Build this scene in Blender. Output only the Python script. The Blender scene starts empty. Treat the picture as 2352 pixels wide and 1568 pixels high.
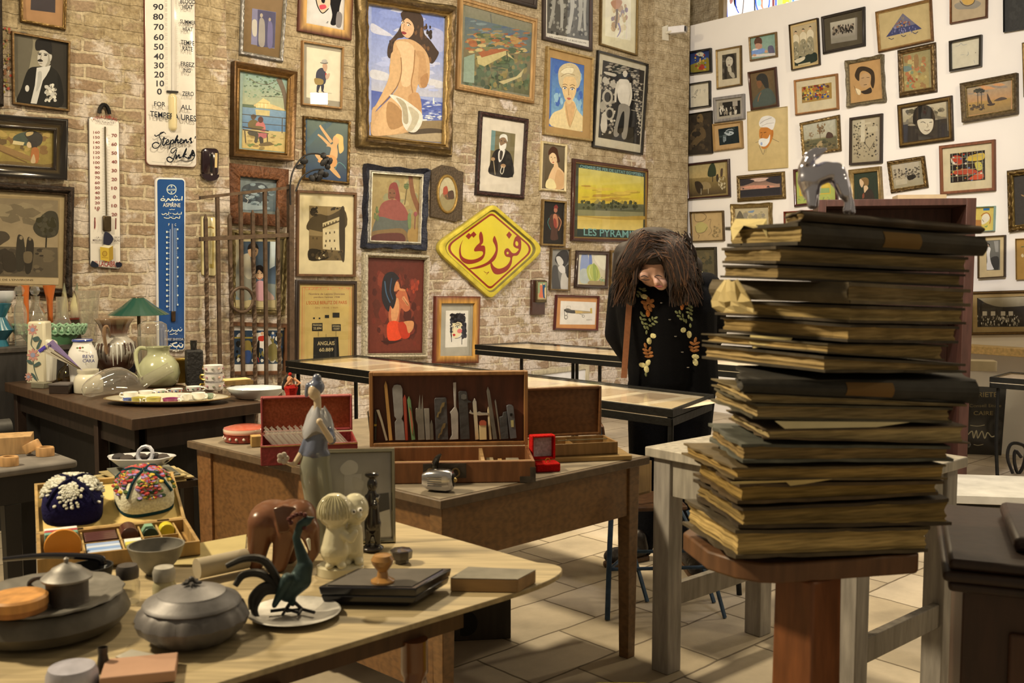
import bpy,bmesh,math,random
from mathutils import Vector,Matrix
R=math.radians
sc=bpy.context.scene
COL=sc.collection
# camera
FPX,HCAM,PITCH=2330.0,1.48,R(4.516)
cam_d=bpy.data.cameras.new('camera');cam=bpy.data.objects.new('camera',cam_d);COL.objects.link(cam)
cam.location=(0,0,HCAM);cam.rotation_euler=(R(90)-PITCH,0,0)
cam_d.sensor_width=36.0;cam_d.lens=36.0*FPX/2352.0
cam_d.dof.use_dof=True;cam_d.dof.focus_distance=5.6;cam_d.dof.aperture_fstop=6.3
cam_d.clip_start=0.05
sc.camera=cam
# world, lamps, exposure
w=bpy.data.worlds.new('world');sc.world=w;w.use_nodes=True
w.node_tree.nodes['Background'].inputs[0].default_value=(1.0,.80,.52,1)
w.node_tree.nodes['Background'].inputs[1].default_value=0.22
WARM=(1.0,.80,.50)
def lamp(name,loc,aim,power,size,col=WARM,spread=180,sy=None):
 d=bpy.data.lights.new(name,'AREA');d.energy=power;d.size=size;d.color=col;d.spread=R(spread)
 if sy:d.shape='RECTANGLE';d.size_y=sy
 o=bpy.data.objects.new(name,d);COL.objects.link(o);o.location=loc
 o.rotation_euler=(Vector(aim)-Vector(loc)).to_track_quat('-Z','Y').to_euler()
 return o
lamp('flood_lamp',(3.55,5.83,3.46),(-1.2,7.4,1.9),46,.20,(1.0,.79,.49),150,.13)
lamp('flood_lamp',(-3.3,2.6,3.9),(.4,3.2,.9),190,.36,WARM,160)
lamp('flood_lamp',(.2,3.6,4.6),(2.6,8.6,1.3),84,.40,(1.0,.885,.79),110)
lamp('flood_lamp',(4.6,2.5,4.2),(1.4,5.6,.8),22,.36,WARM,150)
lamp('flood_lamp',(-.1,6.0,4.7),(1.0,4.3,.3),75,.36,WARM,110)
lamp('flood_lamp',(-.2,4.6,4.4),(-1.8,7.2,1.5),54,.40,(1.0,.78,.48),140)
vs=sc.view_settings
vs.view_transform='Standard';vs.look='None';vs.exposure=0.0;vs.gamma=1.0;vs.use_curve_mapping=False
sc.cycles.use_denoising=True
sc.cycles.max_bounces=6;sc.cycles.diffuse_bounces=3;sc.cycles.glossy_bounces=3
sc.cycles.transmission_bounces=4;sc.cycles.transparent_max_bounces=12
sc.cycles.caustics_reflective=False;sc.cycles.caustics_refractive=False
sc.cycles.sample_clamp_indirect=4.0
# projection helpers
RT=Vector((1,0,0));UPV=Vector((0,math.sin(PITCH),math.cos(PITCH)));FW=Vector((0,math.cos(PITCH),-math.sin(PITCH)))
EYE=Vector((0,0,HCAM))
def ray(px,py):return RT*((px-1176)/FPX)+UPV*((784-py)/FPX)+FW
def PY(px,py,Y):d=ray(px,py);return EYE+d*(Y/d.y)
def PZ(px,py,z):d=ray(px,py);return EYE+d*((z-HCAM)/d.z)
VIEW={'A':(0,0,3.5643),'B':(0,400,3.5643),'C':(460,0,3.5633),'D':(440,330,2.8517),'E':(980,0,3.4083),'F':(960,440,3.5629),'G':(1560,0,5.2275),'H':(1950,0,5.2264),'I':(1560,280,5.2275),'J':(1950,280,5.2264),'K':(2100,500,3.9206),'L':(1360,500,3.9206),'':(0,0,1)}
class Plane:
 """a vertical surface through a point, with unit direction t along it and normal n"""
 def __init__(s,o,t,off=0.0,n=None):
  s.t=Vector(t).normalized();s.n=Vector(n).normalized() if n else Vector((s.t.y,-s.t.x,0)).normalized()
  if s.n.y>0 and not n:s.n=-s.n
  s.o=Vector(o)+s.n*off;s.up=s.t.cross(-s.n) if s.t.cross(-s.n).z>0 else s.t.cross(s.n)
 def uv(s,px,py):
  d=ray(px,py);k=(s.o-EYE).dot(s.n)/d.dot(s.n);q=EYE+d*k-s.o
  return (q.dot(s.t),q.dot(s.up))
 def at(s,u,v,h=0.0):return s.o+s.t*u+s.up*v+s.n*h
 def shifted(s,off):return Plane(s.o,s.t,off,s.n)
 # colour
KW=(1.08,1.22,1.68)
def lin(h,g=1.0):
 if not isinstance(h,str):return tuple(h)
 h=h.lstrip('#')
 if len(h)==3:h=''.join(c*2 for c in h)
 out=[]
 for i in range(3):
  c=int(h[2*i:2*i+2],16)/255.0
  c=c/12.92 if c<=.04045 else ((c+.055)/1.055)**2.4
  out.append(min(.9,max(.004,c*KW[i]*g)))
 return tuple(out)
 # materials
MATS={}
def mat(kind):
 if kind in MATS:return MATS[kind]
 m=bpy.data.materials.new(kind);MATS[kind]=m;m.use_nodes=True
 nt=m.node_tree;N=nt.nodes;L=nt.links;b=N['Principled BSDF']
 spec={'paper':(.85,0,14,.12,.03,0,None),'paint':(.55,0,40,.14,.12,0,None),'glazed':(.22,0,20,.10,0,0,None),'wood':(.5,0,5,.38,.08,0,(8,8,1.2)),'woodx':(.5,0,5,.34,.08,0,(1.1,12,8)),'oak':(.42,0,8,.34,.05,.1,(2.5,2.5,8)),'gilt':(.42,.55,40,.35,.25,0,None),'carved':(.6,.15,70,.5,.7,0,None),'lacquer':(.18,0,12,.15,.03,.4,None),'iron':(.55,.5,30,.4,.3,0,None),'pewter':(.5,.45,22,.35,.12,0,None),'silver':(.18,1,18,.12,.03,0,None),'brass':(.35,.9,25,.3,.1,0,None),'ceramic':(.16,0,12,.07,0,.5,None),'enamel':(.13,0,9,.08,.02,.3,None),'plastic':(.3,0,20,.08,.02,0,None),'fabric':(.95,0,120,.35,.35,0,None),'knit':(1,0,260,.3,.4,0,None),'leather':(.45,0,60,.2,.25,0,None),'skin':(.5,0,30,.08,.05,0,None),'hair':(.75,0,6,.5,.1,0,(14,14,1.2)),'pages':(.9,0,14,.5,.5,0,(1,1,16)),'cover':(.75,0,16,.5,.35,0,None),'dust':(.8,0,14,.3,.1,0,None),'stone':(.75,0,6,.3,.1,0,None),'wallpaint':(.85,0,3,.03,.02,0,None),'foliage':(.6,0,20,.3,.2,0,None),'velvet':(1,0,160,.3,.3,0,None)}[kind]
 rough,metal,ns,na,bp,coat,st=spec
 at=N.new('ShaderNodeAttribute');at.attribute_name='Col'
 tc=N.new('ShaderNodeTexCoord');mp=N.new('ShaderNodeMapping');L.new(tc.outputs['Object'],mp.inputs[0])
 if st:mp.inputs['Scale'].default_value=st
 if kind=='woodx':mp.inputs['Rotation'].default_value=(0,0,R(-44))
 nz=N.new('ShaderNodeTexNoise');nz.inputs['Scale'].default_value=ns;nz.inputs['Detail'].default_value=5
 L.new(mp.outputs[0],nz.inputs['Vector'])
 src=nz.outputs['Fac']
 if kind=='oak':
  wv=N.new('ShaderNodeTexWave');wv.inputs['Scale'].default_value=5;wv.inputs['Distortion'].default_value=9
  wv.inputs['Detail'].default_value=3;L.new(mp.outputs[0],wv.inputs['Vector'])
  mm=N.new('ShaderNodeMath');mm.operation='MULTIPLY_ADD';L.new(wv.outputs['Fac'],mm.inputs[0]);mm.inputs[1].default_value=.22
  L.new(nz.outputs['Fac'],mm.inputs[2]);src=mm.outputs[0]
 mr=N.new('ShaderNodeMapRange');mr.inputs['From Min'].default_value=.3;mr.inputs['From Max'].default_value=.75
 mr.inputs['To Min'].default_value=1-na;mr.inputs['To Max'].default_value=1+na*.45
 L.new(src,mr.inputs['Value'])
 mu=N.new('ShaderNodeMix');mu.data_type='RGBA';mu.blend_type='MULTIPLY';mu.inputs['Factor'].default_value=1
 L.new(at.outputs['Color'],mu.inputs['A']);L.new(mr.outputs[0],mu.inputs['B']);L.new(mu.outputs['Result'],b.inputs['Base Color'])
 b.inputs['Roughness'].default_value=rough;b.inputs['Metallic'].default_value=metal
 b.inputs['Coat Weight'].default_value=coat;b.inputs['Coat Roughness'].default_value=.08
 if kind in ('paper','fabric','knit','pages','velvet','wallpaint'):b.inputs['Specular IOR Level'].default_value=.15
 if bp:
  bu=N.new('ShaderNodeBump');bu.inputs['Strength'].default_value=bp;bu.inputs['Distance'].default_value=.01
  L.new(nz.outputs['Fac'],bu.inputs['Height']);L.new(bu.outputs[0],b.inputs['Normal'])
 return m
def glass_mat(name,tint,strength=1.0,rough=.03,dust=0.0):
 """clear wall of glass: see-through, with mirror reflection growing towards grazing angles"""
 if name in MATS:return MATS[name]
 m=bpy.data.materials.new(name);MATS[name]=m;m.use_nodes=True;nt=m.node_tree;N=nt.nodes;L=nt.links
 N.remove(N['Principled BSDF']);out=N['Material Output']
 tr=N.new('ShaderNodeBsdfTransparent');tr.inputs[0].default_value=(*tint,1)
 gl=N.new('ShaderNodeBsdfGlossy');gl.inputs['Roughness'].default_value=rough;gl.inputs['Color'].default_value=(1,1,1,1)
 ge=N.new('ShaderNodeNewGeometry');dt=N.new('ShaderNodeVectorMath');dt.operation='DOT_PRODUCT'
 L.new(ge.outputs['Normal'],dt.inputs[0]);L.new(ge.outputs['Incoming'],dt.inputs[1])
 def mth(op,a,c=None):
  q=N.new('ShaderNodeMath');q.operation=op
  for i,x in enumerate((a,c)):
   if x is None:continue
   if isinstance(x,(int,float)):q.inputs[i].default_value=x
   else :L.new(x,q.inputs[i])
  return q.outputs[0]
 fz=mth('MULTIPLY',mth('POWER',mth('SUBTRACT',1.0,mth('ABSOLUTE',dt.outputs['Value'])),5.0),.96)
 mx=N.new('ShaderNodeMixShader');mu=N.new('ShaderNodeMath');mu.operation='MULTIPLY';mu.inputs[1].default_value=strength;mu.use_clamp=True
 L.new(mth('ADD',fz,.04),mu.inputs[0])
 L.new(mu.outputs[0],mx.inputs[0]);L.new(tr.outputs[0],mx.inputs[1]);L.new(gl.outputs[0],mx.inputs[2])
 if dust:
  df=N.new('ShaderNodeBsdfDiffuse');df.inputs[0].default_value=(.85,.82,.76,1);m2=N.new('ShaderNodeMixShader');m2 .inputs[0].default_value=dust
  L.new(mx.outputs[0],m2 .inputs[1]);L.new(df.outputs[0],m2 .inputs[2]);mx=m2
 L.new(mx.outputs[0],out.inputs['Surface'])
 return m
GLASS=lambda :glass_mat('clear_glass',(.95,.95,.92),2.4,.03,.09)
PANE=lambda :glass_mat('pane_glass',(.97,.97,.96),1.0,.01)
# mesh builder (world coordinates)
ORG={}
class MB:
 def __init__(s,col='#888'):s.v=[];s.f=[];s.c=[];s.col=lin(col);s.M=None
 def color(s,h,g=1.0):s.col=lin(h,g);return s
 def add(s,vs,fs,cols=None):
  n=len(s.v)
  for i,p in enumerate(vs):
   p=Vector(p);s.v.append(s.M@p if s.M else p);s.c.append(cols[i] if cols else s.col)
  for f in fs:s.f.append([n+i for i in f])
  return s
 def box(s,c,d,rz=0.0,rx=0.0,ry=0.0,col=None):
  if col:s.color(col)
  m=Matrix.Translation(c)@Matrix.Rotation(rz,4,'Z')@Matrix.Rotation(rx,4,'X')@Matrix.Rotation(ry,4,'Y')
  x,y,z=d[0]/2,d[1]/2,d[2]/2
  vs=[m@Vector(q) for q in ((-x,-y,-z),(x,-y,-z),(x,y,-z),(-x,y,-z),(-x,-y,z),(x,-y,z),(x,y,z),(-x,y,z))]
  return s.add(vs,[(0,3,2,1),(4,5,6,7),(0,1,5,4),(1,2,6,5),(2,3,7,6),(3,0,4,7)])
 def hexa(s,lo,hi):
  """box from 4 lower and 4 upper corner points"""
  return s.add(list(lo)+list(hi),[(3,2,1,0),(4,5,6,7),(0,1,5,4),(1,2,6,5),(2,3,7,6),(3,0,4,7)])
 def prism(s,pts,z0,z1):
  n=len(pts);vs=[(p[0],p[1],z0) for p in pts]+[(p[0],p[1],z1) for p in pts]
  return s.add(vs,[list(range(n))[::-1],list(range(n,2*n))]+[(i,(i+1)%n,n+(i+1)%n,n+i) for i in range(n)])
 def rings(s,rings,close=True,cap=(True,True),cols=None):
  n=len(rings[0]);vs=[p for r in rings for p in r];fs=[]
  for k in range(len(rings)-1):
   for i in range(n if close else n-1):
    j=(i+1)%n;fs.append((k*n+i,k*n+j,(k+1)*n+j,(k+1)*n+i))
  if cap[0] and close:fs.append(list(range(n))[::-1])
  if cap[1] and close:fs.append([(len(rings)-1)*n+i for i in range(n)])
  return s.add(vs,fs,[c for c in cols for _ in range(n)] if cols else None)
 def lathe(s,c,prof,n=32,ripple=None,sx=1.0,sy=1.0,rz=0.0,tilt=None,cap=(True,True),colf=None):
  """prof: (radius, height) from bottom to top"""
  m=Matrix.Translation(c)@(tilt if tilt else Matrix.Identity(4))@Matrix.Rotation(rz,4,'Z');rr=[];cc=[]
  for (r,z) in prof:
   ring=[]
   for i in range(n):
    a=2*math.pi*i/n;q=r*(1+(ripple(a,z) if ripple else 0))
    ring.append(m@Vector((q*math.cos(a)*sx,q*math.sin(a)*sy,z)))
   rr.append(ring)
  if colf:cc=[colf(r,z) for r,z in prof]
  return s.rings(rr,True,cap,cc or None)
 def tube(s,pts,r,n=10,smooth=0,flat=1.0,cap=True):
  pts=[Vector(p) for p in pts]
  if smooth:pts,r=spline(pts,smooth,r)
  rad=r if isinstance(r,(list,tuple)) else [r]*len(pts)
  rr=[];up=Vector((0,0,1));prev=None
  for i,p in enumerate(pts):
   t=(pts[min(i+1,len(pts)-1)]-pts[max(i-1,0)]).normalized()
   if prev is None:
    a=t.cross(up) if abs(t.z)<.95 else t.cross(Vector((1,0,0)))
   else :a=prev-t*prev.dot(t)
   a.normalize();prev=a;b=t.cross(a)
   rr.append([p+a*(rad[i]*math.cos(2*math.pi*k/n))+b*(rad[i]*flat*math.sin(2*math.pi*k/n)) for k in range(n)])
  return s.rings(rr,True,(cap,cap))
 def ball(s,c,r,n=16,rot=None):
  r=r if isinstance(r,(tuple,list)) else (r,r,r);m=Matrix.Translation(c)@(rot if rot else Matrix.Identity(4));h=n//2
  rr=[]
  for k in range(1,h):
   a=-math.pi/2+math.pi*k/h
   rr.append([m@Vector((r[0]*math.cos(a)*math.cos(2*math.pi*i/n),r[1]*math.cos(a)*math.sin(2*math.pi*i/n),r[2]*math.sin(a))) for i in range(n)])
  b=len(s.v);s.rings(rr,True,(False,False))
  s.add([m@Vector((0,0,-r[2])),m@Vector((0,0,r[2]))],[])
  q=len(s.v)-2;t=b+(h-2)*n
  for i in range(n):s.f.append([q,b+(i+1)%n,b+i]);s.f.append([q+1,t+i,t+(i+1)%n])
  return s
 def cone(s,p0,r0,p1,r1,n=14):
  """tapered capsule between two points"""
  p0,p1=Vector(p0),Vector(p1);s.tube([p0,p1],[r0,r1],n);s.ball(p0,r0,n);return s.ball(p1,r1,n)
 def build(s,name,m,parent=None,bevel=0.0,sub=0,smooth=True,label=None,remesh=0.0,soft=6,angle=35):
  me=bpy.data.meshes.new(name)
  if parent is not None:o0=ORG[parent.name]
  else :
   xs=[p.x for p in s.v];ys=[p.y for p in s.v];zs=[p.z for p in s.v]
   o0=Vector(((min(xs)+max(xs))/2,(min(ys)+max(ys))/2,min(zs)))
  me.from_pydata([p-o0 for p in s.v],[],s.f)
  a=me.color_attributes.new('Col','FLOAT_COLOR','POINT')
  for i,c in enumerate(s.c):a.data[i].color=(c[0],c[1],c[2],1)
  me.materials.append(mat(m) if isinstance(m,str) else m)
  o=bpy.data.objects.new(name,me);COL.objects.link(o);ORG[o.name]=o0
  if parent is not None:o.parent=parent
  else :o.location=o0
  bm=bmesh.new();bm.from_mesh(me)
  if not remesh:bmesh.ops.recalc_face_normals(bm,faces=bm.faces)
  bm.to_mesh(me);bm.free()
  if smooth:
   for p in me.polygons:p.use_smooth=True
   if not remesh:
    try:me.set_sharp_from_angle(angle=R(angle))
    except Exception:pass
  if remesh:
   r=o.modifiers.new('remesh','REMESH');r.mode='VOXEL';r.voxel_size=remesh;r.use_smooth_shade=True
   if soft:q=o.modifiers.new('soften','SMOOTH');q.iterations=soft;q.factor=.5
   nm=bpy.data.materials.get(me.materials[0].name+'_solid_%02x%02x%02x'%tuple(int(min(1,c)**.45*255) for c in s.c[0]))
   me.materials[0]=nm or solid_copy(me.materials[0],s.c[0])
  if bevel:
   q=o.modifiers.new('bevel','BEVEL');q.width=bevel;q.segments=2;q.limit_method='ANGLE';q.angle_limit=R(40)
  if sub:q=o.modifiers.new('sub','SUBSURF');q.levels=q.render_levels=sub
  if label:o['label']=label
  return o
def solid_copy(m,c):
 n=m.copy();n.name=m.name+'_solid_%02x%02x%02x'%tuple(int(min(1,q)**.45*255) for q in c)
 at=[k for k in n.node_tree.nodes if k.type=='ATTRIBUTE'][0]
 rgb=n.node_tree.nodes.new('ShaderNodeRGB');rgb.outputs[0].default_value=(*c[:3],1)
 for l in list(at.outputs['Color'].links):n.node_tree.links.new(rgb.outputs[0],l.to_socket)
 return n
def spline(pts,k,rad=None,closed=False):
 """Catmull-Rom through the points, k steps per span"""
 P=[Vector(p) for p in pts];n=len(P);out=[];ro=[]
 rl=rad if isinstance(rad,(list,tuple)) else [rad if rad else 0]*n
 for i in range(n if closed else n-1):
  p0,p1,p2,p3=(P[(i-1)%n],P[i],P[(i+1)%n],P[(i+2)%n]) if closed else (P[max(i-1,0)],P[i],P[i+1],P[min(i+2,n-1)])
  for q in range(k):
   t=q/k;t2=t*t;t3=t2*t
   out.append(.5*((2*p1)+(p2-p0)*t+(2*p0-5*p1+4*p2-p3)*t2+(3*p1-p0-3*p2+p3)*t3))
   ro.append(rl[i]*(1-t)+rl[(i+1)%n]*t)
 if not closed:out.append(P[-1]);ro.append(rl[-1])
 return out,ro
def tag(o,label=None,cat=None,group=None,kind=None):
 if label:o['label']=label
 if cat:o['category']=cat
 if group:o['group']=group
 if kind:o['kind']=kind
 return o
def thing(name,loc,label,cat,group=None):
 o=bpy.data.objects.new(name,None);COL.objects.link(o);o.location=loc;o.empty_display_size=.05
 ORG[o.name]=Vector(loc);return tag(o,label,cat,group)
 # flat artwork
_TX={}
def text_tris(txt,font=None):
 """(vertices, faces) of a line of lettering, scaled to a 1 x 1 box"""
 if txt in _TX:return _TX[txt]
 c=bpy.data.curves.new('lettering','FONT');c.body=txt;c.resolution_u=3;c.offset=.012
 o=bpy.data.objects.new('lettering',c);COL.objects.link(o)
 dg=bpy.context.evaluated_depsgraph_get();dg.update();e=o.evaluated_get(dg);me=e.to_mesh()
 vs=[(v.co.x,v.co.y) for v in me.vertices];fs=[list(p.vertices) for p in me.polygons];e.to_mesh_clear()
 bpy.data.objects.remove(o);bpy.data.curves.remove(c)
 if vs:
  x0=min(v[0] for v in vs);x1=max(v[0] for v in vs);y0=min(v[1] for v in vs);y1=max(v[1] for v in vs)
  vs=[((x-x0)/max(1e-6,x1-x0),(y-y0)/max(1e-6,y1-y0)) for x,y in vs]
 _TX[txt]=(vs,fs);return _TX[txt]
def p(c,*q):return ('p',c,q)
def s(c,*q):return ('s',c,q)
def e(c,x,y,rx,ry=None,rot=0):return ('e',c,x,y,rx,ry or rx,rot)
def l(c,w_,*q):return ('l',c,w_,q)
def k(c,w_,*q):return ('k',c,w_,q)
def g(c0,c1,*q):return ('g',c0,c1,q)
def t(c,txt,x,y,w_,h,slope=0.0):return ('t',c,txt,x,y,w_,h,slope)
def b(cs,n,x0,y0,x1,y1,r0,r1,asp=1.0,sh=0.0,seed=1):return ('b',cs,n,x0,y0,x1,y1,r0,r1,asp,sh,seed)
def paint(mb,pl,ops,view='',h0=0.0,dh=.00012,gain=1.0):
 ox,oy,sc_=VIEW[view];h=h0
 def put(pts,col,fs=None,cols=None):
  vs=[pl.at(*pl.uv(ox+x/sc_,oy+y/sc_),h) for x,y in pts]
  mb.col=lin(col,gain) if col else mb.col
  mb.add(vs,fs or [list(range(len(vs)))],cols)
 def stroke(pts,w_,col):
  P=[Vector((a[0],a[1])) for a in pts];Lf=[];Rt=[]
  n=len(P)
  for i in range(n):
   d=P[min(i+1,n-1)]-P[max(i-1,0)]
   d=d.normalized() if d.length>1e-6 else Vector((1,0));nn=Vector((-d.y,d.x))
   ww=w_ if not isinstance(w_,tuple) else (w_[0]+(w_[1]-w_[0])*i/max(1,n-1))
   Lf.append(P[i]+nn*ww/2);Rt.append(P[i]-nn*ww/2)
  put([tuple(a) for a in Lf+Rt],col,[(i,i+1,n+i+1,n+i) for i in range(n-1)])
 for o in ops:
  h+=dh
  if o[0]=='p':q=o[2];put([(q[i],q[i+1]) for i in range(0,len(q),2)],o[1])
  elif o[0]=='s':
   q=o[2];pts,_=spline([(q[i],q[i+1],0) for i in range(0,len(q),2)],4,closed=True);put([(a.x,a.y) for a in pts],o[1])
  elif o[0]=='e':
   _,c,x,y,rx,ry,rot=o;a0=R(rot);n=20 if max(rx,ry)>6 else 10;pts=[]
   for i in range(n):
    a=2*math.pi*i/n;X,Y=rx*math.cos(a),ry*math.sin(a)
    pts.append((x+X*math.cos(a0)-Y*math.sin(a0),y+X*math.sin(a0)+Y*math.cos(a0)))
   put(pts,c)
  elif o[0]=='l':
   q=o[3];pts,_=spline([(q[i],q[i+1],0) for i in range(0,len(q),2)],5);stroke([(a.x,a.y) for a in pts],o[2],o[1])
  elif o[0]=='k':q=o[3];stroke([(q[i],q[i+1]) for i in range(0,len(q),2)],o[2],o[1])
  elif o[0]=='g':
   q=o[3];a,c=lin(o[1],gain),lin(o[2],gain);put([(q[i],q[i+1]) for i in range(0,8,2)],None,None,[a,a,c,c])
  elif o[0]=='t':
   _,c,txt,x,y,w_,hh,sl=o;vs,fs=text_tris(txt)
   if vs:put([(x+a*w_,y-bb*hh+sl*a*w_) for a,bb in vs],c,fs)
  elif o[0]=='b':
   _,cs,n,x0,y0,x1,y1,r0,r1,asp,sh,seed=o;rn=random.Random(seed)
   for i in range(n):
    r=rn.uniform(r0,r1);rx,ry=r*math.sqrt(asp),r/math.sqrt(asp);u=rn.random();X=x0+rx+u*max(0,x1-x0-2*rx)
    Y=y0+ry+rn.random()*max(0,y1-y0-2*ry)+sh*(X-x0);a0=rn.random()*6;m_=6
    h+=dh*.02
    put([(X+rx*math.cos(a0+6.283*j/m_)*rn.uniform(.7,1),Y+ry*math.sin(a0+6.283*j/m_)*rn.uniform(.7,1)) for j in range(m_)],cs[i%len(cs)])
 return h
def inset(q,w_):
 """move each edge of a 4-corner outline (TL, TR, BR, BL in plane coordinates) inward by w_"""
 P=[Vector(a) for a in q];out=[]
 cen=sum(P,Vector((0,0)))/4
 E=[]
 for i in range(4):
  a,c=P[i],P[(i+1)%4];d=(c-a).normalized();n=Vector((-d.y,d.x))
  if (cen-a).dot(n)<0:n=-n
  E.append((a+n*w_,d))
 for i in range(4):
  (a,d),(c,f)=E[i-1],E[i];den=d.x*f.y-d.y*f.x
  tt=((c.x-a.x)*f.y-(c.y-a.y)*f.x)/den;out.append(tuple(a+d*tt))
 return out
PROF={'flat':[(0,0),(0,.9),(.08,1),(.92,1),(1,.9),(1,.35)],'round':[(0,0),(0,.6),(.15,.85),(.4,1),(.7,.95),(.9,.7),(1,.6),(1,.3)],'scoop':[(0,0),(0,.95),(.1,1),(.2,.97),(.45,.6),(.7,.45),(.8,.5),(.88,.62),(.95,.55),(1,.5),(1,.25)],'step':[(0,0),(0,.7),(.12,.8),(.3,.8),(.34,1),(.62,1),(.66,.7),(.85,.7),(.88,.55),(1,.5),(1,.25)],'ogee':[(0,0),(0,.5),(.1,.62),(.22,.62),(.3,.8),(.45,1),(.6,.95),(.72,.7),(.8,.58),(.86,.7),(.92,.66),(1,.5),(1,.25)]}
def frame_mesh(pl,quad,fw,depth,prof='round',cols=('#7a5a2a',),orn=0.0,freq=40.0,edge=0.0):
 """moulding swept round four mitred corners; cols run from the outer edge to the sight edge"""
 mb=MB();pr=PROF[prof];rings=[];cl=[]
 nseg=1 if not orn and not edge else 28
 for (tt,hh) in pr:
  qi=inset(quad,fw*tt) if tt else quad;pts=[]
  for i in range(4):
   a,c=Vector(qi[i]),Vector(qi[(i+1)%4]);d=c-a
   nrm=Vector((d.y,-d.x)).normalized();cen=sum((Vector(x) for x in qi),Vector((0,0)))/4
   if (a-cen).dot(nrm)<0:nrm=-nrm
   for j in range(nseg):
    f=j/nseg;ph=f*d.length*freq
    wob=orn*hh*(.5*math.sin(ph)+.3*math.sin(ph*2.3+tt*9))*depth if 0<tt<1 else 0
    out=edge*(math.sin(f*math.pi*5)*.5+(abs(f-.5)*2)**6*1.2) if tt<.3 else 0
    q=a+d*f+nrm*out;pts.append(pl.at(q.x,q.y,hh*depth+wob))
  rings.append(pts);cl.append(lin(cols[min(len(cols)-1,int(tt*len(cols)*.999))]))
 mb.rings(rings,True,(False,False),cl);return mb
def quad_uv(pl,q,view=''):
 ox,oy,s_=VIEW[view];return [pl.uv(ox+q[i]/s_,oy+q[i+1]/s_) for i in range(0,8,2)]
def picture(pl,q,label,cat='picture',name='framed_picture',fw=8,prof='round',fc=('#7a5a2a',),fm='gilt',depth=.028,orn=0,freq=45.,edge=0,mount=None,mcol='#d9c79b',bg='#b09a6a',bg2=None,art=(),view='',pm='paper',pane=False,lip=None,gain=1.0,group=None):
 """a framed picture hanging on plane pl. q: outer corners TL TR BR BL; fw: moulding width; mount: width of the mat inside the frame
    (number, or 8 numbers for the corners of its opening), all in the crop named by view"""
 pf=pl.shifted(depth);quad=quad_uv(pf,q,view);sc_=VIEW[view][2]
 cx=sum(a[0] for a in quad)/4;cy=min(a[1] for a in quad);o0=pl.at(cx,cy)
 depth_y=(pl.at(cx,sum(a[1] for a in quad)/4)-EYE).y;mpp=depth_y/FPX/sc_;W=fw*mpp
 root=thing(name,o0,label,cat,group)
 frame_mesh(pl,quad,W,depth,prof,fc,orn,freq,edge).build('frame',fm,root,angle=50)
 inner=inset(quad,W*.93);h=depth*.2
 if mount is not None:
  mb=MB(mcol);opening=quad_uv(pf,mount,view) if isinstance(mount,(tuple,list)) else inset(inner,mount*mpp)
  hm=h+.004
  vs=[pl.at(a[0],a[1],hm) for a in inner+opening]+[pl.at(a[0],a[1],h+.001) for a in opening]
  mb.add(vs,[(i,(i+1)%4,4+(i+1)%4,4+i) for i in range(4)]+[(4+i,4+(i+1)%4,8+(i+1)%4,8+i) for i in range(4)])
  mb.build('mount','paper',root,smooth=False)
  pq=inset(opening,-.004)
 else :pq=inner
 if lip:
  frame_mesh(pl,inset(quad,W),lip[0]*mpp,depth*.75,'flat',(lip[1],)).build('slip','gilt',root)
 mb=MB();c0=lin(bg,gain);c1=lin(bg2 or bg,gain)
 mb.add([pl.at(a[0],a[1],h) for a in pq],[(0,1,2,3)],[c0,c0,c1,c1])
 paint(mb,pl.shifted(h),art,view,.0003,gain=gain)
 mb.build('print' if pm in ('paper','glazed') else 'canvas',pm,root,smooth=False)
 if pane:
  g_=MB();g_.add([pl.at(a[0],a[1],depth*.45) for a in inner],[(0,1,2,3)]);g_.build('glass_pane',PANE(),root,smooth=False)
 return root
def blob(name,prims,m,parent=None,vox=.004,col='#888',soft=6,label=None,gain=1.0):
 """one continuous surface grown round a set of balls ('s', centre, r) and tapered limbs ('c', p0, r0, p1, r1)"""
 mb=MB();mb.color(col,gain)
 for q in prims:
  if q[0]=='s':mb.ball(q[1],q[2],16,q[3] if len(q)>3 else None)
  else :mb.cone(*q[1:5])
 return mb.build(name,m,parent,remesh=vox,soft=soft,label=label)
 # the room
TB=Vector((1.143,1,0)).normalized();TW=Vector((.805,-1,0)).normalized()
BW=Plane((0,8.699,0),TB)
BL=BW.shifted(.10)
CORNER=Vector((1.761,10.24,0))
WW=Plane(CORNER,TW)
def uv_wall(name,pl,u0,u1,v0,v1,thick,m,kind='structure'):
 me=bpy.data.meshes.new(name)
 P=[pl.at(u,v,h) for h in (0,-thick) for u,v in ((u0,v0),(u1,v0),(u1,v1),(u0,v1))]
 me.from_pydata(P,[],[(0,1,2,3),(5,4,7,6),(1,5,6,2),(4,0,3,7),(3,2,6,7),(4,5,1,0)])
 ul=me.uv_layers.new(name='UVMap')
 for f in me.polygons:
  for li in f.loop_indices:
   q=me.vertices[me.loops[li].vertex_index].co-pl.o;ul.data[li].uv=(q.dot(pl.t)+q.dot(pl.n)*1.0,q.dot(pl.up))
 bm=bmesh.new();bm.from_mesh(me);bmesh.ops.recalc_face_normals(bm,faces=bm.faces);bm.to_mesh(me);bm.free()
 me.materials.append(m);o=bpy.data.objects.new(name,me);COL.objects.link(o);o['kind']=kind;ORG[o.name]=Vector((0,0,0));return o
def nn(nt,typ,**kw):
 n=nt.nodes.new(typ)
 for a,v in kw.items():
  if a.startswith('i_'):n.inputs[a[2:].replace('_',' ')].default_value=v
  else :setattr(n,a,v)
 return n
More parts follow.
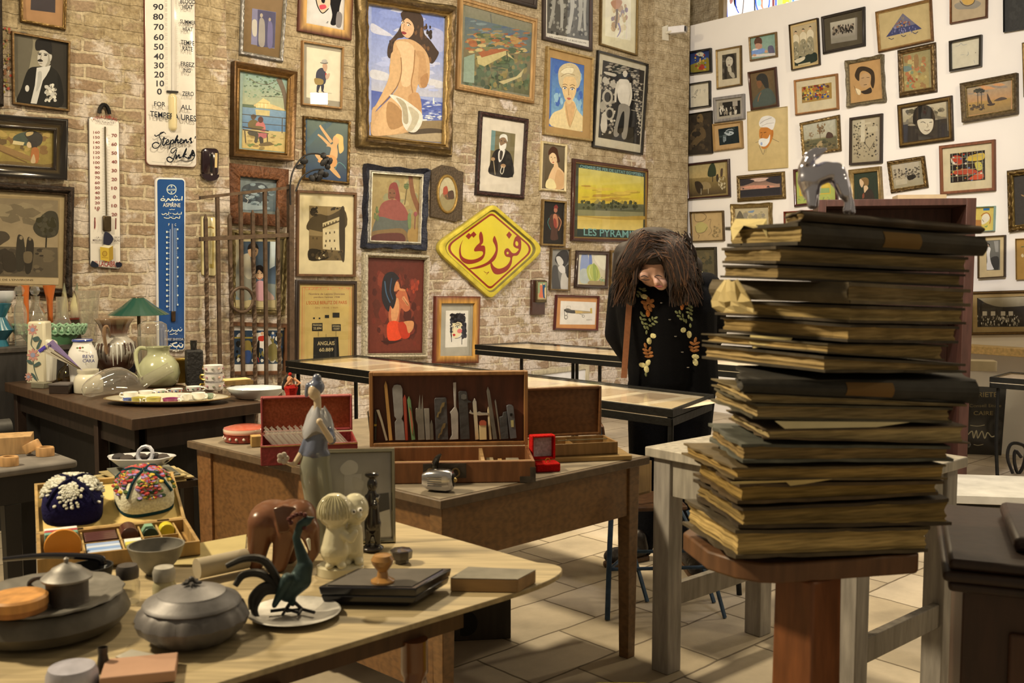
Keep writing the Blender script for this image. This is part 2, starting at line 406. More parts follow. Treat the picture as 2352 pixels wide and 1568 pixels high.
def brick_mat(name,plaster_bias,whit):
 m=bpy.data.materials.new(name);m.use_nodes=True;nt=m.node_tree;L=nt.links.new;bs=nt.nodes['Principled BSDF']
 uv=nn(nt,'ShaderNodeTexCoord');wn=nn(nt,'ShaderNodeTexNoise',i_Scale=7,i_Detail=5)
 L(uv.outputs['UV'],wn.inputs['Vector'])
 ws=nn(nt,'ShaderNodeVectorMath',operation='MULTIPLY_ADD');L(wn.outputs['Color'],ws.inputs[0]);ws.inputs[1].default_value=(.05,.04,0)
 L(uv.outputs['UV'],ws.inputs[2])
 br=nn(nt,'ShaderNodeTexBrick',i_Scale=1,i_Mortar_Size=.011,i_Mortar_Smooth=.35,i_Bias=-.1,i_Brick_Width=.235,i_Row_Height=.079)
 L(ws.outputs[0],br.inputs['Vector'])
 br.inputs['Color1'].default_value=(*lin('#b59c78'),1);br.inputs['Color2'].default_value=(*lin('#9c7f5c'),1);br.inputs['Mortar'].default_value=(*lin('#cdb88c'),1)
 w1=nn(nt,'ShaderNodeTexNoise',i_Scale=5.5,i_Detail=6,i_Roughness=.65);L(ws.outputs[0],w1 .inputs['Vector'])
 wr=nn(nt,'ShaderNodeMapRange');L(w1 .outputs['Fac'],wr.inputs[0]);wr.inputs[1].default_value=.56-whit;wr.inputs[2].default_value=.64-whit
 m1=nn(nt,'ShaderNodeMix',data_type='RGBA');L(wr.outputs[0],m1 .inputs['Factor']);L(br.outputs['Color'],m1 .inputs['A']);m1 .inputs['B'].default_value=(*lin('#d6c3a4'),1)
 sx=nn(nt,'ShaderNodeSeparateXYZ');L(uv.outputs['UV'],sx.inputs[0])
 pn=nn(nt,'ShaderNodeTexNoise',i_Scale=1.5,i_Detail=8,i_Roughness=.62);L(uv.outputs['UV'],pn.inputs['Vector'])
 ad=nn(nt,'ShaderNodeMath',operation='MULTIPLY_ADD');L(sx.outputs['Y'],ad.inputs[0]);ad.inputs[1].default_value=.095;L(pn.outputs['Fac'],ad.inputs[2])
 pr=nn(nt,'ShaderNodeMapRange');L(ad.outputs[0],pr.inputs[0]);pr.inputs[1].default_value=.74-plaster_bias;pr.inputs[2].default_value=.78-plaster_bias
 pc=nn(nt,'ShaderNodeTexNoise',i_Scale=11,i_Detail=8,i_Roughness=.7);L(uv.outputs['UV'],pc.inputs['Vector'])
 cr=nn(nt,'ShaderNodeValToRGB');L(pc.outputs['Fac'],cr.inputs[0])
 cr.color_ramp.elements[0].position=.33;cr.color_ramp.elements[0].color=(*lin('#8f7850'),1)
 cr.color_ramp.elements[1].position=.66;cr.color_ramp.elements[1].color=(*lin('#c9b283'),1)
 m2=nn(nt,'ShaderNodeMix',data_type='RGBA');L(pr.outputs[0],m2 .inputs['Factor']);L(m1 .outputs['Result'],m2 .inputs['A']);L(cr.outputs[0],m2 .inputs['B'])
 fn=nn(nt,'ShaderNodeTexNoise',i_Scale=60,i_Detail=4);L(uv.outputs['UV'],fn.inputs['Vector'])
 fr=nn(nt,'ShaderNodeMapRange');L(fn.outputs['Fac'],fr.inputs[0]);fr.inputs[1].default_value=.3;fr.inputs[2].default_value=.7;fr.inputs[3].default_value=.72;fr.inputs[4].default_value=1.12
 m3=nn(nt,'ShaderNodeMix',data_type='RGBA',blend_type='MULTIPLY');m3 .inputs['Factor'].default_value=1;L(m2 .outputs['Result'],m3 .inputs['A']);L(fr.outputs[0],m3 .inputs['B'])
 L(m3 .outputs['Result'],bs.inputs['Base Color']);bs.inputs['Roughness'].default_value=.9;bs.inputs['Specular IOR Level'].default_value=.2
 h1=nn(nt,'ShaderNodeMath',operation='MULTIPLY');L(br.outputs['Fac'],h1 .inputs[0]);h1 .inputs[1].default_value=-.6
 h2=nn(nt,'ShaderNodeMath',operation='MULTIPLY_ADD');L(pr.outputs[0],h2 .inputs[0]);h2 .inputs[1].default_value=.55;L(h1 .outputs[0],h2 .inputs[2])
 h3=nn(nt,'ShaderNodeMath',operation='MULTIPLY_ADD');L(pc.outputs['Fac'],h3 .inputs[0]);h3 .inputs[1].default_value=1.3;L(h2 .outputs[0],h3 .inputs[2])
 bu=nn(nt,'ShaderNodeBump',i_Strength=.8,i_Distance=.018);L(h3 .outputs[0],bu.inputs['Height']);L(bu.outputs[0],bs.inputs['Normal'])
 return m
BRICK=brick_mat('brick_wall',.0,.05);PLASTER=brick_mat('plastered_brick',.22,.05);BRICKR=brick_mat('pale_brick',.08,.09)
um=lambda pl,px:pl.uv(px,600)[0]
uv_wall('wall_back',BW,um(BW,500),um(BW,1577),0,5.2,.3,BRICKR)
uv_wall('wall_left',BL,um(BL,-900),um(BL,531),0,5.2,.34,BRICK)
PIER=BW.shifted(.09);uv_wall('wall_pier',PIER,um(PIER,1497),um(PIER,1577),0,5.2,.1,PLASTER)
FARW=WW.shifted(-.35);uv_wall('wall_far',FARW,-.35,6,0,5.2,.3,PLASTER)
mb=MB('#f3e9e2');mb.hexa([WW.at(0,0),WW.at(6.5,0),WW.at(6.5,0,-.1),WW.at(0,0,-.1)],[WW.at(0,3.80),WW.at(6.5,3.80),WW.at(6.5,3.80,-.1),WW.at(0,3.80,-.1)])
tag(mb.build('wall_right','wallpaint',smooth=False),kind='structure')
def lit_mat():
 m=bpy.data.materials.new('lit_glass');m.use_nodes=True;nt=m.node_tree;bs=nt.nodes['Principled BSDF']
 a=nn(nt,'ShaderNodeAttribute',attribute_name='Col');nt.links.new(a.outputs['Color'],bs.inputs['Base Color']);nt.links.new(a.outputs['Color'],bs.inputs['Emission Color'])
 bs.inputs['Emission Strength'].default_value=.85;bs.inputs['Roughness'].default_value=.3;return m
WN=WW.shifted(-.33);LIT=lit_mat()
mb=MB('#fff2d8');q=[WN.uv(1660,-400),WN.uv(2060,-400),WN.uv(2060,90),WN.uv(1660,90)]
mb.add([WN.at(*a) for a in q],[(0,1,2,3)])
paint(mb,WN,[p('#f1efe4',1664,-200,1760,-200,1760,70,1664,70),l('#2f52b8',2,1669,-60,1670,20,1672,60),s('#a06a58',1676,-60,1684,-10,1682,6,1676,3),l('#17151a',3.5,1690,-40,1687,2,1692,18),l('#27449c',2.2,1692,-40,1690,10,1697,30),s('#f5e6da',1700,-40,1712,-50,1711,30,1702,34),l('#6a5a4a',2,1712,-60,1707,18,1704,32),p('#17151a',1705,31,1712,40,1708,45,1700,38),p('#f6f1cf',1706,34,1711,40,1707,43,1702,38),p('#fbf3bf',1716,-90,1731,-90,1731,40,1712,44),l('#30323c',3,1733,-60,1734,30),e('#3f66bf',1752,2,17,34),e('#e4efe2',1752,0,14.5,31),s('#e28a5f',1750,-40,1756,-40,1752,10,1756,22,1750,18,1747,5),e('#9fc8ba',1744,6,5,9),p('#8c4a40',1774,-90,1780,-90,1779,30,1774,30),p('#2f4fa8',1781,-90,1784,-90,1784,26,1781,28),p('#b9d072',1785,-90,1822,-90,1818,20,1786,26),p('#f4dc3c',1798,-90,1816,-90,1812,16,1798,20),e('#fbf4c4',1809,14,6,9),p('#5f8fd0',1822,-90,1826,-90,1824,20,1820,20),p('#f6ece0',1828,-90,1850,-90,1850,16,1826,18),e('#b23a35',1846,2,2.5,6,20),p('#7c59b8',1852,-90,1856,-90,1856,12,1852,14),p('#2f8a55',1856,-90,1862,-90,1862,10,1857,12),b(['#2a5fa0','#b9452f','#2f8a55','#222'],12,1858,-20,1880,14,2,5,seed=4),p('#f8f0a4',1882,-90,1960,-90,1960,60,1882,60)],'',.001,.0001)
tag(mb.build('window_1',LIT,smooth=False),kind='structure')
mb=MB('#8d7448')
for (x0,x1) in ((1655,1666),(1880,1884)):
 a0,a1=WN.uv(x0,300)[0],WN.uv(x1,300)[0]
 mb.hexa([WN.at(a0,3.4,0),WN.at(a1,3.4,0),WN.at(a1,3.4,.06),WN.at(a0,3.4,.06)],[WN.at(a0,5.2,0),WN.at(a1,5.2,0),WN.at(a1,5.2,.06),WN.at(a0,5.2,.06)])
tag(mb.build('trim_1','wood',smooth=False),kind='structure')
def floor_mat():
 m=bpy.data.materials.new('stone_tiles');m.use_nodes=True;nt=m.node_tree;L=nt.links.new;bs=nt.nodes['Principled BSDF']
 tc=nn(nt,'ShaderNodeTexCoord');mp=nn(nt,'ShaderNodeMapping');L(tc.outputs['Object'],mp.inputs[0]);mp.inputs['Rotation'].default_value=(0,0,R(-43))
 wn=nn(nt,'ShaderNodeTexNoise',i_Scale=5,i_Detail=4);L(mp.outputs[0],wn.inputs['Vector'])
 ws=nn(nt,'ShaderNodeVectorMath',operation='MULTIPLY_ADD');L(wn.outputs['Color'],ws.inputs[0]);ws.inputs[1].default_value=(.02,.02,0);L(mp.outputs[0],ws.inputs[2])
 br=nn(nt,'ShaderNodeTexBrick',i_Scale=1,i_Mortar_Size=.006,i_Mortar_Smooth=.4,i_Bias=-.2,i_Brick_Width=.44,i_Row_Height=.31);L(ws.outputs[0],br.inputs['Vector'])
 br.inputs['Color1'].default_value=(*lin('#bda984'),1);br.inputs['Color2'].default_value=(*lin('#a8936c'),1);br.inputs['Mortar'].default_value=(*lin('#6e5d42'),1)
 st=nn(nt,'ShaderNodeTexNoise',i_Scale=2.6,i_Detail=8,i_Roughness=.65);L(mp.outputs[0],st.inputs['Vector'])
 mr=nn(nt,'ShaderNodeMapRange');L(st.outputs['Fac'],mr.inputs[0]);mr.inputs[1].default_value=.3;mr.inputs[2].default_value=.7;mr.inputs[3].default_value=.68;mr.inputs[4].default_value=1.1
 mx=nn(nt,'ShaderNodeMix',data_type='RGBA',blend_type='MULTIPLY');mx.inputs['Factor'].default_value=1;L(br.outputs['Color'],mx.inputs['A']);L(mr.outputs[0],mx.inputs['B']);L(mx.outputs['Result'],bs.inputs['Base Color'])
 bs.inputs['Roughness'].default_value=.7
 bu=nn(nt,'ShaderNodeBump',i_Strength=.35,i_Distance=.01);iv=nn(nt,'ShaderNodeMath',operation='MULTIPLY_ADD');L(br.outputs['Fac'],iv.inputs[0]);iv.inputs[1].default_value=-1;L(st.outputs['Fac'],iv.inputs[2])
 L(iv.outputs[0],bu.inputs['Height']);L(bu.outputs[0],bs.inputs['Normal']);return m
me=bpy.data.meshes.new('floor');me.from_pydata([(-7,-2,0),(8,-2,0),(8,13,0),(-7,13,0),(-7,-2,-.1),(8,-2,-.1),(8,13,-.1),(-7,13,-.1)],[],[(0,1,2,3),(4,7,6,5),(0,4,5,1),(1,5,6,2),(2,6,7,3),(3,7,4,0)])
me.materials.append(floor_mat());o=bpy.data.objects.new('floor',me);COL.objects.link(o);o['kind']='structure'
# furniture
def top_quad(z,*pp):return [PZ(pp[i],pp[i+1],z) for i in range(0,len(pp),2)]
def slab(mb,quad,th):
 return mb.hexa([a-Vector((0,0,th)) for a in quad],quad)
def lerp(a,c,f):return a+(c-a)*f
def leg_box(mb,at,ax,ay,wx,wy,z0,z1,taper=1.0):
 """square post with sides along the directions ax, ay"""
 lo=[at+ax*(sx*wx*taper/2)+ay*(sy*wy*taper/2) for sx,sy in ((-1,-1),(1,-1),(1,1),(-1,1))]
 hi=[at+ax*(sx*wx/2)+ay*(sy*wy/2) for sx,sy in ((-1,-1),(1,-1),(1,1),(-1,1))]
 return mb.hexa([Vector((v.x,v.y,z0)) for v in lo],[Vector((v.x,v.y,z1)) for v in hi])
Z3=lambda v,z=0:Vector((v.x,v.y,z))
# dark table with the crockery (left)
F,Rr,Lf=top_quad(.83,302,962,607,923,10,878);Bk=Rr+Lf-F
CT=[F,Rr,Bk,Lf];c0=Z3((F+Bk)/2)
tb=thing('display_table',c0,'dark brown wooden table crowded with crockery below the brick wall','table')
mb=MB();mb.color('#4a3420',.9);slab(mb,CT,.05);mb.build('table_top','wood',tb,bevel=.004)
ax=(Rr-F).normalized();ay=(Lf-F).normalized()
for cpt,sx,sy in ((F,1,1),(Rr,-1,1),(Bk,-1,-1),(Lf,1,-1)):
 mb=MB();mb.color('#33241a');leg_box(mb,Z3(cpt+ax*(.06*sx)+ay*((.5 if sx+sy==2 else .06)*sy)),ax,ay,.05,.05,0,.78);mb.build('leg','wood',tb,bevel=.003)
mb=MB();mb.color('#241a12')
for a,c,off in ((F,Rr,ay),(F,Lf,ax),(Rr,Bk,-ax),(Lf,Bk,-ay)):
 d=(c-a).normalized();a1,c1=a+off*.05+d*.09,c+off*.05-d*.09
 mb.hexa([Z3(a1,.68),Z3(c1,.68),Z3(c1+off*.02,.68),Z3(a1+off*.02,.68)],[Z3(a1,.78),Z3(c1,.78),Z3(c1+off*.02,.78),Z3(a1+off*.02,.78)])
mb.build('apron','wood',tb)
mb=MB();mb.color('#0e0a08');a1=[lerp(x,c0+Vector((0,0,x.z)),.12) for x in CT];mb.hexa([Z3(x,.02) for x in a1[:0] or [lerp(x,(F+Bk)/2,.3) for x in CT]],[Z3(lerp(x,(F+Bk)/2,.3),.66) for x in CT]);mb.build('under_table_shade','wood',tb)  # near-black block standing in for the shade of the open space below the top
# low dark cabinet against the wall behind it
CBz=1.01
PLc=BW.shifted(.56);PLd=BL.shifted(.012)
u0,u1=um(PLc,-260),um(PLc,222)
cb=thing('sideboard',Z3(PLc.at((u0+u1)/2,0)),'low dark grey cabinet against the wall carrying decanters and a green basket','cabinet')
mb=MB();mb.color('#4b4338');mb.hexa([PLc.at(u0,CBz-.03,.01),PLc.at(u1,CBz-.03,.01),PLd.at(u1,CBz-.03),PLd.at(u0,CBz-.03)],[PLc.at(u0,CBz,.01),PLc.at(u1,CBz,.01),PLd.at(u1,CBz),PLd.at(u0,CBz)]);mb.build('cabinet_top','woodx',cb,bevel=.003)
mb=MB();mb.color('#35312b');mb.hexa([PLc.at(u0,0),PLc.at(u1,0),PLd.at(u1,0),PLd.at(u0,0)],[PLc.at(u0,CBz-.03),PLc.at(u1,CBz-.03),PLd.at(u1,CBz-.03),PLd.at(u0,CBz-.03)]);mb.build('body','wood',cb)
# oak desk with the boxes
DZ=.76
F,Rr,Lf=top_quad(DZ,1013,1150,1493,1048,429,1012);Bk=Rr+Lf-F;DK=[F,Rr,Bk,Lf]
dk=thing('desk',Z3((F+Bk)/2),'oak desk with a grey linoleum top and an open drawer, boxes standing on it','desk')
mb=MB();mb.color('#5f4a30',1.0);slab(mb,DK,.028);mb.build('desk_top','woodx',dk,bevel=.003)
mb=MB();mb.color('#806f52');ins=[lerp(x,(F+Bk)/2,.022) for x in DK];slab(mb,[x+Vector((0,0,.0015)) for x in ins],.001);mb.build('writing_surface','dust',dk,label='dusty grey linoleum writing surface')
ax=(Rr-F).normalized();ay=(Lf-F).normalized()
for cpt,sx,sy in ((F,1,1),(Rr,-1,1),(Bk,-1,-1),(Lf,1,-1)):
 mb=MB();mb.color('#6e4c26');leg_box(mb,Z3(cpt+ax*(.055*sx)+ay*(.055*sy)),ax,ay,.058,.058,0,DZ-.028,.72);mb.build('leg','oak',dk,bevel=.003)
def panel(mb,a,c,off,z0,z1,th,inset_=.08):
 d=(c-a).normalized();a1,c1=a+off*.035+d*inset_,c+off*.035-d*inset_
 return mb.hexa([Z3(a1,z0),Z3(c1,z0),Z3(c1+off*th,z0),Z3(a1+off*th,z0)],[Z3(a1,z1),Z3(c1,z1),Z3(c1+off*th,z1),Z3(a1+off*th,z1)])
mb=MB();mb.color('#755026');panel(mb,F,Rr,ay,DZ-.215,DZ-.028,.02);mb.build('front_apron','oak',dk,bevel=.002)
mb=MB();mb.color('#6a4722');panel(mb,F,Lf,ax,.12,DZ-.028,.02);mb.build('side_panel','oak',dk,bevel=.002)
d=(F-Lf).normalized()
for f0,f1 in ((.03,.09),(.47,.52)):
 mb=MB();mb.color('#77502a')
 q0,q1=Lf+d*(f0*1.5)+ax*.024,Lf+d*(f1*1.5)+ax*.024
 mb.hexa([Z3(q0,.12),Z3(q1,.12),Z3(q1+ax*.012,.12),Z3(q0+ax*.012,.12)],[Z3(q0,DZ-.03),Z3(q1,DZ-.03),Z3(q1+ax*.012,DZ-.03),Z3(q0+ax*.012,DZ-.03)])
 mb.build('stile','oak',dk,bevel=.002)
mb=MB();mb.color('#6a4723');panel(mb,Lf,Bk,-ay,DZ-.215,DZ-.028,.02);mb.build('back_apron','oak',dk)
D0=PZ(1462,1075,DZ-.03)+ay*.1;dd=ax
dr=MB();dr.color('#a5824c');dl=.13
base=[Rr+ay*.09-ax*.05,Rr+ay*.09+ax*dl,Rr+ay*.55+ax*dl,Rr+ay*.55-ax*.05]
for i in range(4):
 a,c=base[i],base[(i+1)%4];inn=((base[0]+base[2])/2)
 n_=(inn-(a+c)/2);n_=Z3(n_)-(c-a).normalized()*Z3(n_).dot((c-a).normalized());n_.normalize();n_=n_*.012
 dr.hexa([Z3(a,DZ-.17),Z3(c,DZ-.17),Z3(c+n_,DZ-.17),Z3(a+n_,DZ-.17)],[Z3(a,DZ-.045),Z3(c,DZ-.045),Z3(c+n_,DZ-.045),Z3(a+n_,DZ-.045)])
dr.hexa([Z3(x,DZ-.17) for x in base],[Z3(x,DZ-.16) for x in base])
dr.build('drawer','wood',dk,bevel=.001,label='pale open drawer')
# pale front table with a rounded corner on twisted legs
TZ=.74
A1=PZ(905,1195,TZ);A2=PZ(1235,1291,TZ);A3=PZ(1170,1365,TZ);A4=PZ(500,1568,TZ)
lx=(A3-A4).normalized();ly=Vector((-lx.y,lx.x,0))
BKc=PZ(838,1177,TZ)
W_=(BKc-A3).dot(ly);WB_=(BKc-A3).dot(lx);SD_=(A2-A3).dot(lx),(A2-A3).dot(ly)
E0=A3-ly*0.0
def tp(a,c,z=TZ):return Z3(A3+lx*a+ly*c,z)
ft=thing('trestle_table',tp(-.8,W_/2,0),'long pale wooden table in the foreground covered with figurines and pewter','table')
R0,R1=Vector((.015,0)),Vector(SD_);out=[tp(-2.2,0)]+[tp(*((1-q)**3*R0+3*q*(1-q)**2*Vector((.13,0))+3*q*q*(1-q)*(R1+Vector((.075,-.10)))+q**3*R1)) for q in [i/12 for i in range(13)]]+[tp(WB_,W_),tp(-2.2,W_)]
mb=MB();mb.color('#b39a68');mb.prism([(v.x,v.y) for v in out],TZ-.012,TZ);mb.build('table_top','woodx',ft,bevel=.002)
mb=MB();mb.color('#5a3d20');
for c_ in (.10,W_-.12):
 mb.hexa([tp(-2.1,c_,TZ-.09),tp(-.05,c_,TZ-.09),tp(-.05,c_+.02,TZ-.09),tp(-2.1,c_+.02,TZ-.09)],[tp(-2.1,c_,TZ-.012),tp(-.05,c_,TZ-.012),tp(-.05,c_+.02,TZ-.012),tp(-2.1,c_+.02,TZ-.012)])
mb.build('apron','wood',ft)
def twist_leg(at,par):
 mb=MB();mb.color('#7a4a22');rr2=[]
 for i in range(61):
  z=.02+(TZ-.1)*i/60;ring=[]
  blk=z<.1 or z>TZ-.16
  for j in range(20):
   a=2*math.pi*j/20
   r_=.03 if blk else .027*(1+.28*math.cos(2*a-i*.42))*(1+.12*math.sin(math.pi*i/60))
   ring.append(Vector((at.x+r_*math.cos(a),at.y+r_*math.sin(a),z)))
  rr2 .append(ring)
 mb.rings(rr2);mb.build('twisted_leg','lacquer',par,angle=60)
for a_,c_ in ((-.19,.10),(-.55,.10),(-.19,W_-.1),(-1.9,W_-.1)):twist_leg(tp(a_,c_,0),ft)
# grey painted work table
GZ=.82;gA=PZ(1481,1025,GZ);gx=(PZ(1626,999,GZ)-gA).normalized();gy=Vector((gx.y,-gx.x,0))
gq=[gA,gA+gy*.85,gA+gy*.85+gx*.68,gA+gx*.68]
gt=thing('work_table',Z3((gq[0]+gq[2])/2),'grey painted wooden table with thick legs standing behind the book stack','table')
mb=MB();mb.color('#b3a587');slab(mb,gq,.035);mb.build('table_top','wood',gt,bevel=.004)
for a_,c_ in ((.06,.06),(.06,.79),(.62,.06),(.62,.79)):
 mb=MB();mb.color('#9d917a');leg_box(mb,Z3(gA+gx*a_+gy*c_),gx,gy,.075,.075,0,GZ-.035);mb.build('leg','wood',gt,bevel=.004)
mb=MB();mb.color('#a5987c')
for a,c,off in ((gq[0],gq[1],gx),(gq[0],gq[3],gy),(gq[3],gq[2],-gx),(gq[1],gq[2],-gy)):panel(mb,a,c,off,GZ-.17,GZ-.035,.022,.09)
mb.build('apron','wood',gt,bevel=.002)
for a,c,d in ((gq[0]+gy*.02,gq[3]+gy*.02,gy),(gq[1],gq[2],-gy)):mb=MB();mb.color('#8d8068');panel(mb,a,c,d,.24,.32,.03,.09);mb.build('stretcher','wood',gt,bevel=.003)
# glass-topped black display cases
def vitrine(q,z,label,seed,legs,gl=True):
 v=thing('glass_display_case',Z3((q[0]+q[2])/2),label,'display case','long glass display cases')
 cen=(q[0]+q[2])/2;mb=MB();mb.color('#15140f')
 for zt,zb,sh in ((z,z-.034,0),(z-.038,z-.072,.004)):
  for i in range(4):
   a,c=q[i],q[(i+1)%4];d=(c-a).normalized();n_=Vector((-d.y,d.x,0))
   if (cen-a).dot(n_)<0:n_=-n_
   a1,c1=a+n_*sh,c+n_*sh
   mb.hexa([Z3(a1,zb),Z3(c1,zb),Z3(c1+n_*.03-d*.03,zb),Z3(a1+n_*.03+d*.03,zb)],[Z3(a1,zt),Z3(c1,zt),Z3(c1+n_*.012-d*.012,zt),Z3(a1+n_*.012+d*.012,zt)])
 mb.build('frame','iron',v,bevel=.002)
 i1=[lerp(x,cen,.02) for x in q];mb=MB();mb.color('#d8c6a0');mb.hexa([Z3(x,z-.07) for x in i1],[Z3(x,z-.013) for x in i1]);mb.build('lined_tray','paper',v)
 rn=random.Random(seed);ex=(q[1]-q[0]);ey=(q[3]-q[0]);n=int(ex.length/.22)
 for i in range(n):
  a0=(i+.12)/n;a1=(i+.86)/n;b0,b1=.16+rn.random()*.05,.78+rn.random()*.05;mb=MB();mb.color(rn.choice(['#d8c49a','#cdb68a','#c2a778','#b79f7c','#c9b69b']))
  pt=[q[0]+ex*a+ey*b_ for a,b_ in ((a0,b0),(a1,b0),(a1,b1),(a0,b1))]
  mb.hexa([Z3(x,z-.0128) for x in pt],[Z3(x,z-.0122) for x in pt])
  o_=mb.build('paper_sheet','paper');tag(o_,'old paper sheet lying under the glass of a black display case','paper','papers in the display cases')
 i2=[lerp(x,cen,.006) for x in q];mb=MB();mb.hexa([Z3(x,z-.006) for x in i2],[Z3(x,z-.002) for x in i2]);mb.build('glass_top',glass_mat('dusty_glass',(.96,.95,.92),.5,.12),v,smooth=False)
 for f,g_ in legs:
  at=q[0]+ex*f+ey*g_;mb=MB();mb.color('#1c1b17');mb.tube([Z3(at,z-.07),Z3(at,.3),Z3(at+ex.normalized()*.02,0)],.012,8,3);mb.build('leg','iron',v)
q1=top_quad(.885,655,828,1545,940,1640,905,820,815)
vitrine(q1,.885,'long black glass-topped display case running in front of the standing woman',3,((.02,.1),(.02,.9),(.5,.1),(.993,.03),(.993,.97)))
v0=PZ(1090,791,.885);v1=PZ(1212,785,.885);dv=(PZ(1411,817,.885)-v0).normalized()
vitrine([v0,v0+dv*2.35,v0+dv*2.35+(v1-v0),v1],.885,'black glass-topped display case nearest the brick wall, behind the woman',8,((.13,.3),(.27,.6),(.285,.6),(.42,.35),(.95,.2),(.95,.8)))
w0=PZ(2215,861,.72);w1=PZ(2420,876,.72);dw=(w1-w0).normalized();nw=Vector((-dw.y,dw.x,0))
w0+=dw*.16;vitrine([w0,w1+dw*.5,w1+dw*.5+nw*.42,w0+nw*.42],.72,'black-edged display case below the timber shelf at the right',5,((.05,.1),(.95,.1)))
# timber shelf on the white wall
us=um(WW,2120)
mb=MB();mb.color('#d8b069');va=WW.uv(2235,790)[1];mb.hexa([WW.at(us,va-.06,.001),WW.at(6.4,va-.06,.001),WW.at(6.4,va-.06,.16),WW.at(us,va-.06,.16)],[WW.at(us,va,.001),WW.at(6.4,va,.001),WW.at(6.4,va,.16),WW.at(us,va,.16)])
tag(mb.build('wall_shelf','woodx',bevel=.003),'raw pine shelf board running along the foot of the white picture wall','shelf')
# tall dark cupboard behind the books
cz=1.885;k0,k1=PY(1880,470,6.75),PY(2243,462,6.55);kd=Z3(k1-k0).normalized();kn=Vector((-kd.y,kd.x,0));kw=Z3(k1-k0).length
k0=Z3(k0)
cu=thing('cupboard',k0+kd*kw/2,'tall dark mahogany cupboard with an open black front behind the book stack','cupboard')
def kbox(mb,a0,a1,d0,d1,z0,z1):return mb.hexa([Z3(k0+kd*a+kn*d_,z0) for a,d_ in ((a0,d0),(a1,d0),(a1,d1),(a0,d1))],[Z3(k0+kd*a+kn*d_,z1) for a,d_ in ((a0,d0),(a1,d0),(a1,d1),(a0,d1))])
mb=MB();mb.color('#4a2c20');kbox(mb,0,.05,0,.45,.06,cz);kbox(mb,kw-.06,kw,0,.45,.06,cz);kbox(mb,.05,kw-.06,0,.45,cz-.045,cz);kbox(mb,.05,kw-.06,.02,.45,.06,.1);kbox(mb,.05,kw-.06,.43,.45,.1,cz-.045)
mb.build('carcass','wood',cu,bevel=.003)
mb=MB();mb.color('#5d3424');kbox(mb,-.01,kw+.01,-.01,.46,0,.06);mb.build('plinth','wood',cu,bevel=.003)
mb=MB();mb.color('#241611');kbox(mb,.05,kw-.06,.03,.43,.6,.62);kbox(mb,.05,kw-.06,.03,.43,1.15,1.17);mb.build('shelf','wood',cu)
mb=MB();mb.color('#15110e');mb.ball(k0+kd*(kw+.02)+kn*.1+Vector((0,0,.27)),.02);mb.build('knob','lacquer',cu)
mb=MB();mb.color('#d8d4c4');mb.ball(Z3(k0+kd*(kw-.09)-kn*.012,0)+Vector((0,0,.72)),.03);mb.build('crystal_knob','ceramic',cu,label='glass knob')
mb=MB();mb.color('#b49a6e');kbox(mb,kw*.52,kw*.83,.08,.3,cz+.001,cz+.03);tag(mb.build('flat_box','paper'),'flat cream box lying on top of the tall dark cupboard','box')
# white platform at the right
P0=PZ(2128,1240,0);pd=Vector((1,-.16,0)).normalized();pn_=Vector((.16,1,0)).normalized()
pl_=thing('display_plinth',P0+pd*.8+pn_*.25,'low white display plinth with an overhanging slab on the floor at the right','plinth')
def pbox(mb,a0,a1,d0,d1,z0,z1):return mb.hexa([Z3(P0+pd*a+pn_*d_,z0) for a,d_ in ((a0,d0),(a1,d0),(a1,d1),(a0,d1))],[Z3(P0+pd*a+pn_*d_,z1) for a,d_ in ((a0,d0),(a1,d0),(a1,d1),(a0,d1))])
mb=MB();mb.color('#c9bd9f');pbox(mb,0,1.9,.0,.5,0,.185);mb.build('base','stone',pl_)
mb=MB();mb.color('#4a4234');pbox(mb,.02,1.88,.03,.48,.185,.21);mb.build('shadow_gap','stone',pl_)  # recessed strip, the shadow below the slab put into its dark colour
mb=MB();mb.color('#cfc4a6');pbox(mb,-.02,1.92,-.03,.53,.21,.255);mb.build('slab','stone',pl_,bevel=.003)
# dark chest in the right foreground
HZ=.86;h0=PZ(2180,1284,HZ);hd=Vector((.93,-.36,0)).normalized();hn=Vector((.36,.93,0)).normalized()
ch=thing('wooden_chest',Z3(h0+hd*.4+hn*.25),'dark carved wooden chest with a moulded lid at the right edge','chest')
def hbox(mb,a0,a1,d0,d1,z0,z1):return mb.hexa([Z3(h0+hd*a+hn*d_,z0) for a,d_ in ((a0,d0),(a1,d0),(a1,d1),(a0,d1))],[Z3(h0+hd*a+hn*d_,z1) for a,d_ in ((a0,d0),(a1,d0),(a1,d1),(a0,d1))])
mb=MB();mb.color('#3a2214');hbox(mb,.03,.83,.03,.5,.05,HZ-.07);mb.build('body','wood',ch,bevel=.004)
mb=MB();mb.color('#2e1c12');hbox(mb,0,.86,0,.53,HZ-.024,HZ);hbox(mb,-.012,.872,-.012,.542,HZ-.046,HZ-.024);hbox(mb,0,.86,0,.53,HZ-.07,HZ-.046);mb.build('lid','wood',ch,bevel=.009)
mb=MB();mb.color('#33201a');hbox(mb,.13,.8,.1,.45,HZ,HZ+.035);mb.build('lid_panel','wood',ch,bevel=.012)
mb=MB();mb.color('#4a2c18');hbox(mb,.12,.75,.018,.032,.3,HZ-.15);mb.build('front_panel','wood',ch,bevel=.006)
hc=h0+hd*.26-hn*.0;mb=MB();mb.color('#5d5139');mb.tube([Z3(hc,0)+Vector((0,0,.50))+hd*(.05*math.cos(a*.5236))+Vector((0,0,.06*math.sin(a*.5236)))-hn*.012 for a in range(13)],.009,8);mb.ball(Z3(hc-hn*.004,.575),(.03,.02,.03));mb.build('ring_handle','brass',ch)
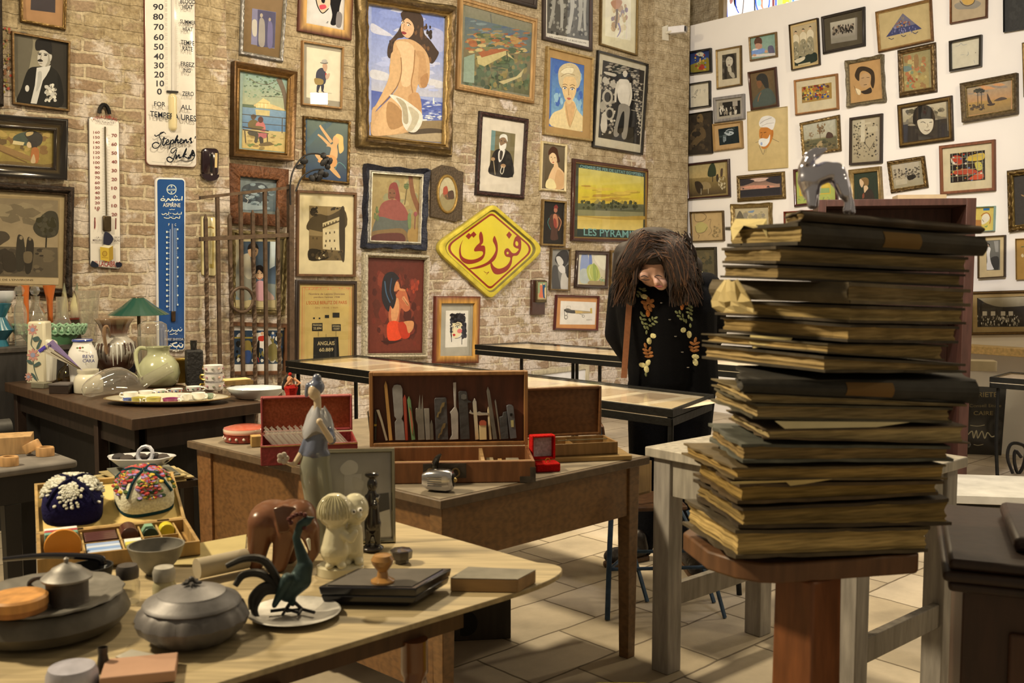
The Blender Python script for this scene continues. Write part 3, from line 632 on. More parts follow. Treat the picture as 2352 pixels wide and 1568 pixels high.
# black table at the left edge
BZ=.70;b0=PZ(179,1056,BZ);bx=(b0-PZ(0,1080,BZ)).normalized();by=Vector((-bx.y,bx.x,0))
bt=thing('side_table',Z3(b0-bx*.5+by*.25),'black painted table at the left edge holding wooden rings','table')
def bbox(mb,a0,a1,d0,d1,z0,z1):return mb.hexa([Z3(b0-bx*a+by*d_,z0) for a,d_ in ((a0,d0),(a1,d0),(a1,d1),(a0,d1))],[Z3(b0-bx*a+by*d_,z1) for a,d_ in ((a0,d0),(a1,d0),(a1,d1),(a0,d1))])
mb=MB();mb.color('#6f6554');bbox(mb,0,1.0,0,.46,BZ-.03,BZ);mb.build('table_top','dust',bt,bevel=.01)
mb=MB();mb.color('#14110e');bbox(mb,.02,.98,.02,.44,BZ-.14,BZ-.03);mb.build('apron','wood',bt)
for a_,d_ in ((.24,.05),(.07,.40),(.92,.05),(.92,.4)):mb=MB();mb.color('#0f0d0b');leg_box(mb,Z3(b0-bx*a_+by*d_),bx,by,.06,.06,0,BZ-.14,.8);mb.build('leg','wood',bt,bevel=.003)
# small low table with papers between the crockery table and the desk
LZ=.60;l0=PZ(318,1105,LZ)
lt=thing('low_table',Z3(l0+Vector((0,.15,0))),'small low dark table half hidden behind the hats, stacked with papers','table')
mb=MB();mb.color('#3b3024');mb.box(l0+Vector((0,.03,-.015)),(.38,.26,.03),R(38));mb.build('table_top','wood',lt,bevel=.003)
for a_,c_ in ((-.15,-.1),(.15,-.1),(.15,.1),(-.15,.1)):
 v_=Matrix.Rotation(R(38),3,'Z')@Vector((a_,c_,0));mb=MB();mb.color('#2b2219');mb.box(Z3(l0+Vector((0,.03,0))+v_,.285),(.04,.04,.57),R(38));mb.build('leg','wood',lt)
 # pictures on the brick wall
GOLD=('#5d4420','#8a6a34','#6f5226','#9a7a40');DARK=('#2b2018','#3a2c20');BLK=('#15130f','#1d1a15')
SLOT={}
def pic(pl,q,label,art=(),view='',**kw):return picture(pl,q,label,art=art,view=view,**kw)
pic(BL,(-220,-260,2,-300,11,243,-220,240),'dark carved frame with faint painted flowers at the top left edge',[b(['#7a4a22','#8a7a2e','#a0381f'],26,2,60,28,230,2,5,seed=2)],fw=30,fc=('#2a2017','#1f1812'),fm='carved',orn=.3,bg='#2a2018',bg2='#1c1612',pm='paint',depth=.05)
pic(BL,(165,-240,560,-200,545,245,170,175),'gold-framed dark photograph in a tan mat at the very top left',[p('#4a4240',260,-160,455,-140,452,105,250,80)],'A',fw=24,prof='step',fc=GOLD,orn=.15,bg='#b3875a',pane=True)
pic(BL,(98,250,580,338,574,912,106,850),'framed photograph of a man in a fez with a moustache and medals',[g('#8d8265','#a39a7a',130,280,380,320,380,860,125,835),s('#6d6550',118,300,260,300,250,500,180,760,125,780),p('#3a352c',380,320,560,350,555,880,400,870),s('#24221d',230,570,310,545,400,548,470,590,510,700,505,872,300,862,140,840,175,720),p('#d9d2bd',300,555,415,535,400,590,350,660,300,850,250,845,285,700),s('#b9b4a2',312,590,340,590,336,680,296,750,308,640),p('#2a2822',420,545,470,585,480,870,300,862,345,680),e('#cfc6ae',360,470,54,76,8),s('#cfc6ae',410,440,425,460,415,500,404,490),s('#a89f88',395,430,412,520,370,545,390,500),s('#2a2723',295,330,360,322,418,345,420,445,360,410,294,410),e('#3a342c',325,446,13,6,5),e('#3a342c',372,452,13,6,5),l('#2b2620',5,308,434,340,436),l('#2b2620',5,358,438,390,444),s('#2b2620',308,492,330,484,352,500,334,506,312,502),l('#8a7a66',4,340,452,330,482,340,484),l('#7a5a50',3,318,518,345,520),b(['#e8e0cb','#d0c8b2','#c2b9a0'],34,355,680,470,860,9,20,seed=3),b(['#5a5446'],8,365,700,460,840,5,8,seed=5),e('#d8d0ba',221,724,17,27)],'A',fw=17,prof='flat',fc=('#5a4021','#7d5f33'),bg='#8d8265',bg2='#6b6350',pane=True)
pic(BL,(-330,910,560,975,552,1475,-330,1420),'black and gold lacquered frame around a painting of figures reading at a table',[s('#8a7434',-150,1020,120,1020,300,1050,420,1080,455,1200,420,1340,100,1320,-120,1290),b(['#7a5a2c','#93803a','#5f4a26','#a58a45'],60,-150,1040,440,1320,18,46,1.4,seed=6),s('#3f4a3a',110,1120,200,1080,300,1090,320,1150,240,1190,130,1180),s('#2e2a22',200,1100,270,1070,345,1110,335,1180,280,1190),s('#b49a62',215,1085,270,1075,265,1100,220,1115),p('#8a6a3a',0,1180,300,1300,280,1330,-20,1230),l('#6a4c24',9,-100,1190,220,1330),p('#c8b47c',110,1150,200,1165,190,1190,100,1180),e('#c4a878',240,1185,22,26),s('#2b2620',222,1150,300,1160,300,1210,262,1206,250,1170),s('#a2622e',262,1215,315,1220,310,1330,255,1320),s('#b9a070',275,1260,290,1330,250,1328)],'A',fw=100,prof='scoop',fc=('#1f1a15','#221d17','#4a3c22','#2a2119'),fm='lacquer',depth=.06,bg='#8a7540',bg2='#6a5328',pm='paint')
pic(BL,(-330,40,620,105,600,1010,-330,960),'large old engraving of travellers by a tree in a broad dark carved frame',[p('#8f7a52',-120,170,490,200,480,860,-120,840),g('#7e6e50','#9a8660',-110,190,475,215,472,600,-110,600),b(['#8a7a58','#6f6146'],22,-110,210,460,430,30,80,2.2,seed=8),p('#5d513b',-110,590,472,600,475,845,-110,830),b(['#4a4030','#3c3427','#6a5c42'],46,-110,600,470,830,14,50,1.8,seed=9),s('#3f3a2a',270,430,330,350,400,300,470,330,474,480,400,520,310,500),b(['#4a4432','#38331f'],30,280,320,470,510,14,34,seed=10),k('#332d20',12,380,500,375,600),s('#3a3427',140,520,175,500,195,540,205,660,190,780,130,770),e('#8a7856',172,520,14,16),s('#332d22',220,540,250,520,275,560,270,680,250,800,205,790),e('#7d6c4c',245,530,12,14),s('#6a5b40',195,640,260,640,255,720,200,720),s('#4a4030',-60,480,40,470,80,520,30,560,-50,600),s('#3a3225',20,660,110,640,130,780,40,790),p('#b9a274',-120,840,480,850,478,905,-120,890),t('#4a3d28','VUE DE L\'ENVIRONS',-60,870,330,16,.012)],'B',fw=72,prof='ogee',fc=('#2c2018','#3a2a1c','#241a13','#4a3620'),fm='carved',depth=.045,orn=.25,freq=70,bg='#a08a5e',pm='glazed')
# middle of the wall
pic(BW,(345,-90,720,-40,683,508,328,442),'silver-framed sepia photograph of a couple standing in long coats',[p('#8a8596',425,68,620,100,608,398,415,362),p('#5a5668',470,78,618,102,608,392,465,380),s('#c9bfa6',425,170,462,172,460,290,428,280),s('#a49a88',490,150,512,150,528,200,525,370,478,362,480,200),e('#b8a88e',500,126,12,17),s('#77708a',555,180,580,178,592,230,588,380,550,375),e('#b4a48c',568,160,10,15)],'C',fw=30,prof='round',fc=('#8f8878','#c9c1ae','#8a8068'),fm='pewter',orn=.5,freq=130,bg='#8f7450',bg2='#7c633e',pane=True)
pic(BW,(820,-260,1262,-215,1240,330,803,250),'pale wood framed watercolour with black brush strokes at the top',[p('#ded6c4',890,-180,1172,-150,1168,238,880,182),s('#1c1a1b',1090,-120,1170,-100,1140,60,1130,150,1105,205,1065,195,1080,120,1060,0),s('#e0c39a',940,-100,1040,-100,1065,10,1045,70,1000,110,965,60),l('#1b1717',8,940,-40,960,50,1000,108,1050,70),s('#d9555a',975,45,1020,38,1030,65,985,78),s('#1b1717',990,-10,1020,-5,1015,25,995,20),s('#8b8378',1120,100,1160,120,1150,220,1110,210),l('#222',3,1030,190,1045,175,1040,192)],'C',fw=70,prof='flat',fc=('#5a2c1e','#d9a85a','#e0b266','#d6a455'),fm='wood',bg='#d8cfba',pane=True)
pic(BW,(285,495,800,585,775,1318,275,1275),'oil painting of a couple on a lakeside bench in a deep gold frame',[g('#7f9a86','#a9a778',350,575,722,640,720,910,345,870),b(['#5d7356','#4a5a40','#6f8a6a','#8a9a70'],120,350,585,690,800,5,12,1.5,seed=12),l('#5e4e3a',4,650,640,560,690,470,680,400,640),l('#5e4e3a',3,690,760,620,740,560,700),l('#5e4e3a',3,700,800,600,790,500,790),l('#6a5a44',(44,22),640,640,690,780,708,1000),p('#5b6a4c',345,850,460,860,460,880,345,880),p('#556548',560,870,715,900,714,915,555,890),s('#cdb272',440,870,470,845,570,850,700,905,560,890),p('#d9c07a',455,850,515,803,570,835,568,885,455,880),p('#b59a58',470,838,560,845,558,850,468,844),k('#efdc9e',5,480,845,478,880),k('#efdc9e',5,505,846,503,882),k('#efdc9e',5,535,848,533,884),g('#77919a','#56788e',345,875,715,912,705,1085,342,1060),p('#c3b070',450,895,568,905,566,950,455,940),g('#b9a468','#c2a55c',342,1055,705,1080,700,1245,340,1210),b(['#a08a50','#6d7a40','#8a7440'],34,345,1090,700,1230,8,22,2.5,seed=13),k('#4c4638',6,342,935,705,968),k('#4c4638',5,342,1000,700,1030),k('#4c4638',7,670,965,668,1090),s('#6a5a34',390,1005,430,978,475,1000,470,1060,400,1050),e('#5e4a34',433,957,20,22),s('#4e4030',412,950,440,937,458,948,450,962),s('#b86a5e',455,1010,500,990,530,1030,525,1080,460,1050),e('#5a3428',492,980,22,26),s('#6a5a34',420,1040,470,1030,520,1045,470,1064),k('#3c342a',8,345,1038,558,1072),k('#3c342a',8,345,1060,556,1095),s('#a8605a',470,1090,545,1095,530,1130,470,1122),s('#4a4434',390,1075,470,1090,462,1165,440,1160,445,1115,400,1105),s('#3c342a',480,1120,510,1130,512,1180,490,1178),k('#3c342a',7,362,1070,370,1170),k('#3c342a',7,545,1100,550,1190),s('#6b5834',480,1180,560,1160,590,1185,500,1195)],'C',fw=64,prof='scoop',fc=('#5f4220','#7d5a2c','#6a4b24','#86632f'),depth=.07,bg='#8fa08a',pm='paint')
pic(BW,(838,328,1180,383,1165,892,835,855),'ink caricature of a man in a bowler hat walking, in a thin wooden frame',[p('#e6d7ae',870,383,1148,428,1142,832,868,796),s('#4a4a50',955,580,990,555,1022,575,1030,640,1015,690,955,680,945,630),s('#3f3f45',960,690,1010,690,1006,745,992,745,985,700,965,750,952,745),s('#caa27c',1000,530,1030,520,1040,550,1030,585,1010,575),s('#b9b09a',998,490,1030,488,1038,512,996,514),l('#55524c',6,982,512,1015,520,1045,514),s('#a0864f',932,645,965,640,1005,655,1000,690,945,690),s('#b84a40',1022,600,1032,600,1034,640,1024,640),s('#c8a886',1025,615,1060,600,1050,640,1030,650),l('#3a3a40',7,950,748,968,758),l('#3a3a40',7,990,744,1012,752),l('#8a8270',2,1000,755,1075,765)],'C',fw=14,prof='flat',fc=('#8d6434','#a37a42'),fm='wood',bg='#a2977a',pane=True)
pic(BW,(850,945,1238,990,1226,1510,848,1470),'print of a fair-haired dancer leaping with raised arms on a dark blue ground',[g('#6f7a66','#39485a',875,975,1210,1010,1200,1475,870,1440),s('#5d6e6a',880,1140,1000,1020,1080,1010,960,1120,880,1200),s('#dcae72',1085,1150,1100,1110,1140,1100,1150,1140,1120,1190,1125,1240,1115,1300,1060,1280,1070,1210,1030,1195,1060,1185,1085,1175),l('#dcae72',(14,26),978,1025,1000,1060,1075,1165),l('#dcae72',(12,26),962,1100,1000,1130,1060,1190),e('#dcae72',1112,1138,28,34,20),s('#e8c070',1120,1095,1165,1115,1170,1170,1172,1230,1140,1255,1130,1190,1135,1140,1105,1118),s('#d99c5c',1000,1280,1080,1270,1118,1310,1110,1360,1040,1375,1000,1340,960,1320),s('#dcae72',940,1262,1010,1270,1045,1310,1000,1330,960,1300),s('#d9a868',1040,1360,1080,1360,1120,1405,1148,1450,1130,1455,1080,1410),l('#6f9a8a',5,1100,1390,1130,1330,1170,1350,1190,1380),l('#7fa08a',4,1000,1440,1050,1430,1040,1445)],'C',fw=20,prof='round',fc=('#5e4420','#86652f'),orn=.5,freq=150,bg='#4f6064',bg2='#39485a',pane=True)
SLOT['beach']=pic(BW,(1315,-90,2120,45,2085,1272,1322,1195),'large oil painting of a dark-haired woman on a beach in a carved gilt frame',[g('#6f7fb0','#97a0b8',1402,-20,1990,128,1985,500,1402,500),g('#97a0b8','#b5b2ac',1402,500,1985,500,1983,800,1400,760),s('#c2c0be',1402,190,1480,230,1570,290,1500,290,1402,260),s('#b3b3c2',1560,40,1700,90,1850,160,1700,130),s('#c9c3b4',1840,640,1985,670,1985,720,1880,700),s('#c4c0b4',1402,570,1530,600,1560,660,1402,640),s('#a9abbc',1850,230,1985,260,1985,420,1880,380),b(['#a9afc4','#bcbcc4','#8592ba'],34,1410,20,1980,700,20,60,4,.12,seed=15),g('#4a5a92','#5f6c98',1400,738,1984,840,1982,1000,1400,900),b(['#3d4c86','#8a94b4','#5a6aa0','#c2c4c8'],60,1800,820,1980,960,6,16,4,seed=16),b(['#d8d6cc','#b9b9b8'],26,1810,940,1980,1000,6,14,2.2,seed=17),g('#8a744c','#7a643c',1390,1000,1980,985,1978,1168,1395,1110),s('#4a3c2a',1700,1080,1850,1050,1978,1060,1975,1090,1800,1110),s('#a8936a',1540,1080,1600,1055,1700,1100,1980,1090,1978,1160,1560,1120),k('#ded8c6',8,1905,850,1908,800),p('#e6e0cc',1906,800,1918,850,1900,850),s('#3c2a1e',1640,110,1690,78,1770,90,1822,150,1830,270,1880,330,1930,400,1950,440,1900,520,1850,490,1800,440,1740,380,1690,300,1650,310,1600,330,1560,470,1530,450,1540,360,1590,290,1620,250,1650,170),b(['#5a3e28','#2e2018','#6e4c2c'],40,1740,130,1900,480,8,26,.5,.5,seed=18),b(['#4a3222','#2c1e16'],14,1540,300,1610,450,8,18,.5,seed=19),s('#c49a64',1590,340,1660,320,1740,330,1820,390,1870,480,1875,620,1850,700,1800,720,1780,690,1760,800,1810,900,1800,1000,1700,1080,1500,1110,1400,1100,1405,960,1470,880,1560,790,1620,690,1560,620,1545,560,1570,440),s('#d9b27c',1600,350,1680,340,1750,400,1740,560,1720,690,1650,700,1635,560,1640,450),s('#b98d58',1760,420,1830,440,1850,600,1800,690,1780,640,1790,500),l('#9c7040',9,1755,410,1745,560,1725,680,1745,790),s('#a87a48',1800,640,1860,600,1855,700,1810,715),s('#c9a068',1560,440,1630,420,1640,560,1620,680,1540,790,1440,900,1425,960,1425,1060,1400,1080,1404,900,1440,850,1540,640),l('#8a6238',8,1640,470,1642,600,1600,720,1480,860),s('#cfa56c',1440,960,1560,800,1660,820,1680,960,1640,1080,1480,1110,1400,1095),s('#a67c48',1540,830,1640,900,1670,1010,1560,1060,1520,960),s('#b88a54',1700,790,1780,760,1810,880,1780,930,1730,900),s('#d9cfae',1545,780,1620,790,1720,850,1810,930,1810,1010,1760,1080,1690,1070,1650,1000,1640,880),s('#b9ab84',1700,870,1790,940,1740,1060,1690,1070,1730,980),s('#a89a74',1600,800,1680,850,1700,1000,1660,1000,1650,890),s('#d2a876',1655,150,1700,140,1745,200,1740,270,1705,310,1670,300,1640,250),s('#3c2a1e',1650,140,1700,90,1790,120,1760,260,1735,190,1690,150,1660,170),e('#f0e6cf',1652,188,10,6,30),e('#f0e6cf',1700,206,12,7,25),e('#2a201a',1654,189,5),e('#2a201a',1702,208,5),l('#2c1c14',5,1642,172,1658,172,1668,186),l('#2c1c14',5,1685,186,1704,190,1720,206),s('#8a2c2c',1644,262,1660,258,1686,272,1668,284,1650,276),l('#a57648',4,1668,196,1658,236,1670,242),e('#2a201a',1690,246,2)],'C',fw=95,prof='ogee',fc=('#5d4a28','#7a6236','#5a4526','#8a6c38','#9c7c42'),depth=.085,orn=.2,freq=34,edge=.006,bg='#97a0b8',pm='paint')
pic(BW,(265,-30,878,145,850,810,243,695),'painting of red-roofed houses and palms seen from above, in a plain wooden frame',[g('#8a8468','#7d7a5c',303,28,845,170,845,260,300,140),g('#5c6a6a','#6a7058',300,130,843,260,838,420,290,380),b(['#4f6070','#7c8a80','#8f8058','#5a6a58','#9a6a40'],70,305,140,830,330,10,30,4,.2,seed=21),g('#7a6c48','#5a5c3c',290,370,840,420,830,750,275,650),b(['#9a5a34','#a8663a','#c0aa6a','#7a7a4a','#4c5a3c','#b08a4c'],120,295,250,830,430,8,30,2.4,seed=22),b(['#4a5a3a','#38482e','#6a7248','#8a7a44','#586a48'],140,285,420,825,720,12,34,.8,seed=23),p('#c2b070',390,440,620,400,690,470,620,430,450,520,400,500),p('#a55f36',400,410,600,380,640,390,430,450),p('#bfae74',560,640,700,600,760,540,740,600,600,660),p('#8a9a7c',290,450,375,420,370,650,285,640),k('#4a4a38',8,545,480,560,690),k('#3c4630',8,625,400,640,560),b(['#3a4a2e','#52623c'],18,490,460,660,560,10,26,3,seed=24),k('#6a6a5a',9,500,110,508,180)],'E',fw=44,prof='step',fc=('#8a6434','#b28a50','#a37c46','#bb945a'),fm='wood',depth=.04,bg='#7d7a5c',pm='paint',pane=True)
pic(BW,(560,-160,880,-90,870,68,560,-10),'lower corner of a dark frame at the top above the rooftop painting',[],'E',fw=30,fc=DARK,fm='wood',bg='#4a4034')
pic(BW,(918,-220,1305,-150,1300,402,915,308),'black and white engraving of bare tree-like figures in a dark brown frame',[p('#5a564a',945,-150,1282,-90,1278,320,942,258),b(['#8f8a76','#6e6a5a','#3c3a32','#a8a28a'],110,950,-100,1270,290,8,22,.8,seed=25),l('#a8a28c',(34,20),1040,-80,1060,60,1055,220),l('#a09a84',(30,18),1000,-60,990,80,960,220),l('#b0aa94',(40,22),1130,-80,1140,60,1110,260),l('#a8a28c',(36,20),1200,-60,1205,100,1190,240),l('#a8a28c',(26,16),1245,-60,1235,90,1240,240),p('#d9ceb0',942,262,1278,322,1276,372,942,300),t('#5a5240','LES ARBRES ET LE BOIS SACRE',960,292,290,12,.18)],'E',fw=26,prof='flat',fc=('#33261c','#43322a'),fm='wood',bg='#d0c4a4',pane=True)
pic(BW,(1372,-210,1665,-150,1655,438,1362,350),'pale watercolour with a loose brown standing figure in a slim gilt frame',[p('#e6dab0',1400,-100,1600,-60,1596,318,1396,280),b(['#c9ae80','#b89a74','#d8c596','#9c8c86'],46,1440,-60,1580,270,10,30,.6,seed=26),l('#7a6a5c',(24,12),1480,0,1490,100,1480,220),l('#8f8290',(16,6),1500,180,1515,240,1490,290),s('#b98a66',1440,20,1480,0,1530,10,1510,60,1470,70)],'E',fw=14,prof='flat',fc=('#6a5228','#8a6d3a'),bg='#d9cb9a',pane=True)
pic(BW,(950,358,1312,448,1300,1105,922,1050),'portrait of a blonde woman with short waved hair on a blue ground',[g('#3a5a92','#5f86a0',985,445,1248,505,1240,760,978,720),g('#5f86a0','#7aa2ac',978,720,1240,760,1230,1030,972,985),b(['#4f78a6','#7fa6b4','#3c5e98','#8fb2b4'],50,990,480,1235,900,12,36,.5,.2,seed=27),s('#dcc384',975,985,985,890,1060,850,1085,790,1150,790,1180,860,1230,930,1228,1028),s('#cfa468',1085,790,1150,800,1160,860,1120,990,1090,900),s('#dab778',1062,620,1110,580,1165,610,1172,700,1150,770,1115,815,1080,770,1058,690),s('#c7b27e',1030,560,1060,510,1120,492,1175,515,1205,580,1198,660,1175,690,1170,620,1130,600,1075,610,1060,690,1035,650),s('#e0cf9c',1050,560,1100,520,1150,540,1130,580,1080,580),l('#8a7448',4,1050,600,1100,575,1160,590),l('#a48f5c',4,1045,560,1090,530,1150,530),e('#f0e4c4',1080,690,15,8,8),e('#f0e4c4',1138,697,15,8,8),e('#4a5a62',1081,691,7),e('#4a5a62',1139,698,7),l('#3c2c1e',5,1062,682,1082,678,1098,690),l('#3c2c1e',5,1122,690,1140,684,1158,694),l('#6b5030',4,1062,664,1085,658,1100,668),l('#6b5030',4,1120,670,1140,662,1160,674),l('#a87c46',4,1112,690,1108,738,1116,742),s('#b5604a',1096,768,1112,764,1130,772,1112,782),l('#b8985a',4,1090,830,1105,920,1120,1000),l('#b8985a',3,1170,850,1150,920,1120,1000)],'E',fw=14,prof='flat',fc=('#a98a50','#c2a468'),depth=.035,mount=(985,445,1250,508,1236,1030,972,985),mcol='#a8854e',bg='#4a6c9a',pm='paint')
pic(BW,(1345,390,1742,500,1695,1215,1305,1150),'black and white woodcut of a young man in a crowded street, thin black frame',[p('#2f2c26',1380,470,1706,555,1668,1132,1343,1075),b(['#b3a688','#978b72','#cabd9c','#6d6453'],120,1352,570,1480,1060,5,16,seed=28),b(['#b3a688','#978b72','#c0b392'],110,1600,580,1690,1060,4,12,seed=29),b(['#a89c80','#8a7f68'],44,1390,480,1690,570,5,16,3,.2,seed=30),s('#b7ac90',1375,640,1390,600,1420,620,1430,660),s('#b7ac90',1432,670,1455,630,1485,660,1485,690),s('#c2b698',1392,560,1480,580,1470,600,1400,580),e('#b0a588',1415,760,42,60),e('#2f2c26',1415,760,26,40),e('#b0a588',1430,890,38,50),e('#38342c',1430,890,24,34),e('#a59a7e',1378,830,24,36),e('#cdc1a2',1552,578,18,26),s('#1f1d19',1572,580,1600,600,1620,720,1640,1000,1600,1080,1560,1080,1580,900),s('#d9cdae',1500,630,1540,620,1580,632,1590,700,1570,830,1510,800,1490,720),l('#cfc3a4',(26,14),1585,650,1598,750,1580,830),l('#cfc3a4',(24,14),1500,640,1480,720,1475,800),s('#8f8670',1510,815,1585,835,1580,950,1560,1080,1525,1070,1530,930,1500,1060,1460,1050,1490,900),s('#1f1d19',1520,900,1545,880,1535,1030,1490,1030),k('#b3a688',4,1610,640,1700,660),k('#b3a688',4,1605,690,1690,710),k('#b3a688',4,1600,780,1690,800),k('#b3a688',4,1600,860,1680,880),s('#c2b698',1370,900,1400,880,1410,1000,1380,1040,1360,1000)],'E',fw=16,prof='flat',fc=('#1c1a16','#26231d'),fm='lacquer',bg='#c4b792',pane=True)
pic(BW,(420,865,805,930,770,1560,388,1525),'portrait of a white-bearded man in a turban, wide cream mat and dark carved frame',[p('#7a6e48',508,1018,695,1048,675,1388,490,1360),p('#6f8a7c',508,1018,540,1024,530,1180,500,1175),s('#2c2822',525,1190,570,1165,625,1175,665,1230,672,1384,492,1360,500,1270),s('#e0d7ba',566,1180,612,1172,600,1230,572,1270,560,1240),s('#3c3226',575,1180,596,1190,585,1250,570,1240),e('#8a6a44',597,1108,30,42),s('#e8dfc2',568,1110,580,1140,620,1120,618,1160,590,1178,570,1165),s('#e6dfc6',570,1085,575,1060,600,1048,628,1062,632,1110,615,1080,590,1075),e('#2c241c',584,1102,6,4),e('#2c241c',612,1106,6,4),e('#b08a5c',518,1245,16,14),e('#b08a5c',598,1298,20,16),k('#a8946a',6,520,1240,535,1368),l('#e8dcb4',5,590,1300,576,1340,588,1362,600,1340,606,1304)],'E',fw=36,prof='round',fc=('#2a1c16','#46221a','#301d16'),fm='carved',orn=.5,freq=120,bg='#dccdaa',pane=True)
pic(BW,(908,1100,1108,1130,1098,1506,893,1490),'small portrait print of a dark-haired woman with bare shoulders in a cream frame',[g('#6a5c42','#57492f',935,1125,1090,1148,1082,1480,920,1468),s('#d9b27a',975,1335,1000,1300,1035,1310,1080,1360,1090,1400,1068,1478,940,1470,950,1400),s('#c99f68',1020,1330,1070,1370,1060,1474,1000,1472),s('#d9b27a',995,1290,1020,1270,1030,1320,1000,1330),e('#dcb982',990,1238,32,46,-8),s('#4a2f1e',955,1180,985,1146,1020,1165,1030,1210,1042,1260,1025,1270,1012,1215,985,1195,955,1215),e('#3c2c1e',975,1230,5,3),e('#3c2c1e',1003,1234,5,3),l('#a8804e',3,986,1236,982,1256),e('#a8503c',990,1270,8,4),s('#e0cc8a',935,1420,965,1395,1000,1420,1010,1475,935,1470)],'E',fw=18,prof='round',fc=('#c2aa6e','#d9c58e'),fm='wood',bg='#6a5c42')
pic(BW,(1155,1238,1748,1322,1744,1900,1140,1885),'travel poster of the pyramids and palms under a yellow sky, dark frame',[p('#3c4a44',1190,1285,1712,1352,1710,1395,1188,1330),g('#c9bb62','#d9c23c',1190,1312,1700,1385,1698,1520,1186,1480),g('#d9c23c','#cfae3c',1186,1480,1698,1520,1698,1600,1184,1590),b(['#bfa03c','#d8b84a','#b8913a'],26,1195,1440,1690,1560,12,40,6,.08,seed=32),p('#9c8840',1290,1600,1340,1556,1385,1602),p('#a8913f',1490,1604,1530,1566,1570,1606),g('#6a6a48','#57573a',1184,1590,1698,1600,1696,1665,1182,1650),b(['#4a4c30','#3c3e28','#5f5c3a'],60,1190,1560,1690,1650,8,20,1,seed=33),l('#3c3e28',5,1450,1640,1455,1560),l('#3c3e28',5,1620,1640,1622,1570),p('#8a8458',1182,1640,1696,1660,1696,1700,1180,1690),g('#c9a94a','#dcc268',1180,1688,1695,1698,1692,1805,1178,1790),s('#b08f3c',1180,1688,1400,1700,1690,1690,1690,1720,1400,1715),p('#2f3a34',1178,1790,1692,1805,1690,1862,1176,1856),t('#7ea592','CHEMINS DE FER DE LETAT EGYPTIEN',1200,1312,490,24,.14)],'E',fw=32,prof='step',fc=('#3c1f17','#4f2a1e','#8a6a34'),fm='lacquer',depth=.035,bg='#4a4a36',pane=True)
pic(BW,(1025,60,1222,78,1210,448,1012,440),'very dark painting of a dancer with hands on hips in a narrow gilt frame',[s('#4a2f22',1080,200,1110,180,1150,190,1172,240,1160,300,1140,330,1145,390,1085,390,1090,310,1070,260),s('#b0704a',1105,200,1120,180,1140,200,1148,270,1130,300,1112,260),e('#a5694a',1126,150,15,22),s('#7a2c24',1110,130,1130,106,1146,126,1140,138),s('#8a3a2a',1110,220,1132,235,1135,300,1112,280),l('#b57c50',6,1148,205,1172,250,1150,320),l('#4a7a6a',4,1075,215,1062,255,1085,310)],'F',fw=16,prof='flat',fc=('#86693a','#a5854c'),bg='#14110e',bg2='#1c1712',pm='paint')
pic(BW,(250,125,640,168,630,545,245,520),'square frame of pierced lattice with white inlaid corners around a grey painting',[g('#6f776c','#4d5a58',320,235,570,262,552,445,318,435),s('#39403f',330,290,390,260,470,262,520,330,480,400,380,420,330,390),b(['#7c8a82','#55625e','#8f9a90'],30,322,250,555,435,8,24,2,seed=34),s('#8f998e',330,380,400,400,480,410,460,430,330,430),l('#b8b49c',4,350,350,370,370,360,390)],'D',fw=76,prof='flat',fc=('#6a4022','#3c2a1c','#2c2018','#7a4a26'),fm='carved',orn=.2,freq=160,depth=.045,bg='#6f776c',pm='paint')
pic(BW,(1155,138,1560,170,1540,692,1140,680),'painting of a cloaked figure in a red hood sitting under palms, dark blue frame',[g('#a08c56','#8f7440',1185,182,1510,205,1495,655,1172,645),b(['#a8935c','#96804c','#8a8458'],40,1190,195,1490,480,14,40,seed=35),l('#7a4f30',(26,34),1432,205,1450,330,1500,460),l('#6a5a34',8,1410,290,1395,400),b(['#4f5a34','#5f6a3c'],10,1385,255,1425,300,6,16,3,seed=36),s('#5a5c4c',1185,560,1215,480,1260,440,1340,470,1420,490,1425,640,1360,645,1200,600),s('#8a4a3c',1222,470,1240,400,1285,370,1350,370,1400,420,1420,495,1330,500,1260,480),s('#7f3a30',1290,300,1305,262,1340,255,1358,310,1365,380,1330,360,1290,360),e('#7a4f34',1312,330,26,36),e('#3c2a1e',1300,322,5,4),e('#3c2a1e',1326,324,5,4),l('#4a3020',4,1300,350,1325,352),s('#7a6038',1175,580,1280,560,1390,560,1405,642,1178,642),s('#5a3026',1190,600,1280,585,1380,590,1385,645,1190,642),s('#9a7a40',1420,560,1500,560,1496,655,1425,650),b(['#5a6a3c','#6a7040'],12,1190,400,1230,520,6,16,.4,seed=37),s('#6a7a48',1415,470,1435,460,1435,550,1418,550),k('#7a4a3a',6,1465,460,1460,560),e('#8a4a44',1466,460,12,16)],'D',fw=40,prof='scoop',fc=('#22242c','#2c2e36','#23252d','#c9bd9c'),fm='carved',orn=.3,freq=40,edge=.01,depth=.06,bg='#a08c56',pm='paint',lip=(8,'#d9cda8'))
pl=BW;ov=thing('oval_plaque',pl.at(*pl.uv(1024,508)),'grey shaped wooden plaque holding a small oval gilt-framed battle painting','picture')
mb=MB('#57462f');pts=[pl.uv(*q_) for q_ in ((994,388),(1012,379),(1040,384),(1049,392),(1061,395),(1058,505),(1047,506),(1045,510),(1000,500),(985,497),(988,392))]
n_=len(pts);mb.add([pl.at(a[0],a[1],.002) for a in pts]+[pl.at(a[0],a[1],.022) for a in pts],[list(range(n_)),list(range(n_,2*n_))]+[(i,(i+1)%n_,n_+(i+1)%n_,n_+i) for i in range(n_)]);mb.build('board','carved',ov,bevel=.002)
uc,vc=pl.uv(1023,446);ru,rv=abs(pl.uv(1047,446)[0]-uc),abs(pl.uv(1023,491)[1]-vc)
mb=MB('#a9843f');rr3=[]
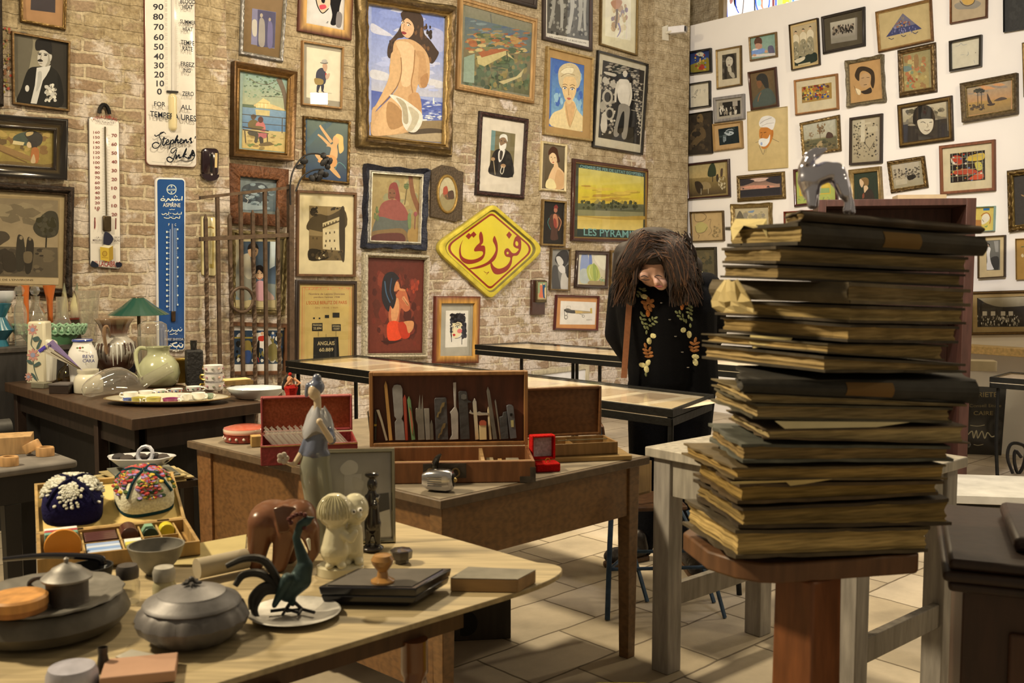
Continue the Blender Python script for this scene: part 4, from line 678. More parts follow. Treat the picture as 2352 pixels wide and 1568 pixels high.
for i in range(40):
 a=2*math.pi*i/40;rr3 .append([pl.at(uc+(ru-.012+.012*math.cos(f))*math.cos(a),vc+(rv-.012+.012*math.cos(f))*math.sin(a),.024+.014*math.sin(f)) for f in [j*math.pi/4 for j in range(8)]])
rr3 .append(rr3[0]);mb.rings(rr3,True,(False,False));mb.build('oval_frame','gilt',ov)
mb=MB('#a2905c');paint(mb,pl,[e('#b5a778',1023,446,22,42),e('#8f7f50',1023,462,18,24),b(['#6a4a2c','#8a5a38','#5c4a2a'],16,1010,438,1038,460,2,6,seed=38),s('#a0492f',1014,432,1022,428,1024,444,1014,446),s('#4a3424',1024,442,1036,438,1038,456,1026,456)],'',.026);mb.build('miniature','paint',ov)
pic(BW,(695,302,1085,320,1078,872,690,868),'brown photograph of a hillside town building in a wide cream mat',[g('#8a7448','#6a5632',770,405,1002,415,998,765,768,762),s('#4e4026',770,500,830,460,900,470,1000,430,1000,560,770,570),b(['#3a301e','#2c2416'],30,772,406,830,480,5,14,seed=39),b(['#3a301e','#2c2416'],20,900,412,1000,440,4,10,seed=40),p('#c9b47c',858,520,968,478,972,700,860,690),p('#d4c08a',860,560,972,560,972,700,862,690),p('#8a7448',770,560,860,580,858,690,770,695),p('#6a5632',770,600,855,606,855,690,770,690),p('#5a4a2c',855,545,972,500,972,510,858,556)]+[k('#4a3c24',7,x,y,x,y+14) for x,y in ((868,528),(885,522),(905,514),(925,508),(945,502),(880,580),(905,576),(935,572),(880,630),(905,628),(935,628),(915,680),(940,680),(795,610),(820,612),(875,660))]+[s('#3a301e',968,460,1000,430,1000,760,970,700),s('#2c2416',770,690,860,700,900,740,850,762,770,760),p('#d9c590',820,750,880,715,885,728,835,758),b(['#2c2416','#4a3c24','#5f4e2e'],30,772,690,998,760,5,16,seed=41)],'D',fw=16,prof='flat',fc=('#5a3a1e','#6f4a28'),fm='wood',bg='#dcc890',pane=True)
pic(BW,(690,890,1088,900,1085,1480,683,1475),'language-school statistics poster with black number plates, dark frame',[p('#c2a55c',712,925,1060,925,1050,1440,712,1440),k('#c07a48',5,725,940,1048,942,1040,1440),k('#c07a48',5,725,940,722,1440),k('#c98a50',3,738,955,1035,957,1028,1440),k('#c98a50',3,738,955,734,1440),b(['#c98050'],26,730,938,1042,958,3,6,seed=42),t('#8a6a48','Nombre de Lecons Donnees',768,990,235,14),t('#8a6a48','pendant l\'annee 1908',800,1012,170,14),t('#b5602e','L\'ECOLE BERLITZ DE PARIS',752,1052,265,22,-.01),t('#b08a50','EN 1908 1909',810,1078,150,10),p('#25241f',795,1137,807,1137,807,1148,795,1148),p('#25241f',832,1138,843,1138,843,1148,832,1148),p('#25241f',872,1121,900,1121,900,1141,872,1141),p('#25241f',923,1106,968,1106,968,1138,923,1138),p('#25241f',788,1175,857,1173,857,1226,788,1226),t('#c2ad72','FRANCAIS',794,1192,57,10),t('#c2ad72','22.894',796,1216,54,15),p('#25241f',918,1182,976,1181,977,1225,918,1225),t('#c2ad72','ESPAGNOL',923,1198,49,9),t('#c2ad72','13.357',930,1217,38,12),p('#25241f',798,1268,960,1264,968,1450,795,1450),t('#cdb67a','ANGLAIS',823,1320,112,26,-.02),t('#cdb67a','60.889',835,1361,92,24,-.02),k('#8a7a4c',3,830,1228,830,1260),k('#8a7a4c',3,945,1226,945,1262),k('#8a7a4c',3,880,1245,880,1265)],'D',fw=30,prof='step',fc=('#2a1d15','#35251a','#6a4f28'),fm='wood',bg='#b3954e',pane=True)
pic(BW,(1140,708,1572,728,1558,1405,1138,1410),'painting of a seated woman with long dark hair in a red skirt, white carved frame',[g('#5a2418','#6a2c1c',1170,770,1510,772,1500,1350,1168,1365),b(['#6f2a1c','#4a1c14','#7a3422','#552418'],90,1175,780,1500,1340,16,50,.6,seed=43),b(['#a03c22','#8a3422'],14,1400,880,1500,1000,8,22,.5,seed=44),s('#b5623a',1330,1000,1370,950,1400,960,1420,1020,1430,1080,1400,1100,1370,1080,1350,1180,1300,1180,1290,1100,1310,1040),s('#d09058',1310,1050,1350,1010,1360,1080,1340,1160,1310,1160),s('#c27a48',1320,930,1345,900,1362,930,1350,960,1325,965),l('#cf8e58',(16,10),1385,1000,1420,1060,1380,1010),l('#c9854e',(18,12),1345,905,1360,950,1400,960),s('#201d20',1250,900,1275,850,1320,840,1360,880,1340,900,1325,960,1340,1010,1320,1080,1300,1060,1290,1100,1260,1060,1245,1000),l('#3f5a6a',7,1265,900,1275,980,1300,1040),l('#36485a',6,1310,880,1300,960,1318,1020),s('#d8451f',1280,1190,1310,1160,1360,1170,1380,1220,1375,1270,1330,1290,1285,1280),s('#b5341a',1350,1180,1400,1170,1430,1230,1420,1270,1375,1270),s('#c98850',1390,1165,1450,1162,1450,1210,1420,1240,1405,1190),s('#3a1610',1240,1290,1330,1290,1380,1285,1300,1310)],'D',fw=34,prof='ogee',fc=('#b9a981','#d0c19a','#bfae86','#a3936c'),fm='carved',depth=.06,orn=.12,freq=90,bg='#5a2418',pm='paint')
pic(BW,(150,855,515,858,500,1402,138,1405),'coloured drawing of a woman with black curly hair in a golden wood frame',[p('#e9e6e0',228,973,412,973,402,1268,222,1275),s('#efd9a2',285,1060,330,1040,368,1070,372,1130,340,1180,300,1200,275,1160),b(['#2c2a2c','#3c393a','#1c1b1d'],60,255,985,395,1080,10,26,seed=45),b(['#2c2a2c','#413e40'],30,350,1050,402,1210,8,20,.6,seed=46),b(['#2c2a2c','#413e40'],16,256,1060,284,1220,6,14,.5,seed=47),l('#2c2a2c',5,268,1100,275,1230),l('#2c2a2c',5,360,1180,358,1250),e('#e27a70',340,1140,20,18),e('#f4f0e8',322,1106,14,8,-15),e('#3c5a3c',322,1106,6),l('#1c1a1a',4,304,1106,322,1092,340,1098),l('#1c1a1a',4,302,1088,325,1076,345,1088),e('#f4f0e8',284,1108,7,6),e('#2c2a2a',283,1108,4),s('#c23030',282,1168,296,1162,306,1172,292,1182),l('#9a8a6a',3,290,1100,282,1142,292,1148),l('#3a3a3a',3,300,1200,345,1190,370,1140)],'F',fw=58,prof='flat',fc=('#6a2f1c','#c78f42','#dba552','#c9933f'),fm='wood',depth=.04,mount=(207,930,448,930,435,1338,200,1348),mcol='#a39b80',bg='#b0a88c',lip=None,pane=True)
pic(BW,(262,560,655,585,625,1125,262,1110),'tinted studio photograph of a man and a smiling woman, behind the iron gate',[g('#b5a374','#7c8a84',285,625,560,640,552,1022,285,1022),g('#3f4a50','#596a74',330,640,555,640,550,920,330,900),p('#c9d0c4',515,640,550,642,545,800,510,820),s('#8f8a72',300,780,340,730,385,740,390,1000,300,1000),s('#b9ae8c',330,740,375,720,385,760,390,880,345,860),e('#c9a070',402,700,34,46),s('#241f1a',365,690,380,655,420,650,440,690,415,680,380,690),e('#2c241c',395,700,4),e('#2c241c',420,702,4),e('#e0b584',444,850,30,40),s('#231d1a',412,850,420,805,455,795,478,830,478,880,466,850,440,825,425,850),l('#a5362c',4,432,878,446,886,460,876),e('#2c241c',435,848,4),e('#2c241c',458,848,4),s('#cf9a94',415,930,440,895,480,910,500,960,500,1020,418,1020),s('#c2a088',490,960,530,990,540,1018,500,1018)],'D',fw=40,prof='ogee',fc=('#8a784c','#a8935c','#7a683e','#b59f68'),depth=.05,orn=.3,freq=90,bg='#c2ae78',pane=True,mount=(285,612,572,628,566,1075,285,1068),mcol='#8a7a50')
pic(BW,(255,1165,640,1180,628,1512,255,1518),'bold poster-like print of working figures in black and white behind the gate',[p('#f0e4c4',265,1205,612,1207,608,1470,268,1478),p('#33424e',278,1222,606,1222,600,1440,275,1445),b(['#1d1c1a','#e6dcbc','#8a7a3c','#3f5a7c','#1d1c1a','#d8cfb2'],90,280,1225,602,1440,8,26,.8,seed=48),p('#f0e6c8',420,1240,490,1230,520,1290,500,1350,430,1330),s('#c23a28',440,1262,490,1258,494,1290,440,1290),e('#d8a878',462,1242,10,12),s('#23211e',430,1300,445,1295,440,1400,420,1400),s('#8f7a3c',340,1300,385,1295,390,1380,350,1385),s('#3a4f78',345,1360,388,1360,380,1430,350,1430),s('#efe6cc',470,1290,520,1290,540,1400,480,1400),l('#c2352a',5,400,1420,430,1400,440,1430),p('#a5903c',280,1265,400,1265,400,1275,280,1275),s('#8a7c44',500,1330,550,1310,560,1400,510,1420)],'D',fw=26,prof='flat',fc=('#5f3a1e','#7a4c28'),fm='wood',bg='#f0e4c4',pane=True)
pic(BW,(1095,458,1257,462,1248,812,1082,806),'black and white photograph of two faces close together, thin gilt frame',[g('#8f8a78','#6a665a',1105,470,1245,475,1238,800,1095,795),s('#2a2826',1140,510,1180,480,1225,490,1230,570,1190,620,1150,600,1120,560),s('#cfc6ae',1130,540,1160,530,1190,570,1180,600,1150,600),s('#d8cfb8',1145,620,1180,600,1205,630,1200,670,1165,660),s('#c9c0a8',1175,680,1210,670,1240,740,1238,798,1170,795),s('#3a3834',1205,620,1240,600,1238,700,1215,690),s('#4a4740',1100,620,1140,610,1150,700,1165,790,1100,790)],'F',fw=12,prof='flat',fc=('#6a5330','#8a6f42'),bg='#8f8a78',pane=True)
pic(BW,(1306,480,1575,488,1560,797,1290,788),'watercolour still life of a melon in a dark brown frame',[g('#d9cfae','#cfc08a',1325,512,1542,520,1535,765,1318,758),s('#8f9cb4',1340,515,1390,520,1400,640,1350,700,1325,680),s('#6f80a8',1400,515,1420,518,1425,600,1405,620),s('#b9bda8',1330,640,1390,640,1400,740,1330,740),s('#b8bc5c',1380,640,1400,600,1450,595,1480,640,1490,700,1450,735,1400,720),s('#9aa850',1430,600,1450,600,1460,720,1440,730),l('#d8d890',5,1410,610,1400,660,1420,715),l('#7a8a3c',4,1450,600,1470,660,1465,710),s('#a8905c',1400,730,1470,730,1530,720,1530,762,1400,760),b(['#8a9a5c','#b08a5c','#9cae80'],16,1480,690,1535,755,6,16,seed=49),s('#e6dcb4',1440,530,1535,530,1530,640,1480,610)],'F',fw=30,prof='round',fc=('#2f1f18','#3d281e'),fm='lacquer',bg='#d9cfae',pane=True)
pic(BW,(1584,478,1760,482,1755,1040,1576,1030),'edge of a thin gilt frame with a grey picture behind the woman\'s hair',[g('#8a8478','#7a7260',1592,500,1740,500,1735,780,1588,780)],'F',fw=12,prof='flat',fc=('#7a5c30','#95743f'),bg='#9a8a5c')
pic(BW,(1137,843,1493,852,1480,1142,1120,1132),'drawing of an early monoplane in an orange mat and red-brown frame',[p('#f0e6cd',1168,893,1458,905,1448,1088,1160,1086),s('#4a463e',1205,960,1230,956,1260,968,1290,975,1290,996,1230,992,1208,984),p('#d0ae62',1285,972,1345,977,1345,996,1288,996),p('#c2a468',1345,978,1412,982,1412,992,1345,995),p('#c9ab4c',1408,954,1424,952,1426,996,1410,996),k('#8f8468',3,1205,966,1290,970,1412,982),k('#8f8468',3,1290,998,1412,994),k('#8f8468',2,1218,935,1248,937,1245,970,1215,968,1218,935),l('#5a554a',4,1196,960,1202,1040),k('#6f6856',3,1225,990,1215,1020),k('#6f6856',3,1320,1000,1352,1010),e('#5f594c',1210,1026,14,18),e('#f0e6cd',1210,1026,10,13),e('#5f594c',1352,1018,10,12),e('#f0e6cd',1352,1018,7,9),e('#3c3830',1202,970,5,9),t('#8a8068','BLERIOT XI',1378,1052,44,7)],'F',fw=18,prof='round',fc=('#4a1c16','#5f281e'),fm='lacquer',bg='#cf8d4a',pane=True)
LP=[ob for ob in sc.objects if ob.get('label','').startswith('travel poster')][0]
mb=MB();paint(mb,BW.shifted(.0072),[t('#76a391','LES PYRAMIDES',1355,358,520,60,.055)],'F',.002);mb.build('lettering','paper',LP,smooth=False)
wp=thing('wooden_holder',BW.at(*BW.uv(1231,723)),'small dark wooden wall holder with a picture of dancing couples','wall holder')
def wall_box(mb,pl,q,h0,h1,view=''):
 q_=quad_uv(pl,q,view);return mb.hexa([pl.at(a[0],a[1],h0) for a in q_],[pl.at(a[0],a[1],h1) for a in q_])
mb=MB('#42261a');wall_box(mb,BW,(918,720,1027,722,1020,1005,913,1008),.003,.03,'F');mb.build('back_board','lacquer',wp,bevel=.003)
mb=MB('#6a5a38');wall_box(mb,BW,(940,728,1024,728,1020,905,938,905),.03,.055,'F');mb.build('frame','gilt',wp,bevel=.004)
mb=MB();paint(mb,BW,[p('#8f9a6a',948,740,1018,740,1014,880,945,880),p('#b59a68',945,830,1015,830,1014,880,945,880),s('#c8704c',962,770,980,760,985,800,995,860,955,860,965,810),s('#34506a',985,765,1005,760,1008,860,990,860),e('#d8b080',972,758,7),e('#d0a878',995,755,7),s('#c9b27a',1000,790,1012,790,1012,860,1002,860)],'F',.0555);mb.build('print','paper',wp,smooth=False)
sc_=thing('security_camera',BW.at(*BW.uv(1545,88)),'small white security camera on a bracket near the corner of the brick wall','camera')
mb=MB('#cdbf9a');wall_box(mb,PIER,(1520,62,1532,58,1534,94,1520,92),.001,.012);mb.build('bracket','plastic',sc_)
mb=MB('#ddd3bd');c_=PIER.at(*PIER.uv(1540,72),.08);mb.box(c_,(.16,.07,.065),R(-28));mb.build('body','plastic',sc_,bevel=.006)
mb=MB('#cdbf9a');mb.tube([PIER.at(*PIER.uv(1527,76),.008),c_],.012,8);mb.build('arm','plastic',sc_)
mb=MB('#1c1a1c');mb.box(c_+Vector((.079,-.042,0)),(.012,.05,.045),R(-28));mb.build('lens','lacquer',sc_)
# enamel thermometers and signs
def plate(name,pl,q,label,cat,cols,view,art,h=.018,m='enamel',rim=None,rnd=.02,bev=.004):
 """a domed enamel plate with painted lettering"""
 pf=pl.shifted(h);quad=quad_uv(pf,q,view);cx=sum(a[0] for a in quad)/4;cy=min(a[1] for a in quad)
 root=thing(name,pl.at(cx,cy),label,cat)
 def rounded(qd,r_):
  P=[Vector(a) for a in qd];o_=[]
  for i in range(4):
   a,c,d=P[i-1],P[i],P[(i+1)%4];u_,v_=(a-c).normalized()*r_,(d-c).normalized()*r_
   for j in range(6):
    f=j/5*math.pi/2;o_.append(c+u_+v_-u_*math.sin(f)-v_*math.cos(f) if False else c+u_*(1-math.sin(f))+v_*(1-math.cos(f)))
  return o_
 mb=MB();ro=rounded(quad,rnd);n2=len(ro)
 ri=rounded(inset(quad,bev*1.5),max(.003,rnd-bev));
 mb.rings([[pl.at(a.x,a.y,.002) for a in ro],[pl.at(a.x,a.y,h*.8) for a in ro],[pl.at(a.x,a.y,h) for a in ri]],True,(True,True),[lin(cols[1])]*2+[lin(cols[0])])
 mb.build('plate',m,root,angle=60)
 if rim:
  r2=rounded(inset(quad,rim),max(.003,rnd-rim));mb=MB(cols[2]);mb.add([pf.at(a.x,a.y,.0006) for a in r2],[list(range(n2))]);mb.build('field',m,root,smooth=False)
 mb=MB();paint(mb,pf,art,view,.001);mb.build('lettering',m,root,smooth=False)
 return root,pf
nums=[]
for i,v in enumerate((90,80,70,60,50,40,30,20,10,0)):
 y=(58,138,222,305,384,463,536,611,684,750)[i]+24;nums.append(t('#1b1f26',str(v),(1253,1253,1258,1258,1259,1258,1260,1262,1280,1285)[i],y,(84,84,82,82,80,82,80,78,62,38)[i],50))
ticks=[k('#6a665e',1.2,1345,y,1368 if j%5 else 1338,y+1) for j,y in enumerate(range(-60,740,8))]+[k('#8a867a',1,1430,y,1448,y+1) for y in range(-60,740,8)]
st,pf=plate('enamel_thermometer',BL,(1178,-700,1592,-660,1612,1372,1198,1350),'tall white enamel ink-maker\'s thermometer sign with black lettering','thermometer',('#ece4dc','#7a3a30'),'A',nums+ticks+[t('#1b1f26','BLOOD',1463,34,122,36,.06),t('#1b1f26','HEAT',1480,80,85,36,.04),t('#1b1f26','SUMMER',1462,196,128,33,.12),t('#1b1f26','HEAT',1482,258,82,34,.08),t('#1b1f26','TEMPE',1466,368,110,36,.1),t('#1b1f26','RATE',1480,420,84,36,.08),t('#1b1f26','FREEZ',1466,544,112,36,.1),t('#1b1f26','ING',1484,597,62,34,.06),t('#1b1f26','ZERO',1478,788,94,36,.04),t('#1b1f26','FOR',1248,872,92,38,.05),t('#1b1f26','ALL',1466,898,88,38,.06),t('#1b1f26','TEMPERA URES',1214,958,378,48,.11),l('#14181f',(5,10),1345,1100,1325,1085,1300,1090,1290,1120,1305,1150,1300,1185,1270,1215,1240,1210,1235,1185,1262,1168,1290,1180),l('#14181f',9,1252,1105,1262,1118,1290,1105,1330,1082),l('#14181f',11,1330,1122,1318,1180,1328,1192,1345,1170),l('#14181f',8,1312,1142,1350,1136),l('#14181f',9,1345,1172,1366,1162,1360,1145,1346,1165,1352,1186,1374,1178,1386,1150,1372,1222),l('#14181f',9,1384,1160,1402,1146,1404,1170,1388,1182),l('#14181f',11,1408,1176,1440,1110,1420,1176),l('#14181f',11,1424,1160,1442,1146,1440,1172,1456,1168),l('#14181f',9,1458,1162,1476,1152,1468,1140,1458,1160,1466,1178,1486,1166),l('#14181f',11,1490,1146,1488,1174,1508,1144,1514,1170,1530,1158),l('#14181f',11,1534,1150,1548,1132,1546,1154,1556,1168,1540,1174),k('#14181f',8,1586,1118,1580,1138),l('#14181f',(6,11),1438,1222,1420,1212,1394,1222,1384,1244,1398,1256,1430,1226,1412,1290,1390,1326,1362,1324,1352,1300,1372,1288,1400,1304),l('#14181f',11,1430,1268,1424,1304,1450,1268,1452,1296,1470,1286),l('#14181f',11,1478,1290,1512,1216,1486,1292),l('#14181f',9,1512,1262,1492,1278,1518,1296,1534,1286),l('#14181f',11,1536,1282,1564,1250,1560,1276,1576,1270,1560,1232,1544,1290,1520,1302),l('#14181f',(3,9),1424,1332,1450,1318,1520,1322,1562,1310,1580,1270),l('#8a867a',2,1228,1326,1300,1332,1345,1334),l('#8a867a',2,1440,1346,1520,1350)],h=.022,rnd=.03)
mb=MB('#d8cdb4');mb.tube([pf.at(*pf.uv(1408/3.5643,-260),.008),pf.at(*pf.uv(1412/3.5643,745/3.5643),.008)],.009,8);mb.build('glass_tube','enamel',st)
mb=MB('#d9c48a');a,c=pf.uv(1410/3.5643,800/3.5643),pf.uv(1412/3.5643,1040/3.5643);mb.cone(pf.at(*a,.006),.027,pf.at(*c,.006),.027,16);mb.build('bulb_cover','ceramic',st)
mb=MB('#2c2822');wall_box(mb,pf,(1362,742,1452,748,1452,764,1362,758),.001,.016,'A');mb.build('clip','iron',st)
nl=[t('#8f4a40',str(160-10*i),764+(12 if i>6 else 0),1094+41.2*i,52 if i<7 else 40,22) for i in range(16)]+[t('#8f4a40','0',790,1718+9,18,22)]
nr=[t('#8f4a40',str(abs(70-10*i)),912 if i!=7 else 924,1122+71.8*i,44 if i!=7 else 22,27) for i in range(10)]
vi,pf2=plate('enamel_thermometer',BL,(726,950,978,985,990,2205,738,2180),'white enamel mineral-water thermometer with red numerals and a yellow box motif','thermometer',('#ece4dc','#4a4038'),'A',nl+nr+[k('#5a5048',1.4,832,1050+13.6*i,858,1051+13.6*i) for i in range(52)]+[k('#5a5048',1.6,872,1108+24*i,894,1110+24*i) for i in range(29)]+[t('#8f2c26','VIL',750,988,52,24,-.30),t('#8f2c26','LACAB',802,972,90,24,-.0),t('#8f2c26','RAS',890,972,62,24,.42),t('#5a4a44','EAU PURGATIVE',786,1002,142,14,.1),t('#5a4a44','MEILLEU',752,1975,72,18),t('#5a4a44','- LA -',770,1950,50,14),t('#5a4a44','EAUX',932,1952,40,16),t('#5a4a44','SALINES',925,1978,50,18),t('#8f2c26','VILLACABRAS',752,2178,226,44,.03),p('#c9a73a',812,2020,884,2030,886,2140,816,2126),p('#a5842c',884,2030,918,2010,920,2120,886,2140),p('#e6d9a8',812,2020,850,2005,918,2010,884,2030),e('#a07a28',850,2076,22,24),k('#a07a28',4,826,2104,878,2112),e('#b59436',850,2076,14,16),s('#2c2c36',838,1990,850,1900,900,1920,920,1960,890,2005,850,2000),s('#23242c',738,2180,745,2135,780,2150,800,2170,790,2186),s('#23242c',940,2150,985,2150,988,2180,950,2188),l('#c26a5c',3,770,1790,776,1840,768,1880),],h=.018,rnd=.02)
mb=MB();paint(mb,pf2,[l('#7a4a40',10,776,1780,774,1870),l('#7a4a40',10,948,1785,946,1875)],'A',.0016);mb.build('scale_name','enamel',vi,smooth=False)
mb=MB('#8a7a58');mb.tube([pf2 .at(*pf2 .uv(858/3.5643,1038/3.5643),.006),pf2 .at(*pf2 .uv(870/3.5643,1760/3.5643),.006)],.005,8);mb.build('glass_tube','brass',vi)
mb=MB('#5a4a30');wall_box(mb,pf2,(835,1765,902,1770,902,1895,835,1890),.001,.024,'A');mb.build('bulb_guard','brass',vi,bevel=.006)
mb=MB('#1a1816');a=pf2 .uv(855/3.5643,930/3.5643);mb.tube([pf2 .at(a[0]+.03*math.cos(f)*(1 if f else 1),a[1]+.055*math.sin(f),.0) for f in [math.pi*j/10 for j in range(11)]],.012,8);mb.build('hanging_loop','iron',vi)
bt_,pf3=plate('enamel_thermometer',BL,(1272,25,1522,32,1520,1450,1290,1440),'long blue enamel aspirin thermometer with white Arabic and Latin lettering','thermometer',('#e6ddd0','#d6ccbc','#254d7c'),'B',[e('#d9e0e4',1404,125,41,41),e('#254d7c',1404,125,35,35),t('#d9e0e4','BAYER',1370,134,68,15),t('#d9e0e4','B',1398,108,12,14),t('#d9e0e4','Y',1398,154,12,14),t('#d9e0e4','E',1398,156,11,13),l('#dfe3e2',9,1490,180,1487,214),l('#dfe3e2',(8,11),1476,206,1462,214,1452,204,1440,214,1428,204,1418,214,1408,200,1404,212,1390,214),l('#dfe3e2',9,1388,212,1376,200,1366,214,1352,226),l('#dfe3e2',8,1352,208,1330,198,1316,208,1326,216,1350,212),e('#dfe3e2',1446,184,5),e('#dfe3e2',1426,186,5),e('#dfe3e2',1436,176,5),e('#dfe3e2',1412,232,5),e('#dfe3e2',1336,182,5),t('#e6e6de','ASPIRINE',1332,267,144,32,.02),l('#dfe3e2',4,1384,288,1396,290,1404,286,1420,290,1430,286),l('#dfe3e2',6,1484,308,1482,328),l('#dfe3e2',6,1476,326,1460,328,1448,322,1440,328,1420,326,1412,318),e('#dfe3e2',1452,312,3),k('#dfe3e2',5,1390,320,1402,320),l('#dfe3e2',6,1380,308,1378,328,1366,328,1354,320,1344,328,1330,330,1322,322),e('#dfe3e2',1360,338,3),l('#dfe3e2',6,1470,340,1468,360,1456,358,1440,352,1430,362,1408,360,1398,350,1380,360,1360,360,1340,354),e('#dfe3e2',1384,342,3),e('#dfe3e2',1414,344,3),t('#dfe3e2','F',1376,422,10,20),t('#dfe3e2','C',1428,424,12,20),p('#7f93ae',1386,450,1396,450,1394,1118,1382,1118),p('#5f7896',1418,440,1440,440,1440,1120,1418,1120)]+[k('#cfd6d8',3,1366,472+43.5*i,1386,473+43.5*i) for i in range(15)]+[p('#cfd6d8',1356,464+43.5*i,1370,464+43.5*i,1370,480+43.5*i,1356,480+43.5*i) for i in range(15)]+[p('#cfd6d8',1444,444+77*i,1456,444+77*i,1456,458+77*i,1444,458+77*i) for i in range(9)]+[k('#c0cad0',2,1436,446+7.7*i,1444,446+7.7*i) for i in range(80)]+[l('#dfe3e2',6,1480,1264,1472,1280,1456,1278,1450,1266,1440,1284,1428,1276,1410,1280,1402,1268,1390,1282,1376,1290),l('#dfe3e2',6,1372,1272,1362,1286,1350,1276,1342,1284),e('#dfe3e2',1470,1254,3),e('#dfe3e2',1428,1290,3),e('#dfe3e2',1398,1258,3),e('#dfe3e2',1350,1262,3),l('#dfe3e2',5,1444,1304,1430,1308,1416,1302,1400,1308,1378,1308),e('#dfe3e2',1430,1296,3),p('#3a3e44',1334,1338,1500,1340,1500,1362,1336,1360),t('#b9bec0','H003\' SHIYOA',1340,1358,152,20),l('#e6e6de',11,1486,1388,1480,1412,1462,1410,1452,1396,1440,1410,1416,1408,1400,1388,1440,1376),l('#e6e6de',9,1396,1408,1380,1400,1370,1410,1352,1408),e('#e6e6de',1474,1382,4),e('#e6e6de',1462,1382,4),e('#e6e6de',1436,1424,4),e('#e6e6de',1388,1386,4),l('#e6e6de',6,1450,1432,1448,1448),l('#e6e6de',6,1440,1446,1426,1446,1412,1440,1404,1448)],h=.02,rim=.011,rnd=.03)
mb=MB('#8f9aa8');mb.tube([pf3 .at(*pf3 .uv(1408/3.5643,400+405/3.5643),.005),pf3 .at(*pf3 .uv(1408/3.5643,400+1130/3.5643),.005)],.005,8);mb.build('glass_tube','enamel',bt_)
mb=MB('#5a4630');wall_box(mb,pf3,(1398,1120,1432,1120,1432,1205,1398,1205),.001,.015,'B');mb.build('bulb_guard','brass',bt_,bevel=.004)
bk,pf4=plate('bakelite_thermometer',BL,(1660,1208,1796,1216,1790,1440,1656,1430),'small dark brown bakelite thermometer with a rounded foot beside the ink sign','thermometer',('#241518','#1c1012'),'A',[p('#0f0a0c',1722,1254,1742,1254,1740,1410,1720,1410),p('#cdb070',1760,1252,1780,1254,1778,1372,1757,1372),p('#8f8478',1728,1256,1738,1246,1748,1256,1738,1264),e('#a89c88',1733,1428,8,8)],h=.03,m='lacquer',rnd=.03)
mb=MB('#241518');a=pf4 .uv(1724/3.5643,1424/3.5643);mb.add([pf4 .at(a[0]+.062*math.cos(f),a[1]-.045*math.sin(f),h_) for h_ in (-.027,0) for f in [math.pi*j/12 for j in range(13)]],[list(range(13)),list(range(13,26))]+[(j,(j+1)%13,13+(j+1)%13,13+j) for j in range(13)]);mb.build('rounded_foot','lacquer',bk)
plate('enamel_thermometer',BL,(1650,340,1768,350,1768,835,1655,828),'narrow cream thermometer plate half hidden behind the iron gate','thermometer',('#dcc98a','#a8955c'),'B',[k('#a08a50',2,1700,480+12*i,1722,480+12*i) for i in range(22)]+[p('#b59a50',1740,480,1748,480,1746,770,1738,770),l('#b58a3c',8,1690,440,1720,430,1750,442),p('#b09648',1712,735,1748,735,1748,765,1712,765)],h=.02,rnd=.012)
# yellow lozenge sign
lo=[(1133,473),(1250,572),(1128,683),(999,567)]
pf5=BW.shifted(.05);Q=[Vector(pf5 .uv(*a)) for a in lo]
def lozenge(qd,f,r_):
 cen=sum(qd,Vector((0,0)))/4;P=[cen+(a-cen)*f for a in qd];o_=[]
 for i in range(4):
  a,c,d=P[i-1],P[i],P[(i+1)%4];rr_=r_*(1.0 if i%2 else .35)
  A_1,D_1=c+(a-c).normalized()*rr_,c+(d-c).normalized()*rr_
  for j in range(8):
   x=j/7;o_.append(A_1*(1-x)**2+c*2*x*(1-x)+D_1*x*x)
 return o_
Q=[Q[0]+(Q[0]-sum(Q,Vector((0,0)))/4)*.02,*Q[1:]]
sg=thing('lozenge_sign',BW.at(*BW.uv(1128,684)),'yellow lozenge-shaped shop sign with dark red Arabic lettering','sign')
mb=MB();Rg=[];cs=[]
for f,h_,c_ in ((1.03,.004,'#a8913a'),(1.03,.05,'#cdb63c'),(1.0,.056,'#d2bb3a'),(.93,.056,'#c9b236'),(.92,.05,'#6f6430'),(.895,.036,'#7a6c2c'),(.89,.034,'#8f7d30')):
 Rg.append([BW.at(a.x,a.y,h_) for a in lozenge(Q,f,.14)]);cs.append(lin(c_))
mb.rings(Rg,True,(True,False),cs);mb.build('rim','dust',sg,angle=50)
mb=MB('#d2bc2c');mb.add([BW.at(a.x,a.y,.034) for a in lozenge(Q,.89,.13)],[list(range(32))]);mb.build('panel','enamel',sg,smooth=False)
mb=MB('#8c2c1a');o1,o2=lozenge(Q,.84,.115),lozenge(Q,.79,.105);mb.add([BW.at(a.x,a.y,.0345) for a in o1+o2],[(i,(i+1)%32,32+(i+1)%32,32+i) for i in range(32)]);mb.build('border_line','enamel',sg,smooth=False)
